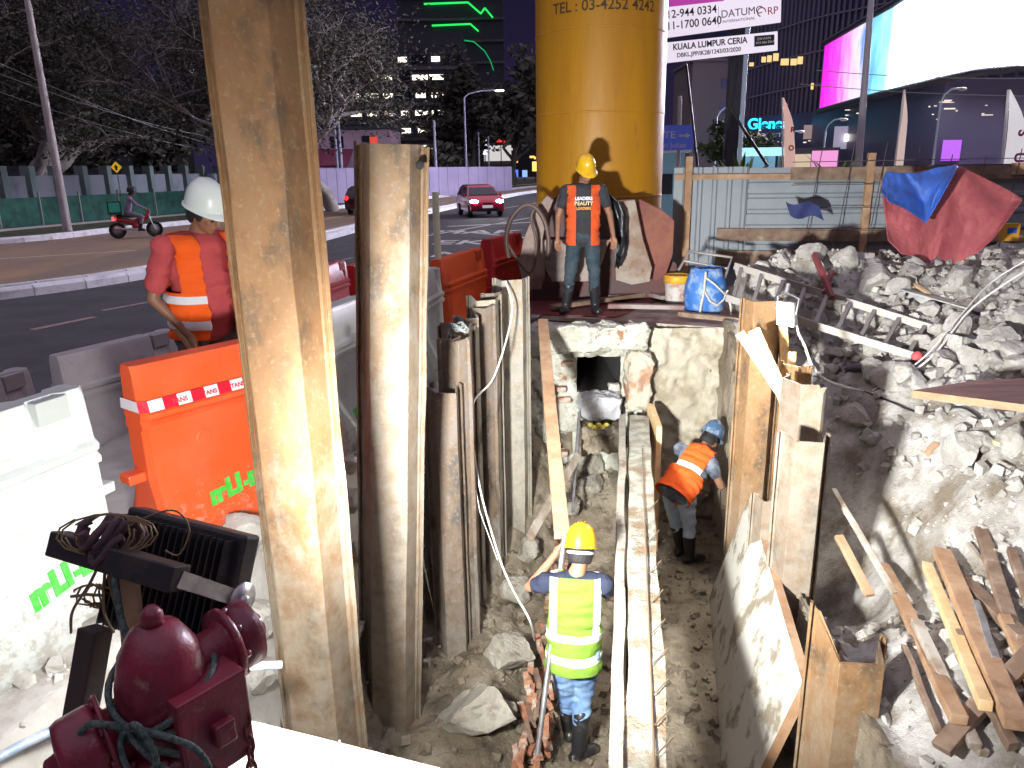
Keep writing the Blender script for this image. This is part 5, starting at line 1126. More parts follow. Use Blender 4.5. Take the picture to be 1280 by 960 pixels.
# ============================================================ trees
bark = mat('pale_bark', (.42,.37,.35), .9, col2=(.3,.26,.24), scale=3, bump=.6, bscale=8, dist=.05)
bark_d = mat('dark_bark', (.1,.085,.07), .9, bump=.5, bscale=5)
def leafm(name, a, b): return mat(name, a, .75, col2=b, scale=.6, spec=.3)
leaf_d = leafm('dark_leaves', (.06,.058,.045), (.11,.1,.08)); leaf_g = leafm('dim_green_leaves', (.045,.065,.03), (.09,.11,.05))
def tree(label, base, h, spread, seed, nleaf, leafsize, trunk_r=.5, clear=.28, droop=0, leaf=None, flat=.6, depth=5, bk=None, group='dark trees beyond the road', cx=0, name='tree', crown_off=(0,0)):
    rnd = random.Random(seed); root = empty(name, base, label, 'tree', group=group); mb = MB(); tips = []
    def grow(p, d, L_, r, lv):
        n = 5; pts = [p]; dd = d.copy()
        for i in range(n):
            dd = (dd+Vector((rnd.gauss(0,.2), rnd.gauss(0,.2), rnd.gauss(0,.12)-droop*.03*(lv < 3)))).normalized(); pts.append(pts[-1]+dd*(L_/n))
        mb.tube(pts, [r*(1-.45*i/n) for i in range(n+1)], 7 if lv > 3 else 5, cap=False)
        if lv <= 2: tips.extend(pts[2:])
        if lv == 0: return
        for k in range(rnd.choice((2,3,3)) if lv < depth else 5):
            a = rnd.uniform(0, 6.28); side = Vector((math.cos(a)*spread/h*1.3, math.sin(a)*spread/h*1.3, rnd.uniform(.05,.5)*flat*2))
            nd = (dd*.55+side.normalized()*.9).normalized(); grow(pts[-1 if k < 2 else rnd.choice((2,3,4))], nd, L_*rnd.uniform(.62,.86), r*.55, lv-1)
    grow(V(0,0,0), V(cx,0,1).normalized(), h*clear, trunk_r, depth)
    mb.build('trunk', bk or bark, root)
    lf = MB(); T = tips
    cl = [rnd.choice(T)+Vector((rnd.gauss(0,.5), rnd.gauss(0,.5), rnd.gauss(0,.35)))*(h/14) for _ in range(max(20, nleaf//45))]
    vs = []; fs = []
    for i in range(nleaf):
        c = rnd.choice(cl) + Vector((rnd.gauss(0,.55), rnd.gauss(0,.55), rnd.gauss(0,.33)))*(h/14)
        a = Vector((rnd.gauss(0,1), rnd.gauss(0,1), rnd.gauss(0,.6))).normalized(); b = a.cross(Vector((rnd.gauss(0,1), rnd.gauss(0,1), rnd.gauss(0,1)))).normalized()
        s = leafsize*rnd.uniform(.5, 1.3); n0 = len(vs); vs += [c-a*s, c+b*s*.45, c+a*s, c-b*s*.45]; fs.append((n0, n0+1, n0+2, n0+3))
    lf.add(vs, fs); lf.build('crown', leaf or leaf_d, root); return root
tree('huge spreading dark tree with pale twisting branches at far left', V(-31, 50, 0), 22, 19, 3, 42000, .15, .8, .24, droop=1, group=None, depth=6)
tree('huge dark spreading tree with pale branches behind the tallest pile', V(-17.5, 52, 0), 22, 18, 8, 42000, .14, .75, .26, droop=1, group=None, depth=6)
tree('wide tree with grey feathery twigs right of the tallest pile', V(-10.5, 46, 0), 15, 9.5, 5, 20000, .12, .45, .34, droop=0, group=None, depth=6)
for i, (px, Y, h, lab) in enumerate(((640,105,22,'dark tree crown just left of the yellow pillar'),(590,120,26,'tall dark tree behind the curved street lamp'),(548,98,9,'small dark tree behind the tall mud-caked pile'),(-20,70,19,'dark tree beyond the park wall at the left edge'),(70,75,15,'dark tree over the glowing window beyond the wall'),(180,75,15,'dark tree beyond the park wall near the white helmet'),(400,100,14,'dim reddish tree above the maroon roof'))):
    p = atz(px, 232, 0); p = atY(px, 215, Y); tree(lab, V(p.x, Y, 0), h, h*.6, 20+i, 5200, .55, .5, .25, leaf=leaf_d if i != 7 else leafm('reddish_leaves', (.09,.04,.05), (.12,.06,.07)), depth=4, bk=bark_d)
p = atY(905, 190, 42); tree('small green roadside tree in front of the blue-lit entrance', V(p.x, 42, 0), 5.6, 3.2, 51, 5000, .16, .12, .3, leaf=leaf_g, depth=4)
# spiky palms shoots over the hoarding
for px, lab in ((925,'spiky green shoots above the hoarding beside the dark signboard post'),(1050,'few green blades poking above the hoarding near the slim lamp')):
    p = atY(px, 212, 16); rt = empty('agave_plant', V(p.x, 16, .3), lab, 'plant'); mb = MB()
    for k in range(12): a = random.random()*6.28; t = V(math.cos(a), math.sin(a), 1.3).normalized(); L_ = 1.0+random.random()*.4; s_ = V(-math.sin(a), math.cos(a), 0)*.05; mb.add([V(0,0,1.2)-s_, V(0,0,1.2)+s_, V(0,0,1.2)+t*L_*.7+s_*.8-V(0,0,.0), V(0,0,1.2)+t*L_-V(0,0,.12), V(0,0,1.2)+t*L_*.7-s_*.8], [(0,1,2,3,4)])
    mb.build('blades', leafm('bright_blades', (.12,.22,.06), (.18,.28,.1)), rt); mb = MB(); mb.tube([V(0,0,0), V(0,0,1.25)], .1, 8); mb.build('stem', bark, rt)

# ============================================================ buildings behind, left half
concb = mat('dim_concrete_facade', (.12,.11,.13), .8, col2=(.09,.085,.1), scale=.1); darkb = mat('dark_facade', (.03,.03,.045), .5)
def box_build(name, label, base, sx, sy, h, m_, rz=0, cat='building'):
    r = empty(name, base, label, cat, rz); mb = MB(); mb.box((0,0,h/2), (sx,sy,h)); mb.build('walls', m_, r); return r
win_w = emit('lit_window_white', (1,.93,.75), 2.2); win_y = emit('lit_window_yellow', (1,.55,.12), 1.3); win_d = mat('unlit_window', (.02,.02,.035), .15); green_l = emit('green_led', (.02,.8,.12), 1.0)
p = atY(500, 200, 150); B1 = box_build('office_block', 'dark office block with rows of white lit floors above the road', V(p.x, 150, 0), 26, 20, 25, darkb)
rnd = random.Random(4)
for fl_ in range(6):
    z = 6+fl_*2.9
    mb = MB(); mb.box((0,-10.05,z-1.2),(26,.5,.5)); mb.build('floor_band', concb, B1)
    for k in range(9):
        lit = rnd.random() < (.85 if fl_ < 5 else .5) and k < 8
        mb = MB(); w = 2.7*rnd.uniform(.5, 1); mb.box((-11.5+k*2.85, -10.08, z+.2), (w if lit else 2.6, .12, .8 if lit else 1.4)); mb.build('window', win_w if lit else win_d, B1)
p = atY(585, 20, 210); B2 = box_build('led_tower', 'dark tower with green light lines along its stepped balconies', V(p.x-4, 215, 0), 26, 24, 75, darkb)
pts = [[(530,5),(585,3),(601,17),(606,10),(616,22)],[(540,32),(588,30),(598,39)]]
for pl_ in pts:
    mb = MB(); P_ = [atY(x, y, 202) for x, y in pl_]
    for a, b in zip(P_[:-1], P_[1:]): mb.bar(a-B2.location, b-B2.location, .5, .35)
    mb.build('green_light_line', green_l, B2)
pl_ = [(577,50),(592,52),(606,64),(613,76),(617,88)]; mb = MB(); P_ = [atY(x, y, 202) for x, y in pl_]
for a, b in zip(P_[:-1], P_[1:]): mb.bar(a-B2.location, b-B2.location, .3, .2)
mb.build('green_light_line', emit('green_led_dim', (.02,.9,.3), .35), B2)
mb = MB()
for z in range(8, 74, 5): mb.box((0,-12.2,z),(26.5,.8,.5))
mb.build('balcony_bands', concb, B2)
# pinkish house with maroon roof
p = atY(400, 215, 85); B3 = box_build('shop_house', 'pinkish two storey house with maroon lean-to roof', V(p.x+1, 88, 0), 14, 8, 6.6, mat('pink_plaster', (.42,.27,.36), .8, col2=(.34,.22,.3), scale=.4))
mb = MB(); mb.add([V(-8,-8,2.9),V(3,-8,2.9),V(3,-4,4.6),V(-8,-4,4.6)], [(0,1,2,3)]); mb.add([V(-8,-8,2.75),V(3,-8,2.75),V(3,-4,4.45),V(-8,-4,4.45)], [(0,1,2,3)]); mb.build('lean_to_roof', mat('maroon_roof', (.16,.015,.05), .7), B3)
mb = MB(); mb.box((0,0,6.7),(15,9,.3)); mb.build('flat_roof', darkb, B3)
for k in range(4): mb = MB(); mb.box((-5.5+k*3.4,-4.03,5.3),(1.4,.1,1.2)); mb.build('window', win_d, B3)
mb = MB(); mb.box((5.2,-4.06,4.6),(.8,.1,2.4)); mb.build('shop_sign', emit('red_sign', (.9,.1,.06), .5), B3)
# white hoarding, purple light put into its colour, beyond the far carriageway, in panels
pur = mat('purple_lit_white_wall', (.42,.36,.55), .7, col2=(.36,.3,.48), scale=.4)
PB = empty('far_hoarding', atz(620, 243, 0), 'long white panel fence with painted-in purple light beyond the far carriageway', 'fence')
ln = [atz(386, 258, 0), atz(470, 254, 0), atz(560, 246, 0), atz(640, 239, 0)]
mb = MB()
for a, b in zip(ln[:-1], ln[1:]):
    n = 7
    for k in range(n): q0 = a.lerp(b, k/n); q1 = a.lerp(b, (k+.96)/n); mb.bar(q0-PB.location+V(0,0,1.3), q1-PB.location+V(0,0,1.3), .1, 2.4)
mb.build('fence_panels', pur, PB)
# small shops with coloured signs at the end of the road
for (x0,y0,x1,y1,Y,col,s,lab) in ((604,178,640,205,190,(.9,.88,.85),.5,'pale lit shop block with brown awning at the end of the road'),(452,196,478,216,160,(.95,.9,.8),1.6,'bright lit shopfront just right of the mud-caked pile top'),(478,205,500,222,158,(1,.45,.05),1.2,'orange lit kiosk beside the bright shopfront'),(775,0,0,0,0,0,0,'')):
    if not Y: continue
    a = atY(x0,y0,Y); b = atY(x1,y1,Y); r = empty('shop', V((a.x+b.x)/2, Y+3, 0), lab, 'shop'); w = b.x-a.x
    mb = MB(); mb.box((0,0,a.z/2),(w,6,a.z)); mb.build('walls', concb, r); mb = MB(); mb.box((0,-3.06,(a.z+b.z)/2),(w*.96,.1,max(.5,(a.z-b.z)*.7))); mb.build('lit_sign', emit('shop_'+lab[:6], col, s), r); mb = MB(); mb.box((0,-3.9,b.z-.2),(w*1.1,2,.3)); mb.build('awning', mat('brown_awning', (.12,.05,.03), .8), r)
for (px, py, w, h, Y, col, s, lab) in ((626,175,12,5,180,(1,.03,.03),2.5,'glowing red sign above the far shops'),(680,166,7,30,120,(.7,.6,.9),1.2,'tall narrow lit vertical sign just left of the yellow pillar'),(606,182,5,20,185,(.9,1,1),1.2,'narrow white lit sign by the far shops'),(643,217,9,9,150,(.1,.2,.9),1.0,'blue lit panel far down the road, left one'),(656,217,6,8,152,(.2,.35,1),1.2,'blue lit panel far down the road, right one'),(669,208,7,11,140,(1,.5,.1),1.8,'orange and white round sign near the yellow pillar'),(567,195,4,16,150,(.6,.6,.9),.6,'dim vertical strip sign behind the street lamp')):
    c = atY(px, py, Y); r = empty('lit_sign', V(c.x, Y, 0), lab, 'sign'); ww = w/941*Y; hh = h/941*Y
    mb = MB(); mb.box((0,0,c.z),(ww,.3,hh)); mb.build('sign_face', emit('sg_%d' % px, col, s), r); mb = MB(); mb.tube([V(0,.2,0), V(0,.2,c.z)], .12, 6); mb.build('sign_post', darkb, r)
# scattered far town lights on dark low blocks
rnd = random.Random(9)
for k, (px, Y, h, w, lab) in enumerate(((455,230,28,40,'dim distant block behind the lit office floors'),(560,260,20,46,'low distant block with scattered windows above the car'),(640,240,22,30,'distant block with few warm windows left of the yellow pillar'),(100,120,9,30,'low dark house with glowing yellow windows beyond the left wall'))):
    p = atY(px, 200, Y); r = box_build('distant_block', lab, V(p.x, Y, 0), w, 12, h, darkb)
    for i in range(16 if k < 3 else 4):
        mb = MB(); mb.box((rnd.uniform(-w*.45, w*.45), -6.1, rnd.uniform(4, h-1.5)), (rnd.uniform(.5,1.8), .1, rnd.uniform(.4,.9)) if k < 3 else (1.4,.1,1.6)); mb.build('window', rnd.choice((win_w, win_y, win_y)) if k < 3 else win_y, r)
# poles on the left
for (px, py, top, Y, r_, lab, arm) in ((430,252,85,62,.16,'tall blue-grey pole right of the maroon roof',0),(425,250,120,64,.13,'shorter pole beside the tall blue-grey one',0),(546,236,150,70,.17,'lilac pole behind the slim pale post',0),(584,238,122,80,.14,'curved street lamp over the far carriageway',3.2),(600,236,165,95,.12,'thin pole behind the red car, left one',0),(612,236,170,100,.11,'thin pole behind the red car, right one',0),(672,228,160,130,.12,'far utility pole close to the yellow pillar',0)):
    b = atY(px, py, Y); b.z = 0; t = atY(px, top, Y); lamp_pole(lab, b, t.z, r_, r_*.6, arm=arm if arm else None, lit=True, m_=mat('lilac_pole', (.4,.38,.52), .6))

# ============================================================ right half: signs, tower, screen
def sign_board(name, label, pix, Y, back=.12, parent=None, m_=None, cat='sign'):
    """pix: tl, tr, br, bl at its own distance"""
    P_ = [atY(x, y, Y) for x, y in pix]; o = thick_quad(P_, back, EYE-P_[0], name, m_); return tag(o, label, cat), P_
def on_board(P_, u, v): return P_[0].lerp(P_[1], u).lerp(P_[3].lerp(P_[2], u), v)
whs = emit('glow_white_board', (.66,.6,.7), .9); YS = 17.  # both boards given a glow of their own to look whiter
bd, P_ = sign_board('billboard', 'white billboard with phone numbers and DATUMCORP lettering', [(815,-40),(978,-60),(976,28),(815,50)], YS, m_=mat('dark_blank', (.02,.02,.02)), cat='billboard'); bd.data.materials[0] = whs
blk = mat('sign_black', (.015,.015,.02), .6)
def put(s, px, py, hpx, Y, m_, parent, P_, bold=.0, sx=1, al='LEFT', nm='lettering'):
    o_ = atY(px, py, Y-.02); xd = (P_[1]-P_[0]).normalized(); yd = (P_[0]-P_[3]).normalized(); M = frame(o_, xd, yd)
    o = text(s, hpx/941*Y*1.25, m_, None, M, nm, .004, al, sx, bold); o.parent = parent; return o
put('12-944 0334', 833, 19, 9.5, YS, blk, bd, P_, .002, .95); put('11-1700 0640', 833, 33.5, 9.5, YS, blk, bd, P_, .002, .95)
put('DATUMC', 901, 18.5, 9, YS, mat('sign_grey', (.12,.12,.16), .6), bd, P_, .0, 1.0); put('RP', 959, 14.5, 9, YS, mat('sign_crimson', (.5,.03,.1), .6), bd, P_, .0, 1.0)
mb = MB(); c = atY(952, 15, YS-.03); mb.tube([c+V(.085*math.cos(a), 0, .085*math.sin(a)) for a in [i*.5 for i in range(10)]], .012, 5); o = mb.build('logo_ring', MATS['sign_crimson'], bd)
put('INTERNATIONAL', 903, 27.5, 3.2, YS, MATS['sign_grey'], bd, P_, 0, 1.2)
a = atY(898, 8, YS-.02); b = atY(898, 34, YS-.02); mb = MB(); mb.bar(a, b, .012, .004); mb.build('divider', MATS['sign_grey'], bd)
P2 = [atY(x, y, YS-.015) for x, y in ((815,-40),(905,-50),(905,1),(815,11))]; o = thick_quad(P2, .01, EYE-P2[0], 'purple_band', emit('purple_panel', (.45,.05,.35), .7), bd)
bd2, P_ = sign_board('permit_board', 'long white board reading KUALA LUMPUR CERIA under the billboard', [(815,55),(972,39),(972,63),(815,81)], YS, m_=mat('dark_blank', (0,0,0))); bd2.data.materials[0] = whs
put('KUALA LUMPUR CERIA', 841, 59.5, 7.4, YS, blk, bd2, P_, .004, .9); put('DBKL.JPP/IK28/1243/03/2020', 846, 69.5, 5.2, YS, blk, bd2, P_, .002, .95)
P2 = [atY(x, y, YS-.016) for x, y in ((943,45),(968,43),(968,56),(943,58.5))]; thick_quad(P2, .01, EYE-P2[0], 'black_tag', blk, bd2); put('ZAHARIN', 946, 49, 3, YS-.03, MATS['paint_w'] if 'paint_w' in MATS else white_paint, bd2, P_, 0); put('019-366 8567', 945, 54, 3, YS-.03, white_paint, bd2, P_, 0)
# support structure
SS = empty('signboard_post', V(atY(915,200,17.3).x, 17.3, 0), 'thick dark steel post with pale edge carrying the white boards', 'post')
t = atY(914, 30, 17.3).z; mb = MB(); mb.box((-.05,0,t/2),(.26,.2,t)); mb.build('column', darkb, SS); mb = MB(); mb.tube([V(.14,-.08,0), V(.14,-.08,t+.3)], .05, 8); mb.build('pale_tube', emit('tube_pale', (.4,.45,.6), .25), SS); mb = MB(); b = atY(930,160,17)-SS.location; mb.tube([atY(910,132,17.2)-SS.location, atY(960,208,16.8)-SS.location], .035, 6); mb.tube([atY(905,200,17.2)-SS.location, atY(922,78,17.2)-SS.location], .025, 6); mb.tube([atY(872,208,17.2)-SS.location, atY(858,80,17.4)-SS.location], .025, 6); mb.build('stay', black_metal, SS)
for y0, y1 in ((-20,-20),(60,66)): mb = MB(); mb.bar(atY(830,y1,17.2)-SS.location, atY(960,y0+(-5 if y0 > 0 else 0),17.2)-SS.location, .08, .1); mb.build('crossbar', steel, SS)
# blue road sign
bs, P_ = sign_board('road_sign', 'dark blue road sign with white arrow right of the yellow pillar', [(812,157),(866,156),(867,187),(812,189)], 19, back=.05, m_=mat('sign_edge', (.3,.3,.3)), cat='road sign'); bs.data.materials[0] = emit('blue_sign_face', (.035,.05,.25), .55)
put('TE', 829, 169, 9, 19, white_paint, bs, P_, .002, 1.2); put('ri Julian', 829, 182, 6.2, 19, white_paint, bs, P_, 0, 1.2)
mb = MB(); M = frame(atY(855,169.5,18.97), (1,0,0), (0,0,1)); mb.prism([(-.12,-.025),(.05,-.025),(.05,-.07),(.15,0),(.05,.07),(.05,.025),(-.12,.025)], 0, .01, M); mb.build('arrow', white_paint, bs)
for px in (850,): mb = MB(); mb.tube([V(atY(px,190,19.1).x, 19.1, 0), V(atY(px,120,19.1).x, 19.1, atY(px,120,19.1).z)], .05, 8); mb.build('sign_post', mat('sign_post_pale', (.5,.45,.45), .6), bs)
# blue-lit stall, pillar left part
st = empty('stall', V(atY(833,200,24).x, 24, 0), 'small pale blue lit booth squeezed between pillar and hoarding', 'booth'); mb = MB(); mb.box((0,0,1.3),(.9,1,2.6)); mb.build('walls', emit('booth_blue', (.25,.45,.6), .15), st); mb = MB(); mb.box((0,-.1,2.7),(1.2,1.3,.2)); mb.build('roof', white_paint, st); mb = MB(); mb.box((-.1,-.52,1.7),(.4,.04,.6)); mb.build('window', win_d, st)
st = empty('bus_shelter', V(atY(947,205,36).x, 36, 0), 'cyan-lit glass shelter roof above the hoarding', 'shelter'); mb = MB(); mb.box((0,0,atY(947,190,36).z),(2.2,1.5,.35)); mb.build('roof', emit('shelter_roof', (.4,.85,1), .9), st)
for x in (-1,-.3,.4,1): mb = MB(); mb.box((x,0,1.4),(.12,.12,2.8)); mb.build('column', steel, st)
mb = MB(); mb.box((.2,.6,1.5),(1.6,.05,2.4)); mb.build('glass_wall', emit('shelter_glass', (.25,.5,.7), .4), st)
st = empty('lit_booth', V(atY(1012,200,40).x, 40, 0), 'pink and cream lit panel booth above the hoarding', 'booth'); mb = MB(); mb.box((0,0,1.5),(2.6,1,3.0)); mb.build('walls', concb, st); mb = MB(); mb.box((.55,-.52,1.75),(1.3,.04,2.2)); mb.build('pink_panel', emit('booth_pink', (.9,.35,.7), .7), st); mb = MB(); mb.box((-.6,-.52,2.2),(.9,.04,1)); mb.build('cream_panel', emit('booth_cream', (.9,.7,.5), .5), st)
# feather flags, cloth given an added glow to look lit
def flag(label, base_px, top_px, wpx, Y, m_, txt=None, tm=None, h=None):
    b = atY(*base_px, Y); t = atY(*top_px, Y); r = empty('feather_flag', V(b.x, Y, 0), label, 'flag'); o_ = r.location; W_ = wpx/941*Y; Hh = t.z; mb = MB(); rows = []
    z0 = Hh*.2; N = 16
    for i in range(N+1):
        f = i/N; z = z0+(Hh-z0)*f; w = W_*(1 if f < .7 else max(.03, math.cos((f-.7)/.3*1.5))); lean = (t.x-b.x)*f
        rows.append([V(lean+w*u-(W_-w)*0, .05*math.sin(u*3+f*6), z) for u in (0,.25,.5,.75,1)])
    mb.grid(rows); o = mb.build('flag_cloth', m_, r); s = o.modifiers.new('s', 'SOLIDIFY'); s.thickness = .01
    mb = MB(); mb.tube([V(0,0,0), V((t.x-b.x)*1.0-.02,0,Hh)], .025, 6); mb.build('flag_pole', white_paint, r)
    if txt:
        for i, ch in enumerate(txt): text(ch, W_*.62, tm, r, frame(V(W_*.5+(t.x-b.x)*.5,-.09, z0+(Hh-z0)*(.72-.16*i)), (0,0,-1) if len(txt) > 2 else (1,0,0), (1,0,0) if len(txt) > 2 else (0,0,1)), bold=.01)
    return r
flag('pale pink feather flag with red letters right of the hospital sign', (986,205), (979,122), 13, 24, emit('flag_pink', (.8,.5,.44), .5), 'RO', MATS['red_stencil'])
flag('thin peach feather flag seen almost edge-on', (1118,205), (1131,112), 9, 22, emit('flag_peach', (.8,.6,.55), .5))
flag('white feather flag with magenta letters at the right edge', (1264,195), (1262,112), 26, 15, emit('flag_white', (.8,.76,.8), .55), 'SUE', mat('magenta_letter', (.4,.05,.3), .6))
# tall pole and slim lamps right
b = atY(1076, 205, 21); b.z = 0; lamp_pole('tall grey lamp pole in front of the giant screen', b, atY(1092, -40, 21).z, .11, .07, lean=(atY(1092,-40,21).x-b.x, 0), m_=mat('grey_pole', (.42,.4,.45), .5))
for px, py, Y, lab in ((1028,150,45,'slim lamp post below the magenta corner of the screen'),(1166,112,40,'slim lamp post with curled head below the screen'),(978,165,48,'thin post beside the pink feather flag'),(893,135,50,'small lit street lamp above the green tree')):
    b = atY(px, 205, Y); b.z = 0; lamp_pole(lab, b, atY(px, py, Y).z-.6, .07, .05, arm=.9, lit=(px == 893), m_=mat('bluish_pole', (.42,.5,.6), .5), wide=.7)
# beige building behind the tree
beige = mat('beige_render', (.17,.14,.15), .8); p = atY(884, 200, 95); BB = box_build('beige_building', 'plain beige building with small dark windows behind the green tree', V(p.x, 98, 0), 5.4, 10, 13.8, beige)
for i in range(4):
    for j in range(1): mb = MB(); mb.box((1.1,-5.03,3.5+i*2.6),(.9,.08,1.2)); mb.build('window', mat('blue_window', (.02,.03,.12), .3), BB)
mb = MB(); mb.box((0,0,13.9),(5.8,10.4,.3)); mb.build('parapet', beige, BB)
# glass tower: curved facade with mullions
tow_m = mat('tower_glass', (.09,.085,.2), .3, col2=(.05,.05,.13), scale=.12, spec=.7); mul = mat('tower_mullion', (.26,.24,.32), .5, metal=.3)
TW = empty('glass_tower', atz(1100, 205, 0) if False else V(40, 108, 0), 'dark curved glass tower with vertical fins behind the screen', 'building')
fc = [atY(x, 205, Y) for x, Y in ((926,128),(960,118),(1000,110),(1050,104),(1120,98),(1200,96),(1330,94))]
fl2 = smooth_line([(p.x, p.y) for p in fc], 8)
mb = MB(); mb.grid([[V(p.x, p.y, z)-TW.location for p in fl2] for z in (0, 12, 24, 36, 52)]); mb.add([V(fl2[0].x, fl2[0].y, 0)-TW.location, V(fl2[0].x, fl2[0].y+40, 0)-TW.location, V(fl2[0].x, fl2[0].y+40, 52)-TW.location, V(fl2[0].x, fl2[0].y, 52)-TW.location], [(0,1,2,3)]); mb.build('glass_facade', tow_m, TW)
mb = MB()
for p in fl2: mb.box(V(p.x, p.y-.25, 26)-TW.location, (.16,.5,52))
mb.build('mullions', mul, TW, ).__setitem__('kind', 'stuff')
mb = MB()
for z in (8.2, 12.4, 16.6, 20.8, 25, 29.2, 33.4): mb.tube([V(p.x, p.y-.3, z)-TW.location for p in fl2], .14, 4)
mb.build('spandrel_lines', mul, TW)
for px, py, w, h in ((951,76,5,6),(958,75,5,7),(966,73,6,8),(977,79,9,7),(988,79,7,7),(996,77,6,8),(1011,109,3,7),(936,82,5,4)):
    p = atY(px, py, 109); mb = MB(); mb.box(p-TW.location+V(0,-1.2,0), (w/941*109,.1,h/941*109)); mb.build('window', emit('warm_window', (.85,.6,.25), .9), TW)
# podium with warm strips + hospital sign
POD = empty('podium', V(45, 78, 0), 'dark podium building with dim warm strips under the screen', 'building')
pp = [atY(x, 205, Y) for x, Y in ((930,92),(1015,84),(1060,76),(1180,54),(1290,52),(1440,54))]
mb = MB(); mb.grid([[V(p.x, p.y+1.2, z)-POD.location for p in pp] for z in (0, 4, 7.6)], smooth=False)
mb.grid([[V(p.x, p.y+1.2, 7.6)-POD.location for p in pp], [V(p.x+4, p.y+14, 7.6)-POD.location for p in pp]], smooth=False); mb.build('walls', mat('podium_dark', (.08,.07,.14), .45, spec=.6), POD)
rnd = random.Random(3)
for i in range(46):
    px = rnd.choice((rnd.uniform(935,1015), rnd.uniform(1130,1200), rnd.uniform(1050,1270))); py = rnd.uniform(125,150) if px > 1040 else rnd.uniform(158,178)
    Yp = np.interp(px, [930,1015,1060,1180,1290], [92,84,76,54,52]); p = atY(px, py, Yp+.9); mb = MB(); mb.box(p-POD.location, (rnd.uniform(1,14)/941*Yp, .05, rnd.uniform(.6,1.6)/941*Yp)); mb.build('ceiling_light', emit('podium_warm', (.9,.75,.6), .9), POD)
for px, py, w, h, col, s in ((1060,172,34,26,(.6,.55,.75),.35),(1062,172,12,8,(1,.95,.9),3.5),(1189,188,22,24,(.45,.12,.75),.8),(1166,182,14,8,(.6,.1,.6),.7),(1012,165,14,16,(.6,.45,.45),.35),(1175,195,8,14,(.2,.2,.6),.5),(1100,190,14,10,(.4,.3,.3),.5)):
    Yp = np.interp(px, [930,1015,1060,1180,1290], [92,84,76,54,52]); p = atY(px, py, Yp+.6); mb = MB(); mb.box(p-POD.location, (w/941*Yp, .1, h/941*Yp)); mb.build('lit_display', emit('disp_%d' % (px*7+w), col, s), POD)
cy = emit('cyan_letters', (.02,.55,.85), 2.2)
gs = empty('hospital_sign', atY(960, 155, 88), 'glowing cyan Gleneagles lettering on the podium', 'sign')
text('Gleneagles', 1.55, cy, gs, frame((0,0,0), (1,-.12,0), (0,0,1)) @ Matrix.Translation((-2.2,0,0)), 'lettering', .05, 'LEFT', bold=.04)
mb = MB(); mb.prism([(-4.8,-1),(-3.4,-.6),(-2.8,.3),(-2.6,1.2),(-3.4,.9),(-3.7,.1),(-4.8,-.3)], -.05, .05, frame((0,0,0), (1,-.12,0), (0,0,1))); mb.build('bird_emblem', cy, gs)
text('HOSPITAL', .6, emit('dim_letters', (.5,.5,.6), .4), gs, frame((0,0,-1.2), (1,-.12,0), (0,0,1)) @ Matrix.Translation((-1.6,0,0)), 'lettering', .03, 'LEFT', sx=1.6)
# giant screen on the corner
scr = bpy.data.materials.new('screen_picture'); scr.use_nodes = True; n = scr.node_tree.nodes; l = scr.node_tree.links; b = n['Principled BSDF']; b.inputs['Base Color'].default_value = (.02,.02,.02,1)
at_ = n.new('ShaderNodeAttribute'); at_.attribute_name = 'UVMap'; sx = n.new('ShaderNodeSeparateXYZ'); uvn = n.new('ShaderNodeUVMap'); l.new(uvn.outputs[0], sx.inputs[0])
nt = n.new('ShaderNodeTexNoise'); nt.inputs['Scale'].default_value = 1.0; mp = n.new('ShaderNodeMapping'); mp.inputs['Scale'].default_value = (40,2.0,1); l.new(uvn.outputs[0], mp.inputs[0]); l.new(mp.outputs[0], nt.inputs[0])
ma = n.new('ShaderNodeMath'); ma.operation = 'MULTIPLY_ADD'; l.new(nt.outputs[0], ma.inputs[0]); ma.inputs[1].default_value = .16; l.new(sx.outputs['X'], ma.inputs[2])
rp_ = n.new('ShaderNodeValToRGB'); l.new(ma.outputs[0], rp_.inputs[0]); e = rp_.color_ramp.elements
e[0].position = .1; e[0].color = (1,.02,.75,1); e[1].position = .66; e[1].color = (.86,.82,1,1)
for pos, c in ((.2,(1,.1,.8)),(.27,(.95,.5,.95)),(.33,(.85,.75,1)),(.37,(.15,.35,.9)),(.42,(.25,.75,.98)),(.5,(.65,.97,1))): q = e.new(pos); q.color = (*c, 1)
l.new(rp_.outputs[0], b.inputs['Emission Color'])
mr = n.new('ShaderNodeMapRange'); l.new(sx.outputs['X'], mr.inputs[0]); mr.inputs['From Min'].default_value = .4; mr.inputs['From Max'].default_value = .66; mr.inputs['To Min'].default_value = .95; mr.inputs['To Max'].default_value = 75; l.new(mr.outputs[0], b.inputs['Emission Strength'])
SC = empty('led_screen', V(40, 60, 7), 'giant glowing corner screen, magenta and cyan fading to white', 'screen')
sp2 = [atY(1018,205,80), atY(1090,205,62.5), atY(1180,205,50), atY(1240,205,46.5), atY(1300,205,46), atY(1420,205,50)]
sl_ = smooth_line([(p.x, p.y) for p in sp2], 6); mb = MB(); zb, zt_ = 7.5, 13.4
N = len(sl_); me = bpy.data.meshes.new('screen_face'); vs = [(p.x-40, p.y-60, z-7) for z in (zb, zt_) for p in sl_]; fs = [(i, i+1, N+i+1, N+i) for i in range(N-1)]
me.from_pydata(vs, [], fs); uv = me.uv_layers.new(name='UVMap')
cum = [0]
for a, b2 in zip(sl_[:-1], sl_[1:]): cum.append(cum[-1]+(b2-a).length)
for poly in me.polygons:
    for li in poly.loop_indices: vi = me.loops[li].vertex_index; uv.data[li].uv = (cum[vi % N]/cum[-1], vi//N)
me.materials.append(scr); o = bpy.data.objects.new('screen_face', me); link(o); o.parent = SC
mb = MB()
for z in (zb-.2, zt_+.2): mb.tube([V(p.x-40, p.y-60+.3, z-7) for p in sl_], .28, 6)
mb.build('screen_frame', darkb, SC)
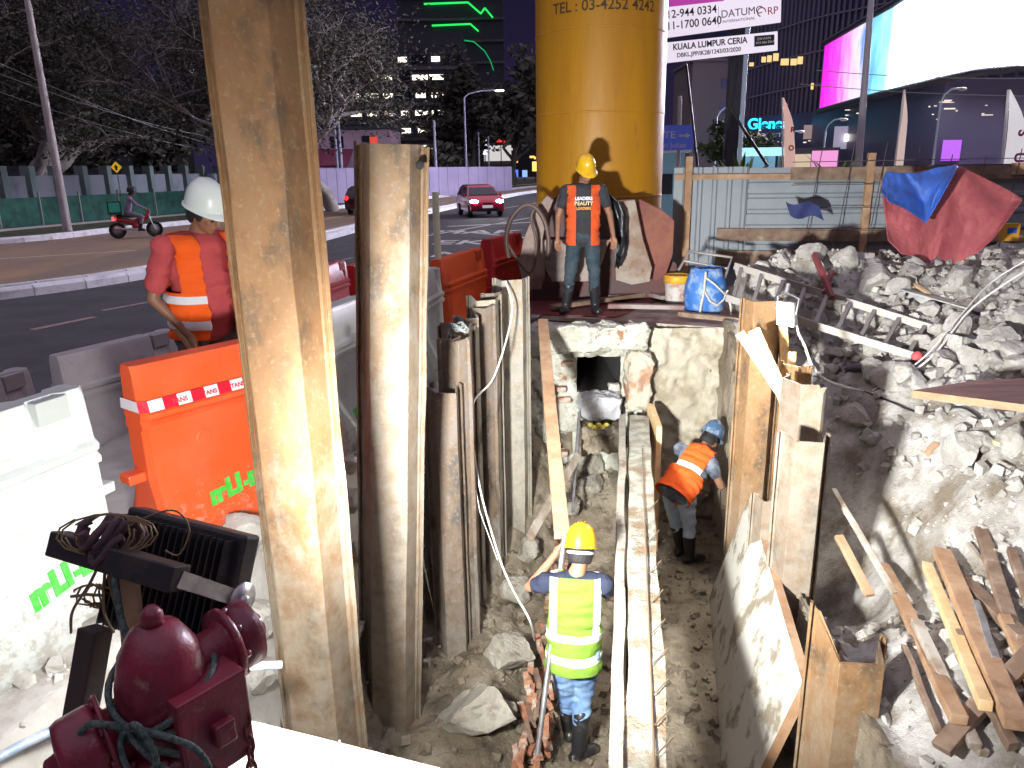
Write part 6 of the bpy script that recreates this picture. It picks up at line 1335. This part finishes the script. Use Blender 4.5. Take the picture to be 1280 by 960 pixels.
mb = MB(); mb.grid([[V(p.x-40+.3, p.y-60+.8, z-7) for p in sl_] for z in (zb, zt_)]); mb.build('screen_back', darkb, SC)
# background for the very far right above the hoarding: wire lines
for a, b, lab in (((1020,88),(1290,98),'wire crossing in front of the screen, upper one'),((1000,105),(1290,120),'wire crossing in front of the screen, lower one')):
    mb = MB(); mb.tube(sag(atY(*a, 34), atY(*b, 30), 10, .1), .015, 5); tag(mb.build('overhead_wire', MATS['wire_grey']), lab, 'wire')

# ============================================================ cars
tyre_m = mat('tyre', (.02,.02,.02), .8); rim_m = mat('alloy_rim', (.45,.45,.47), .35, metal=.7)
def car(label, loc, rz, paint_m, lights):
    r = empty('parked_car' if False else 'car', loc, label, 'car', rz)
    # +y is the front; sections across the length
    L_ = 3.9; W_ = 1.66
    side = [(-1.92,.42),(-1.95,.8),(-1.86,1.0),(-1.7,1.38),(-1.2,1.5),(-.3,1.52),(.35,1.42),(1.02,1.0),(1.6,.9),(1.9,.72),(1.95,.5),(1.9,.3),(-1.88,.3)]
    def halfw(y, z): return W_/2*(1-.06*max(0, abs(y)-1.3)**1.5)*(1 if z < .95 else 1-.26*(z-.95)/.55)
    mb = MB(); xs = [-1,-.93,-.6,0,.6,.93,1]; rows = []
    for u in xs: rows.append([V(u*halfw(y, z), y*(1 if abs(u) < .95 else .985), z*(1 if abs(u) < .95 else .99)) for y, z in side+[side[0]]])
    mb.grid(rows); mb.add(rows[0][:-1], [tuple(range(13))]); mb.add(rows[-1][:-1], [tuple(reversed(range(13)))]); b_ = mb.build('body', paint_m, r, bevel=.04)
    gl = glass_dark
    def facet(name, pts, m_, off): 
        mb = MB(); n_ = (Vector(pts[1])-Vector(pts[0])).cross(Vector(pts[2])-Vector(pts[0])).normalized()
        c = sum((Vector(p) for p in pts), V(0,0,0))/len(pts); 
        if n_.dot(c-V(0,0,.8)) < 0: n_ = -n_
        mb.add([Vector(p)+n_*off for p in pts]+[Vector(p)-n_*.02 for p in pts], [tuple(range(len(pts))), tuple(reversed(range(len(pts), 2*len(pts))))]+[(i, (i+1) % len(pts), (i+1) % len(pts)+len(pts), i+len(pts)) for i in range(len(pts))]); return mb.build(name, m_, r)
    w1 = halfw(1, 1.02)*.9; w2 = halfw(.35, 1.4)*.92
    facet('windscreen', [(-w1,.98,1.04),(w1,.98,1.04),(w2,.42,1.38),(-w2,.42,1.38)], gl, .012)
    facet('rear_window', [(-w1*.95,-1.84,1.05),(w1*.95,-1.84,1.05),(w2*.95,-1.71,1.34),(-w2*.95,-1.71,1.34)], gl, .02)
    for s in (-1, 1):
        a = halfw(0,.98); b = halfw(0,1.4)
        facet('side_window', [(s*a,.85,1.0),(s*a,-.25,1.0),(s*b,-.25,1.4),(s*b,.3,1.39)], gl, .03); facet('side_window', [(s*a,-.32,1.0),(s*a,-1.5,1.03),(s*b,-1.3,1.39),(s*b,-.32,1.41)], gl, .03)
        mb = MB(); mb.ball((s*(W_/2+.08),.72,1.02), (.1,.06,.07), 8); mb.build('mirror', paint_m, r)
        for y in (1.25,-1.22):
            w = MB(); M = Matrix.Translation(V(s*(W_/2-.08), y, .3)) @ Matrix.Rotation(R(90), 4, 'Y'); w.lathe([(.0,-.1),(.26,-.1),(.3,-.07),(.3,.07),(.26,.1),(0,.1)], 24, M); wo = w.build('wheel', tyre_m, r); w = MB(); w.lathe([(0,-.11),(.17,-.11),(.18,-.1),(.18,.1),(.17,.11),(0,.11)], 12, M); w.build('rim', rim_m, wo)
        mb = MB(); mb.ball((s*.62,1.8,.74), (.2,.14,.09), 10); mb.build('headlight', emit('headlight_on', (1,.97,.9), 60) if lights else glass_dark, r)
        mb = MB(); mb.ball((s*.68,-1.88,.86), (.12,.1,.14), 10); mb.build('tail_light', emit('tail_light_on', (1,.02,.02), 2.5), r)
    mb = MB(); mb.box((0,1.95,.52),(.5,.03,.13)); pl_ = mb.build('number_plate', emit('plate_white', (.7,.7,.7), .4), r)
    mb = MB(); mb.box((0,1.935,.36),(1.1,.05,.14)); mb.box((0,1.93,.66),(.5,.05,.06)); mb.build('grille', black_plastic, r)
    return r
redc = mat('dark_red_car_paint', (.5,.012,.05), .25, coat=.6); c1 = atz(598, 272, 0); car('dark red hatchback with headlights on, coming down the near road', V(c1.x, c1.y+1.7, 0), R(180+14), redc, True)
c1 = atz(452, 268, 0); car('dark car with a lit tail light, half hidden behind the mud-caked pile', V(c1.x+.3, 43, 0), R(-8), mat('black_red_paint', (.07,.008,.012), .25, coat=.5), False)
hl_ = atz(598,272,0)
# ============================================================ people
skin_m = mat('tanned_skin', (.3,.15,.085), .5, col2=(.26,.125,.07), scale=8, bump=.06, bscale=40, dist=.002)
def fabric(name, c, c2=None): return mat(name, c, .85, col2=c2 or tuple(x*.8 for x in c), scale=6, bump=.5, bscale=14, dist=.012, spec=.2)
boot_m = mat('black_rubber_boot', (.018,.018,.02), .35, col2=(.09,.08,.065), scale=9, thr=(.55,.7)); hair_m = mat('black_hair', (.012,.01,.009), .7, bump=.5, bscale=60)
refl = (.7,.71,.72)
def vest_mat(name, col, bands, vert, col2=None):
    """fabric with reflective tape: bands = z ranges, vert = (x0,x1,zmin) for the shoulder straps"""
    m = bpy.data.materials.new(name); m.use_nodes = True; n = m.node_tree.nodes; l = m.node_tree.links; b = n['Principled BSDF']; b.inputs['Roughness'].default_value = .8; b.inputs['Specular IOR Level'].default_value = .2
    tcn = n.new('ShaderNodeTexCoord'); sx = n.new('ShaderNodeSeparateXYZ'); l.new(tcn.outputs['Object'], sx.inputs[0])
    def inr(sock, a, c):
        g = n.new('ShaderNodeMath'); g.operation = 'COMPARE'; l.new(sock, g.inputs[0]); g.inputs[1].default_value = (a+c)/2; g.inputs[2].default_value = (c-a)/2; return g.outputs[0]
    def op(o, a, c): g = n.new('ShaderNodeMath'); g.operation = o; l.new(a, g.inputs[0]); l.new(c, g.inputs[1]); return g.outputs[0]
    f = None
    for a, c in bands: q = inr(sx.outputs['Z'], a, c); f = q if f is None else op('MAXIMUM', f, q)
    if vert:
        ab = n.new('ShaderNodeMath'); ab.operation = 'ABSOLUTE'; l.new(sx.outputs['X'], ab.inputs[0]); q = op('MULTIPLY', inr(ab.outputs[0], vert[0], vert[1]), inr(sx.outputs['Z'], vert[2], 9)); f = q if f is None else op('MAXIMUM', f, q)
    t = n.new('ShaderNodeTexNoise'); t.inputs['Scale'].default_value = 7; t.inputs['Detail'].default_value = 7; l.new(tcn.outputs['Object'], t.inputs[0]); mx0 = n.new('ShaderNodeMix'); mx0.data_type = 'RGBA'; l.new(t.outputs[0], mx0.inputs[0]); mx0.inputs[6].default_value = (*col, 1); mx0.inputs[7].default_value = (*(col2 or [x*.5+.03 for x in col]), 1)
    mx = n.new('ShaderNodeMix'); mx.data_type = 'RGBA'; mx.inputs[7].default_value = (*refl, 1); l.new(mx0.outputs[2], mx.inputs[6])
    if f is not None: l.new(f, mx.inputs[0])
    else: mx.inputs[0].default_value = 0
    l.new(mx.outputs[2], b.inputs['Base Color'])
    bp = n.new('ShaderNodeBump'); bp.inputs['Strength'].default_value = .6; bp.inputs['Distance'].default_value = .02; t2 = n.new('ShaderNodeTexNoise'); t2.inputs['Scale'].default_value = 10; t2.inputs['Detail'].default_value = 5; l.new(tcn.outputs['Object'], t2.inputs[0]); l.new(t2.outputs[0], bp.inputs['Height']); l.new(bp.outputs[0], b.inputs['Normal'])
    return m
def hand(mb, wrist, d, palm_n, curl=.5, thumb=1):
    """palm, four unequal bent fingers and a thumb leaving the side; d = pointing direction, palm_n = palm facing"""
    d = Vector(d).normalized(); pn = Vector(palm_n); pn = (pn-d*pn.dot(d)).normalized(); s = d.cross(pn)*thumb; w = Vector(wrist)
    mb.cap(w, .026, w+d*.045, .03); 
    for k, L_ in enumerate((.068,.078,.073,.058)):
        o_ = s*(.033-.022*k); a = w+d*.04+o_*.8; b = w+d*.088+o_; mb.cap(a, .015, b, .0115, 8)
        q = b; dd = d.copy()
        for j in range(3): dd = (dd+pn*curl*.75).normalized(); e = q+dd*L_*(.42,.33,.25)[j]; mb.cap(q, .0105-.001*j, e, .0095-.001*j, 8); q = e
    t0 = w+d*.025+s*.028; t1 = t0+(s*.8+d*.7+pn*.3).normalized()*.035; t2 = t1+(s*.25+d*.9+pn*.5*curl+pn*.2).normalized()*.032; mb.cap(t0, .015, t1, .0125, 8); mb.cap(t1, .012, t2, .010, 8)
def rotm(fwd, up):
    y = Vector(fwd).normalized(); z = Vector(up); z = (z-y*z.dot(y)).normalized(); x = y.cross(z); return Matrix((( x.x, y.x, z.x),(x.y, y.y, z.y),(x.z, y.z, z.z)))
def head(mb, c, M, k=1):
    c = Vector(c)
    def b(o, r, n=16): mb.ball(c+M @ (Vector(o)*k), tuple(q*k for q in r), n, M)
    b((0,-.008,.025), (.076,.094,.098)); b((0,.02,-.04), (.058,.072,.062)); b((0,.055,-.085), (.028,.026,.022)); b((0,.1,-.008), (.014,.022,.026), 10); b((0,.112,-.022), (.017,.014,.012), 8)
    b((0,.083,-.052), (.026,.014,.011), 10); b((0,.078,.032), (.05,.02,.013), 10)
    for s in (-1, 1): b((s*.078,-.005,-.002), (.011,.021,.032), 10); b((s*.04,.066,-.018), (.022,.02,.018), 10)
def helmet(c, M, m_, parent, name='helmet', k=1):
    mb = MB(); n = 32; c = Vector(c); prof = [(1.0,-.02),(1.0,.0),(.98,.04),(.9,.085),(.74,.122),(.5,.145),(.25,.156),(.0,.16)]; vs = []
    for r, z in prof:
        for i in range(n):
            a = 2*math.pi*i/n; ridge = .008*math.exp(-(math.cos(a)/.22)**2)*(r < .98) ; vs.append(c+M @ (V(.108*r*math.cos(a), .132*r*math.sin(a), z+ridge)*k))
    mb.add(vs, [(i*n+j, i*n+(j+1) % n, (i+1)*n+(j+1) % n, (i+1)*n+j) for i in range(len(prof)-1) for j in range(n)], True)
    ring = []
    for (ro, z) in ((1.0,-.012),(1.0,-.02)):
        for i in range(n):
            a = 2*math.pi*i/n; fr = max(0, math.sin(a)); ext = .014+.045*fr**2; ring.append(c+M @ (V((.108+ext*.6)*math.cos(a), (.132+ext)*math.sin(a), z-.012*fr)*k))
    inn = [c+M @ (V(.106*math.cos(2*math.pi*i/n), .13*math.sin(2*math.pi*i/n), -.006)*k) for i in range(n)]
    mb.add(ring+inn, [(i, (i+1) % n, (i+1) % n+n, i+n) for i in range(n)]+[(i, (i+1) % n, (i+1) % n+2*n, i+2*n) for i in range(n)], True)
    hm = mb.build(name, m_, parent); 
    # central ridge ribs
    mb = MB(); 
    for x in (-.022, 0, .022): mb.tube([c+M @ (V(x, .132*math.cos(t)*.96, .16*math.sin(t)*.99+.002)*k) for t in [R(18+i*12) for i in range(13)]], .006*k, 6)
    mb.build('helmet_ridge', m_, hm); return hm
def wrinkle(o, amp, sc, seed=0):
    n = [v.normal.copy() for v in o.data.vertices]
    for v, nn in zip(o.data.vertices, n):
        c = v.co; w = mnoise.noise(V(c.x*sc*.7+seed, c.y*sc*.7, c.z*sc*1.6))+.6*mnoise.noise(V(c.x*sc*1.5, c.y*sc*1.5+seed, c.z*sc*3.2)); w = 1-2*abs(w); v.co = c+nn*amp*(w-.4)
def figure(label, loc, rz, J, cl, look):
    """J: joints in figure space (metres, facing +y); cl: dict of clothing materials; look: forward and up of the head"""
    root = empty('person', loc, label, 'person', rz); g = lambda k: Vector(J[k]); fat = cl.get('fat', 1)
    pel, chest, neck, hd = g('pelvis'), g('chest'), g('neck'), g('head'); up = (chest-pel).normalized()
    sh = (g('shR')-g('shL')).normalized(); fw = up.cross(sh); fw = -fw if cl.get('flip') else fw
    fw = sh.cross(up)*-1
    B_ = MB(); Mh = rotm(*look)
    head(B_, hd, Mh)
    B_.cap(neck-up*.03, .062, hd+Mh @ V(0,-.025,-.06), .052)
    B_.cap(pel, .09, chest, .09); B_.cap(g('shL')*.6+chest*.4, .07, g('shR')*.6+chest*.4, .07); B_.cap(chest, .09, neck, .06)
    for s in 'LR':
        B_.cap(g('sh'+s), .052, g('el'+s), .039); B_.cap(g('el'+s), .038, g('wr'+s), .026); hp_ = cl['hand'+s]; hand(B_, g('wr'+s), hp_[0], hp_[1], hp_[2], thumb=hp_[3])
        B_.cap(g('hip'+s), .065, g('kn'+s), .045); B_.cap(g('kn'+s), .044, g('an'+s), .034); ft = Vector(cl['foot'+s]).normalized(); B_.cap(g('an'+s)-V(0,0,.02), .035, g('an'+s)+ft*.13-V(0,0,.05), .03)
    fuse(B_, 'body', skin_m, root, .0068, 3)
    for s in (-1, 1):
        mb = MB(); mb.ball(hd+Mh @ V(s*.032,.089,.004), (.013,.008,.008), 8, Mh); mb.build('eye', mat('eye_dark', (.02,.015,.012), .2), root)
    # hair under helmet
    mb = MB(); n = 20
    for a in range(n):
        an = 2*math.pi*a/n
        if math.sin(an) < .35: mb.ball(hd+Mh @ V(.073*math.cos(an), .092*math.sin(an)-.012, .012-.035*(math.sin(an) < -.3)), (.022,.022,.045), 8, Mh)
    mb.ball(hd+Mh @ V(0,-.012,.05), (.082,.1,.08), 14, Mh)
    fuse(mb, 'hair', hair_m, root, .01, 3)
    if 'helmet' in cl: helmet(hd+Mh @ V(0,-.008,.062), Mh @ Euler((R(cl.get('htilt', 0)),0,0)).to_matrix(), cl['helmet'], root, k=cl.get('hk', 1.0))
    if 'helmet' in cl and cl.get('band'):
        mb = MB(); mb.tube([hd+Mh @ V(.088*math.cos(a), .108*math.sin(a)-.004, .012) for a in [R(180+12*i) for i in range(16)]], .013, 8); mb.build('helmet_band', mat('grey_band', (.4,.4,.4), .6), root)
    # torso frame for shirt and vest so that stripes follow the back
    Mt = rotm(fw, up); T4 = Mt.to_4x4(); T4.translation = pel; inv = T4.inverted(); t_ = lambda p: inv @ Vector(p)
    Ls = (chest-pel).length; Sh = MB(); E3 = Matrix.Identity(3)
    def tb(mb, z, rx, ry, y=0, rz_=.11, x=0): mb.ball((x, y, z), (rx, ry, rz_), 20)
    sy = cl.get('belly', 0)
    def torso(mb, gsc, low=-.06):
        sw = (g('shR')-g('shL')).length/2
        for i in range(9):
            f = i/8; z = low+(Ls+.1-low)*f; rx = (.165*(1-f)+.185*f)*fat*gsc*(1 if f < .85 else .93); ry = (.115*(1-f)+.115*f)*fat*gsc+sy*math.exp(-((f-.35)/.28)**2)*.5; tb(mb, z, rx, ry, sy*.5*math.exp(-((f-.35)/.28)**2), .1)
        a = t_(g('shL')); b = t_(g('shR')); mb.cap(a*.8+b*.2, .078*gsc, b*.8+a*.2, .078*gsc); nk = t_(neck); mb.cap(V(0,0,Ls+.05), .1*gsc, nk-V(0,0,.04), .07*gsc)
    torso(Sh, 1.0)
    for s in 'LR':
        a, b, w = t_(g('sh'+s)), t_(g('el'+s)), t_(g('wr'+s)); sl = cl.get('sleeve', .75); Sh.cap(a, .074*fat**.5, a.lerp(b, sl), .06*fat**.5)
        if cl.get('long'): Sh.cap(a.lerp(b,.7), .06, b, .052); Sh.cap(b, .052, w, .04)
    so = fuse(Sh, 'shirt', cl['shirt'], root, .011, 5); so.matrix_local = T4; wrinkle(so, .011, 6, pel.x*9)
    if 'vest' in cl:
        Ve = MB(); torso(Ve, cl.get('vs', 1.12), -.16); Ve.ball((0,0,-.12), (.2*fat,.165*fat,.16), 20); Ve.ball((0,0,-.02), (.195*fat,.155*fat,.14), 20)
        vo = Ve.build('vest', cl['vest'], root); vo.matrix_local = T4
        r_ = vo.modifiers.new('r', 'REMESH'); r_.mode = 'VOXEL'; r_.voxel_size = .011; r_.use_smooth_shade = True
        sm = vo.modifiers.new('s', 'SMOOTH'); sm.iterations = 5; bake(vo)
        wrinkle(vo, .012, 5, 3+pel.x*9)
        bm = bmesh.new(); bm.from_mesh(vo.data); op = cl.get('open', .0); kill = []
        zt = t_(neck).z; asx = abs(t_(g('shR')).x)-.01; zl = cl.get('vhem', -.13)
        for pc_, pn_ in (((op,0,0),(1,0,0)),((-op,0,0),(1,0,0)),((0,0,zl),(0,0,1)),((0,0,zt-.015),(0,0,1)),((asx,0,0),(1,0,0)),((-asx,0,0),(1,0,0)),((0,0,Ls*.55),(0,0,1))): bmesh.ops.bisect_plane(bm, geom=bm.verts[:]+bm.edges[:]+bm.faces[:], plane_co=pc_, plane_no=pn_)
       
        for f in bm.faces:
            c = f.calc_center_median()
            if c.z > zt-.015 or c.z < zl: kill.append(f); continue
            if c.z > zt-.12 and abs(c.x) < .07+.35*max(0, c.z-(zt-.06)) and c.y > -.02+(.0): kill.append(f); continue
            if c.y > 0 and abs(c.x) < op: kill.append(f); continue
            if abs(c.x) > asx and c.z > Ls*.55: kill.append(f)
        bmesh.ops.delete(bm, geom=kill, context='FACES'); bm.to_mesh(vo.data); bm.free()
        so2 = vo.modifiers.new('so', 'SOLIDIFY'); so2.thickness = .008; so2.offset = 1
        vo.data.polygons.foreach_set('use_smooth', [True]*len(vo.data.polygons))
    Tr = MB(); Tr.ball(pel+V(0,0,-.03), (.155*fat,.115*fat,.12), 20, Mt)
    for s in 'LR':
        Tr.cap(g('hip'+s), .102*fat**.5, g('kn'+s), .078); Tr.cap(g('kn'+s), .076, g('kn'+s).lerp(g('an'+s), .55), .062)
    Tr.cap(g('hipL'), .11, g('hipR'), .11); Tr.cap(pel, .11*fat, pel+up*.06, .105*fat)
    wrinkle(fuse(Tr, 'trousers', cl['trousers'], root, .012, 5), .011, 6, 5)
    for s in 'LR':
        mb = MB(); a = g('kn'+s).lerp(g('an'+s), cl.get('boot', .42)); an = g('an'+s); ft = Vector(cl['foot'+s]).normalized(); mb.cap(a, .07, an, .054); mb.cap(an-V(0,0,.03), .05, an+ft*.14-V(0,0,.055), .042); mb.cap(an-V(0,0,.04), .048, an-ft*.04-V(0,0,.05), .045); fuse(mb, 'boot', boot_m, root, .01, 3)
    return root, T4
yel_h = mat('yellow_helmet', (.72,.42,.01), .3, coat=.3, col2=(.65,.36,.01), scale=6); wht_h = mat('white_helmet', (.68,.74,.68), .3, coat=.3); blu_h = mat('blue_grey_helmet', (.05,.1,.17), .35, col2=(.35,.4,.46), scale=9, thr=(.48,.62))
jeans = fabric('washed_blue_denim', (.12,.21,.37), (.22,.34,.5)); jeans_l = fabric('pale_blue_denim', (.5,.6,.74), (.4,.5,.64)); jeans_d = fabric('dark_denim', (.03,.05,.065), (.055,.075,.085)); grey_tr = fabric('grey_trousers', (.16,.13,.12), (.11,.09,.085))
# A: man standing on the plates at the trench end, facing the camera (rz 180 => figure +y towards camera)
A_loc = atz(728, 391, .6); J = dict(pelvis=(0,0,.95), chest=(.0,-.0,1.33), neck=(0,.0,1.51), head=(-.02,.045,1.635), shL=(-.2,0,1.44), shR=(.2,0,1.44),
    elL=(-.31,-.03,1.16), wrL=(-.35,.08,.92), elR=(.29,-.03,1.15), wrR=(.3,.06,.9), hipL=(-.1,0,.9), hipR=(.1,0,.9), knL=(-.13,.04,.5), knR=(.14,.02,.5), anL=(-.15,-.02,.09), anR=(.2,-.03,.09))
vestA = vest_mat('orange_vest_open', (.85,.11,.015), [], None)
clA = dict(vs=1.14, shirt=fabric('charcoal_shirt', (.045,.045,.052)), vest=vestA, open=.085, trousers=jeans_d, helmet=yel_h, footL=(-.25,1,0), footR=(.35,1,0), handL=((-.1,.15,-1),(.3,.6,0),.5,1), handR=((.0,.15,-1),(-.3,.6,0),.5,-1), sleeve=.55, htilt=-2)
pa_, T4 = figure('man in yellow helmet, dark printed T-shirt and open orange vest standing at the trench end', A_loc, R(176), J, clA, ((-.45,1,-.55), (0,.3,1)))
pa_.scale = (.95,.95,.95)
for s, z, sz, c in (('LEADERS', .4, .05, white_paint), ('BEAUTY', .345, .058, mat('print_cream', (.7,.55,.3), .7)), ('LEADERS', .29, .042, mat('print_orange', (.65,.3,.03), .7))):
    text(s, sz, c, pa_, T4 @ frame(V(0,.152,z), (-1,0,0), (0,0,1)), 'shirt_lettering', .004, bold=.002)
# B: man in yellow vest in the trench, back to the camera
B_loc = atz(716, 947, -1.5); 
hprop = atY(699, 682, 4.25)
J = dict(pelvis=(0.0,.0,.93), chest=(.01,.05,1.30), neck=(.02,.07,1.49), head=(.05,.13,1.6), shL=(-.19,.05,1.42), shR=(.2,.05,1.42), elL=(-.31,.14,1.33), wrL=(-.13,.3,1.5), elR=(.27,.22,1.22), wrR=(.1,.42,1.18),
    hipL=(-.09,0,.9), hipR=(.09,0,.9), knL=(-.05,.1,.5), knR=(.08,.1,.5), anL=(-.05,.02,.12), anR=(.04,-.02,.09))
J['anL'] = (-.03,.2,.1)
vestB = vest_mat('lime_vest', (.17,.29,.035), [(-.06,.0),(.1,.155)], (.125,.175,.12), (.13,.24,.03))
clB = dict(band=1, shirt=fabric('navy_shirt', (.03,.035,.06)), vest=vestB, open=.03, trousers=jeans, helmet=yel_h, footL=(-.2,1,0), footR=(.75,.5,0), handL=((.45,.35,.75),(.8,-.1,-.3),.9,1), handR=((-.6,.6,.1),(0,.3,-1),.9,-1), sleeve=.5)
pb_, _ = figure('man in yellow helmet and lime reflective vest standing in the trench, back turned', B_loc, R(-4), J, clB, ((.25,1,-.5), (0,.25,1)))
pb_.scale = (.885,.885,.885)
# C: man bending at the right wall
C_loc = atz(856, 699, -1.48)
J = dict(pelvis=(-.12,-.12,.86), chest=(.08,.12,1.06), neck=(.17,.24,1.17), head=(.23,.33,1.23), shL=(-.08,.22,1.15), shR=(.22,.06,1.07), elL=(.06,.44,.94), wrL=(.22,.52,.76), elR=(.34,.12,.8), wrR=(.34,.32,.8),
    hipL=(-.19,-.04,.83), hipR=(-.04,-.16,.83), knL=(-.12,.16,.45), knR=(.02,-.04,.45), anL=(-.04,.1,.09), anR=(.04,-.06,.09))
vestC = vest_mat('orange_vest_band', (.88,.13,.02), [(.2,.26)], None, (.8,.1,.02))
clC = dict(shirt=fabric('patterned_dark_shirt', (.06,.07,.09), (.2,.22,.26)), vest=vestC, trousers=jeans_l, helmet=blu_h, footL=(.6,.6,0), footR=(.9,.35,0), handL=((.4,.5,-.6),(.5,-.4,0),.8,1), handR=((-.0,.8,-.1),(-.6,0,-.6),.8,-1), sleeve=.45, vhem=-.1)
pc_, _ = figure('man in blue-grey helmet and orange vest bending over at the right trench wall', C_loc, R(-8), J, clC, ((.6,.7,-.75), (.3,.3,1)))
pc_.scale = (.92,.92,.92)
# D: big man in white helmet at the left, turned to the right
D_loc = atz(238, 556, .3); D_loc = V(-2.06, 5.0, .3)
J = dict(pelvis=(0,0,.98), chest=(0,.03,1.36), neck=(0,.06,1.55), head=(.0,.15,1.655), shL=(-.23,.02,1.47), shR=(.23,.02,1.47), elL=(-.3,.0,1.16), wrL=(-.24,.2,.95), elR=(.33,-.02,1.15), wrR=(.2,.13,.9),
    hipL=(-.11,0,.93), hipR=(.11,0,.93), knL=(-.13,.03,.5), knR=(.13,.03,.5), anL=(-.14,0,.09), anR=(.14,0,.09))
vestD = vest_mat('orange_vest_two_bands', (.9,.13,.015), [(-.03,.03),(.14,.19)], None, (.82,.1,.01))
clD = dict(shirt=fabric('salmon_red_shirt', (.52,.085,.085), (.45,.07,.075)), vest=vestD, open=.1, trousers=grey_tr, helmet=wht_h, fat=1.2, belly=.07, footL=(0,1,0), footR=(.2,1,0), handL=((.2,.3,-1),(.5,.3,0),.8,1), handR=((.0,.3,-1),(-.6,.3,0),1.0,-1), sleeve=.72, hk=1.06, vhem=-.1, vs=1.25, htilt=6)
figure('heavy man in white helmet, red shirt and orange vest looking down behind the orange barrier', D_loc, R(-124), J, clD, ((-.25,1,-.5), (0,.45,1)))
hw = D_loc + Matrix.Rotation(R(-124), 3, 'Z') @ V(.19,.17,.8)
plank('wooden tool handle held by the man in white helmet', hw+V(-.12,.0,.16), hw+V(.32,-.12,-.5), .03, .03, timber, 'handle', 'tool_handle')
# motorcycle and rider
mloc = atz(172, 297, 0); MC = empty('motorcycle', mloc, 'small motorcycle with red tail light and green delivery box riding away', 'motorcycle', R(-62))
for y in (-.62,.62):
    mb = MB(); M = Matrix.Translation(V(0,y,.29)) @ Matrix.Rotation(R(90), 4, 'Y'); mb.lathe([(.2,-.03),(.29,-.04),(.29,.04),(.2,.03),(.2,-.03)], 24, M); wo = mb.build('wheel', tyre_m, MC); mb = MB(); mb.lathe([(0,-.025),(.2,-.02),(.2,.02),(0,.025)], 8, M); mb.build('rim', rim_m, wo)
red_p = mat('motorcycle_red', (.4,.02,.04), .3, coat=.5)
mb = MB(); mb.cap(V(0,-.55,.68), .1, V(0,-.05,.55), .12); mb.cap(V(0,-.05,.55), .11, V(0,.4,.72), .09); mb.cap(V(0,.4,.72), .09, V(0,.5,.95), .07); mb.cap(V(0,0,.4), .13, V(0,.1,.35), .12); fuse(mb, 'body_shell', red_p, MC, .02, 3)
mb = MB(); mb.box((0,-.3,.8),(.24,.65,.09)); mb.build('seat', black_plastic, MC, bevel=.03)
mb = MB(); mb.tube([V(-.33,.38,1.02), V(0,.47,.98), V(.33,.38,1.02)], .018, 8); mb.build('handlebar', black_metal, MC)
mb = MB(); mb.tube([V(-.05,.45,.9), V(-.05,.62,.29)], .025, 6); mb.tube([V(.05,.45,.9), V(.05,.62,.29)], .025, 6); mb.build('front_fork', steel, MC)
mb = MB(); mb.tube([V(.13,.1,.3), V(.15,-.7,.36)], .045, 8); mb.build('exhaust', steel, MC)
mb = MB(); mb.box((0,-.72,.72),(.2,.06,.09)); mb.build('tail_light', emit('tail_red', (1,.02,.02), 9), MC)
mb = MB(); mb.box((0,-.85,.45),(.18,.03,.2)); mb.build('number_plate', black_plastic, MC)
mb = MB(); mb.box((0,-.62,1.1),(.5,.46,.48)); bo = mb.build('delivery_box', mat('dark_green_box', (.015,.06,.03), .6), MC, bevel=.02); mb = MB(); mb.box((.256,-.62,1.12),(.01,.36,.34)); mb.box((0,-.856,1.12),(.36,.01,.34)); mb.build('teal_panel', mat('teal_panel', (.05,.5,.36), .5), bo)
J = dict(pelvis=(0,-.2,.93), chest=(0,-.1,1.3), neck=(0,-.04,1.48), head=(0,.03,1.6), shL=(-.19,-.07,1.4), shR=(.19,-.07,1.4), elL=(-.27,.12,1.18), wrL=(-.29,.33,1.07), elR=(.27,.12,1.18), wrR=(.29,.33,1.07),
    hipL=(-.11,-.18,.9), hipR=(.11,-.18,.9), knL=(-.19,.25,.75), knR=(.19,.25,.75), anL=(-.17,.12,.33), anR=(.17,.12,.33))
clM = dict(shirt=fabric('mauve_jacket', (.3,.22,.34)), long=True, trousers=fabric('grey_riding_trousers', (.25,.23,.28)), helmet=mat('dark_riding_helmet', (.02,.02,.03), .25), hk=1.2, footL=(0,1,0), footR=(0,1,0), handL=((.1,1,-.2),(0,0,-1),.9,1), handR=((-.1,1,-.2),(0,0,-1),.9,-1), boot=.6)
figure('motorcycle rider in mauve jacket and dark helmet', mloc, R(-62), J, clM, ((0,1,-.05), (0,0,1)))
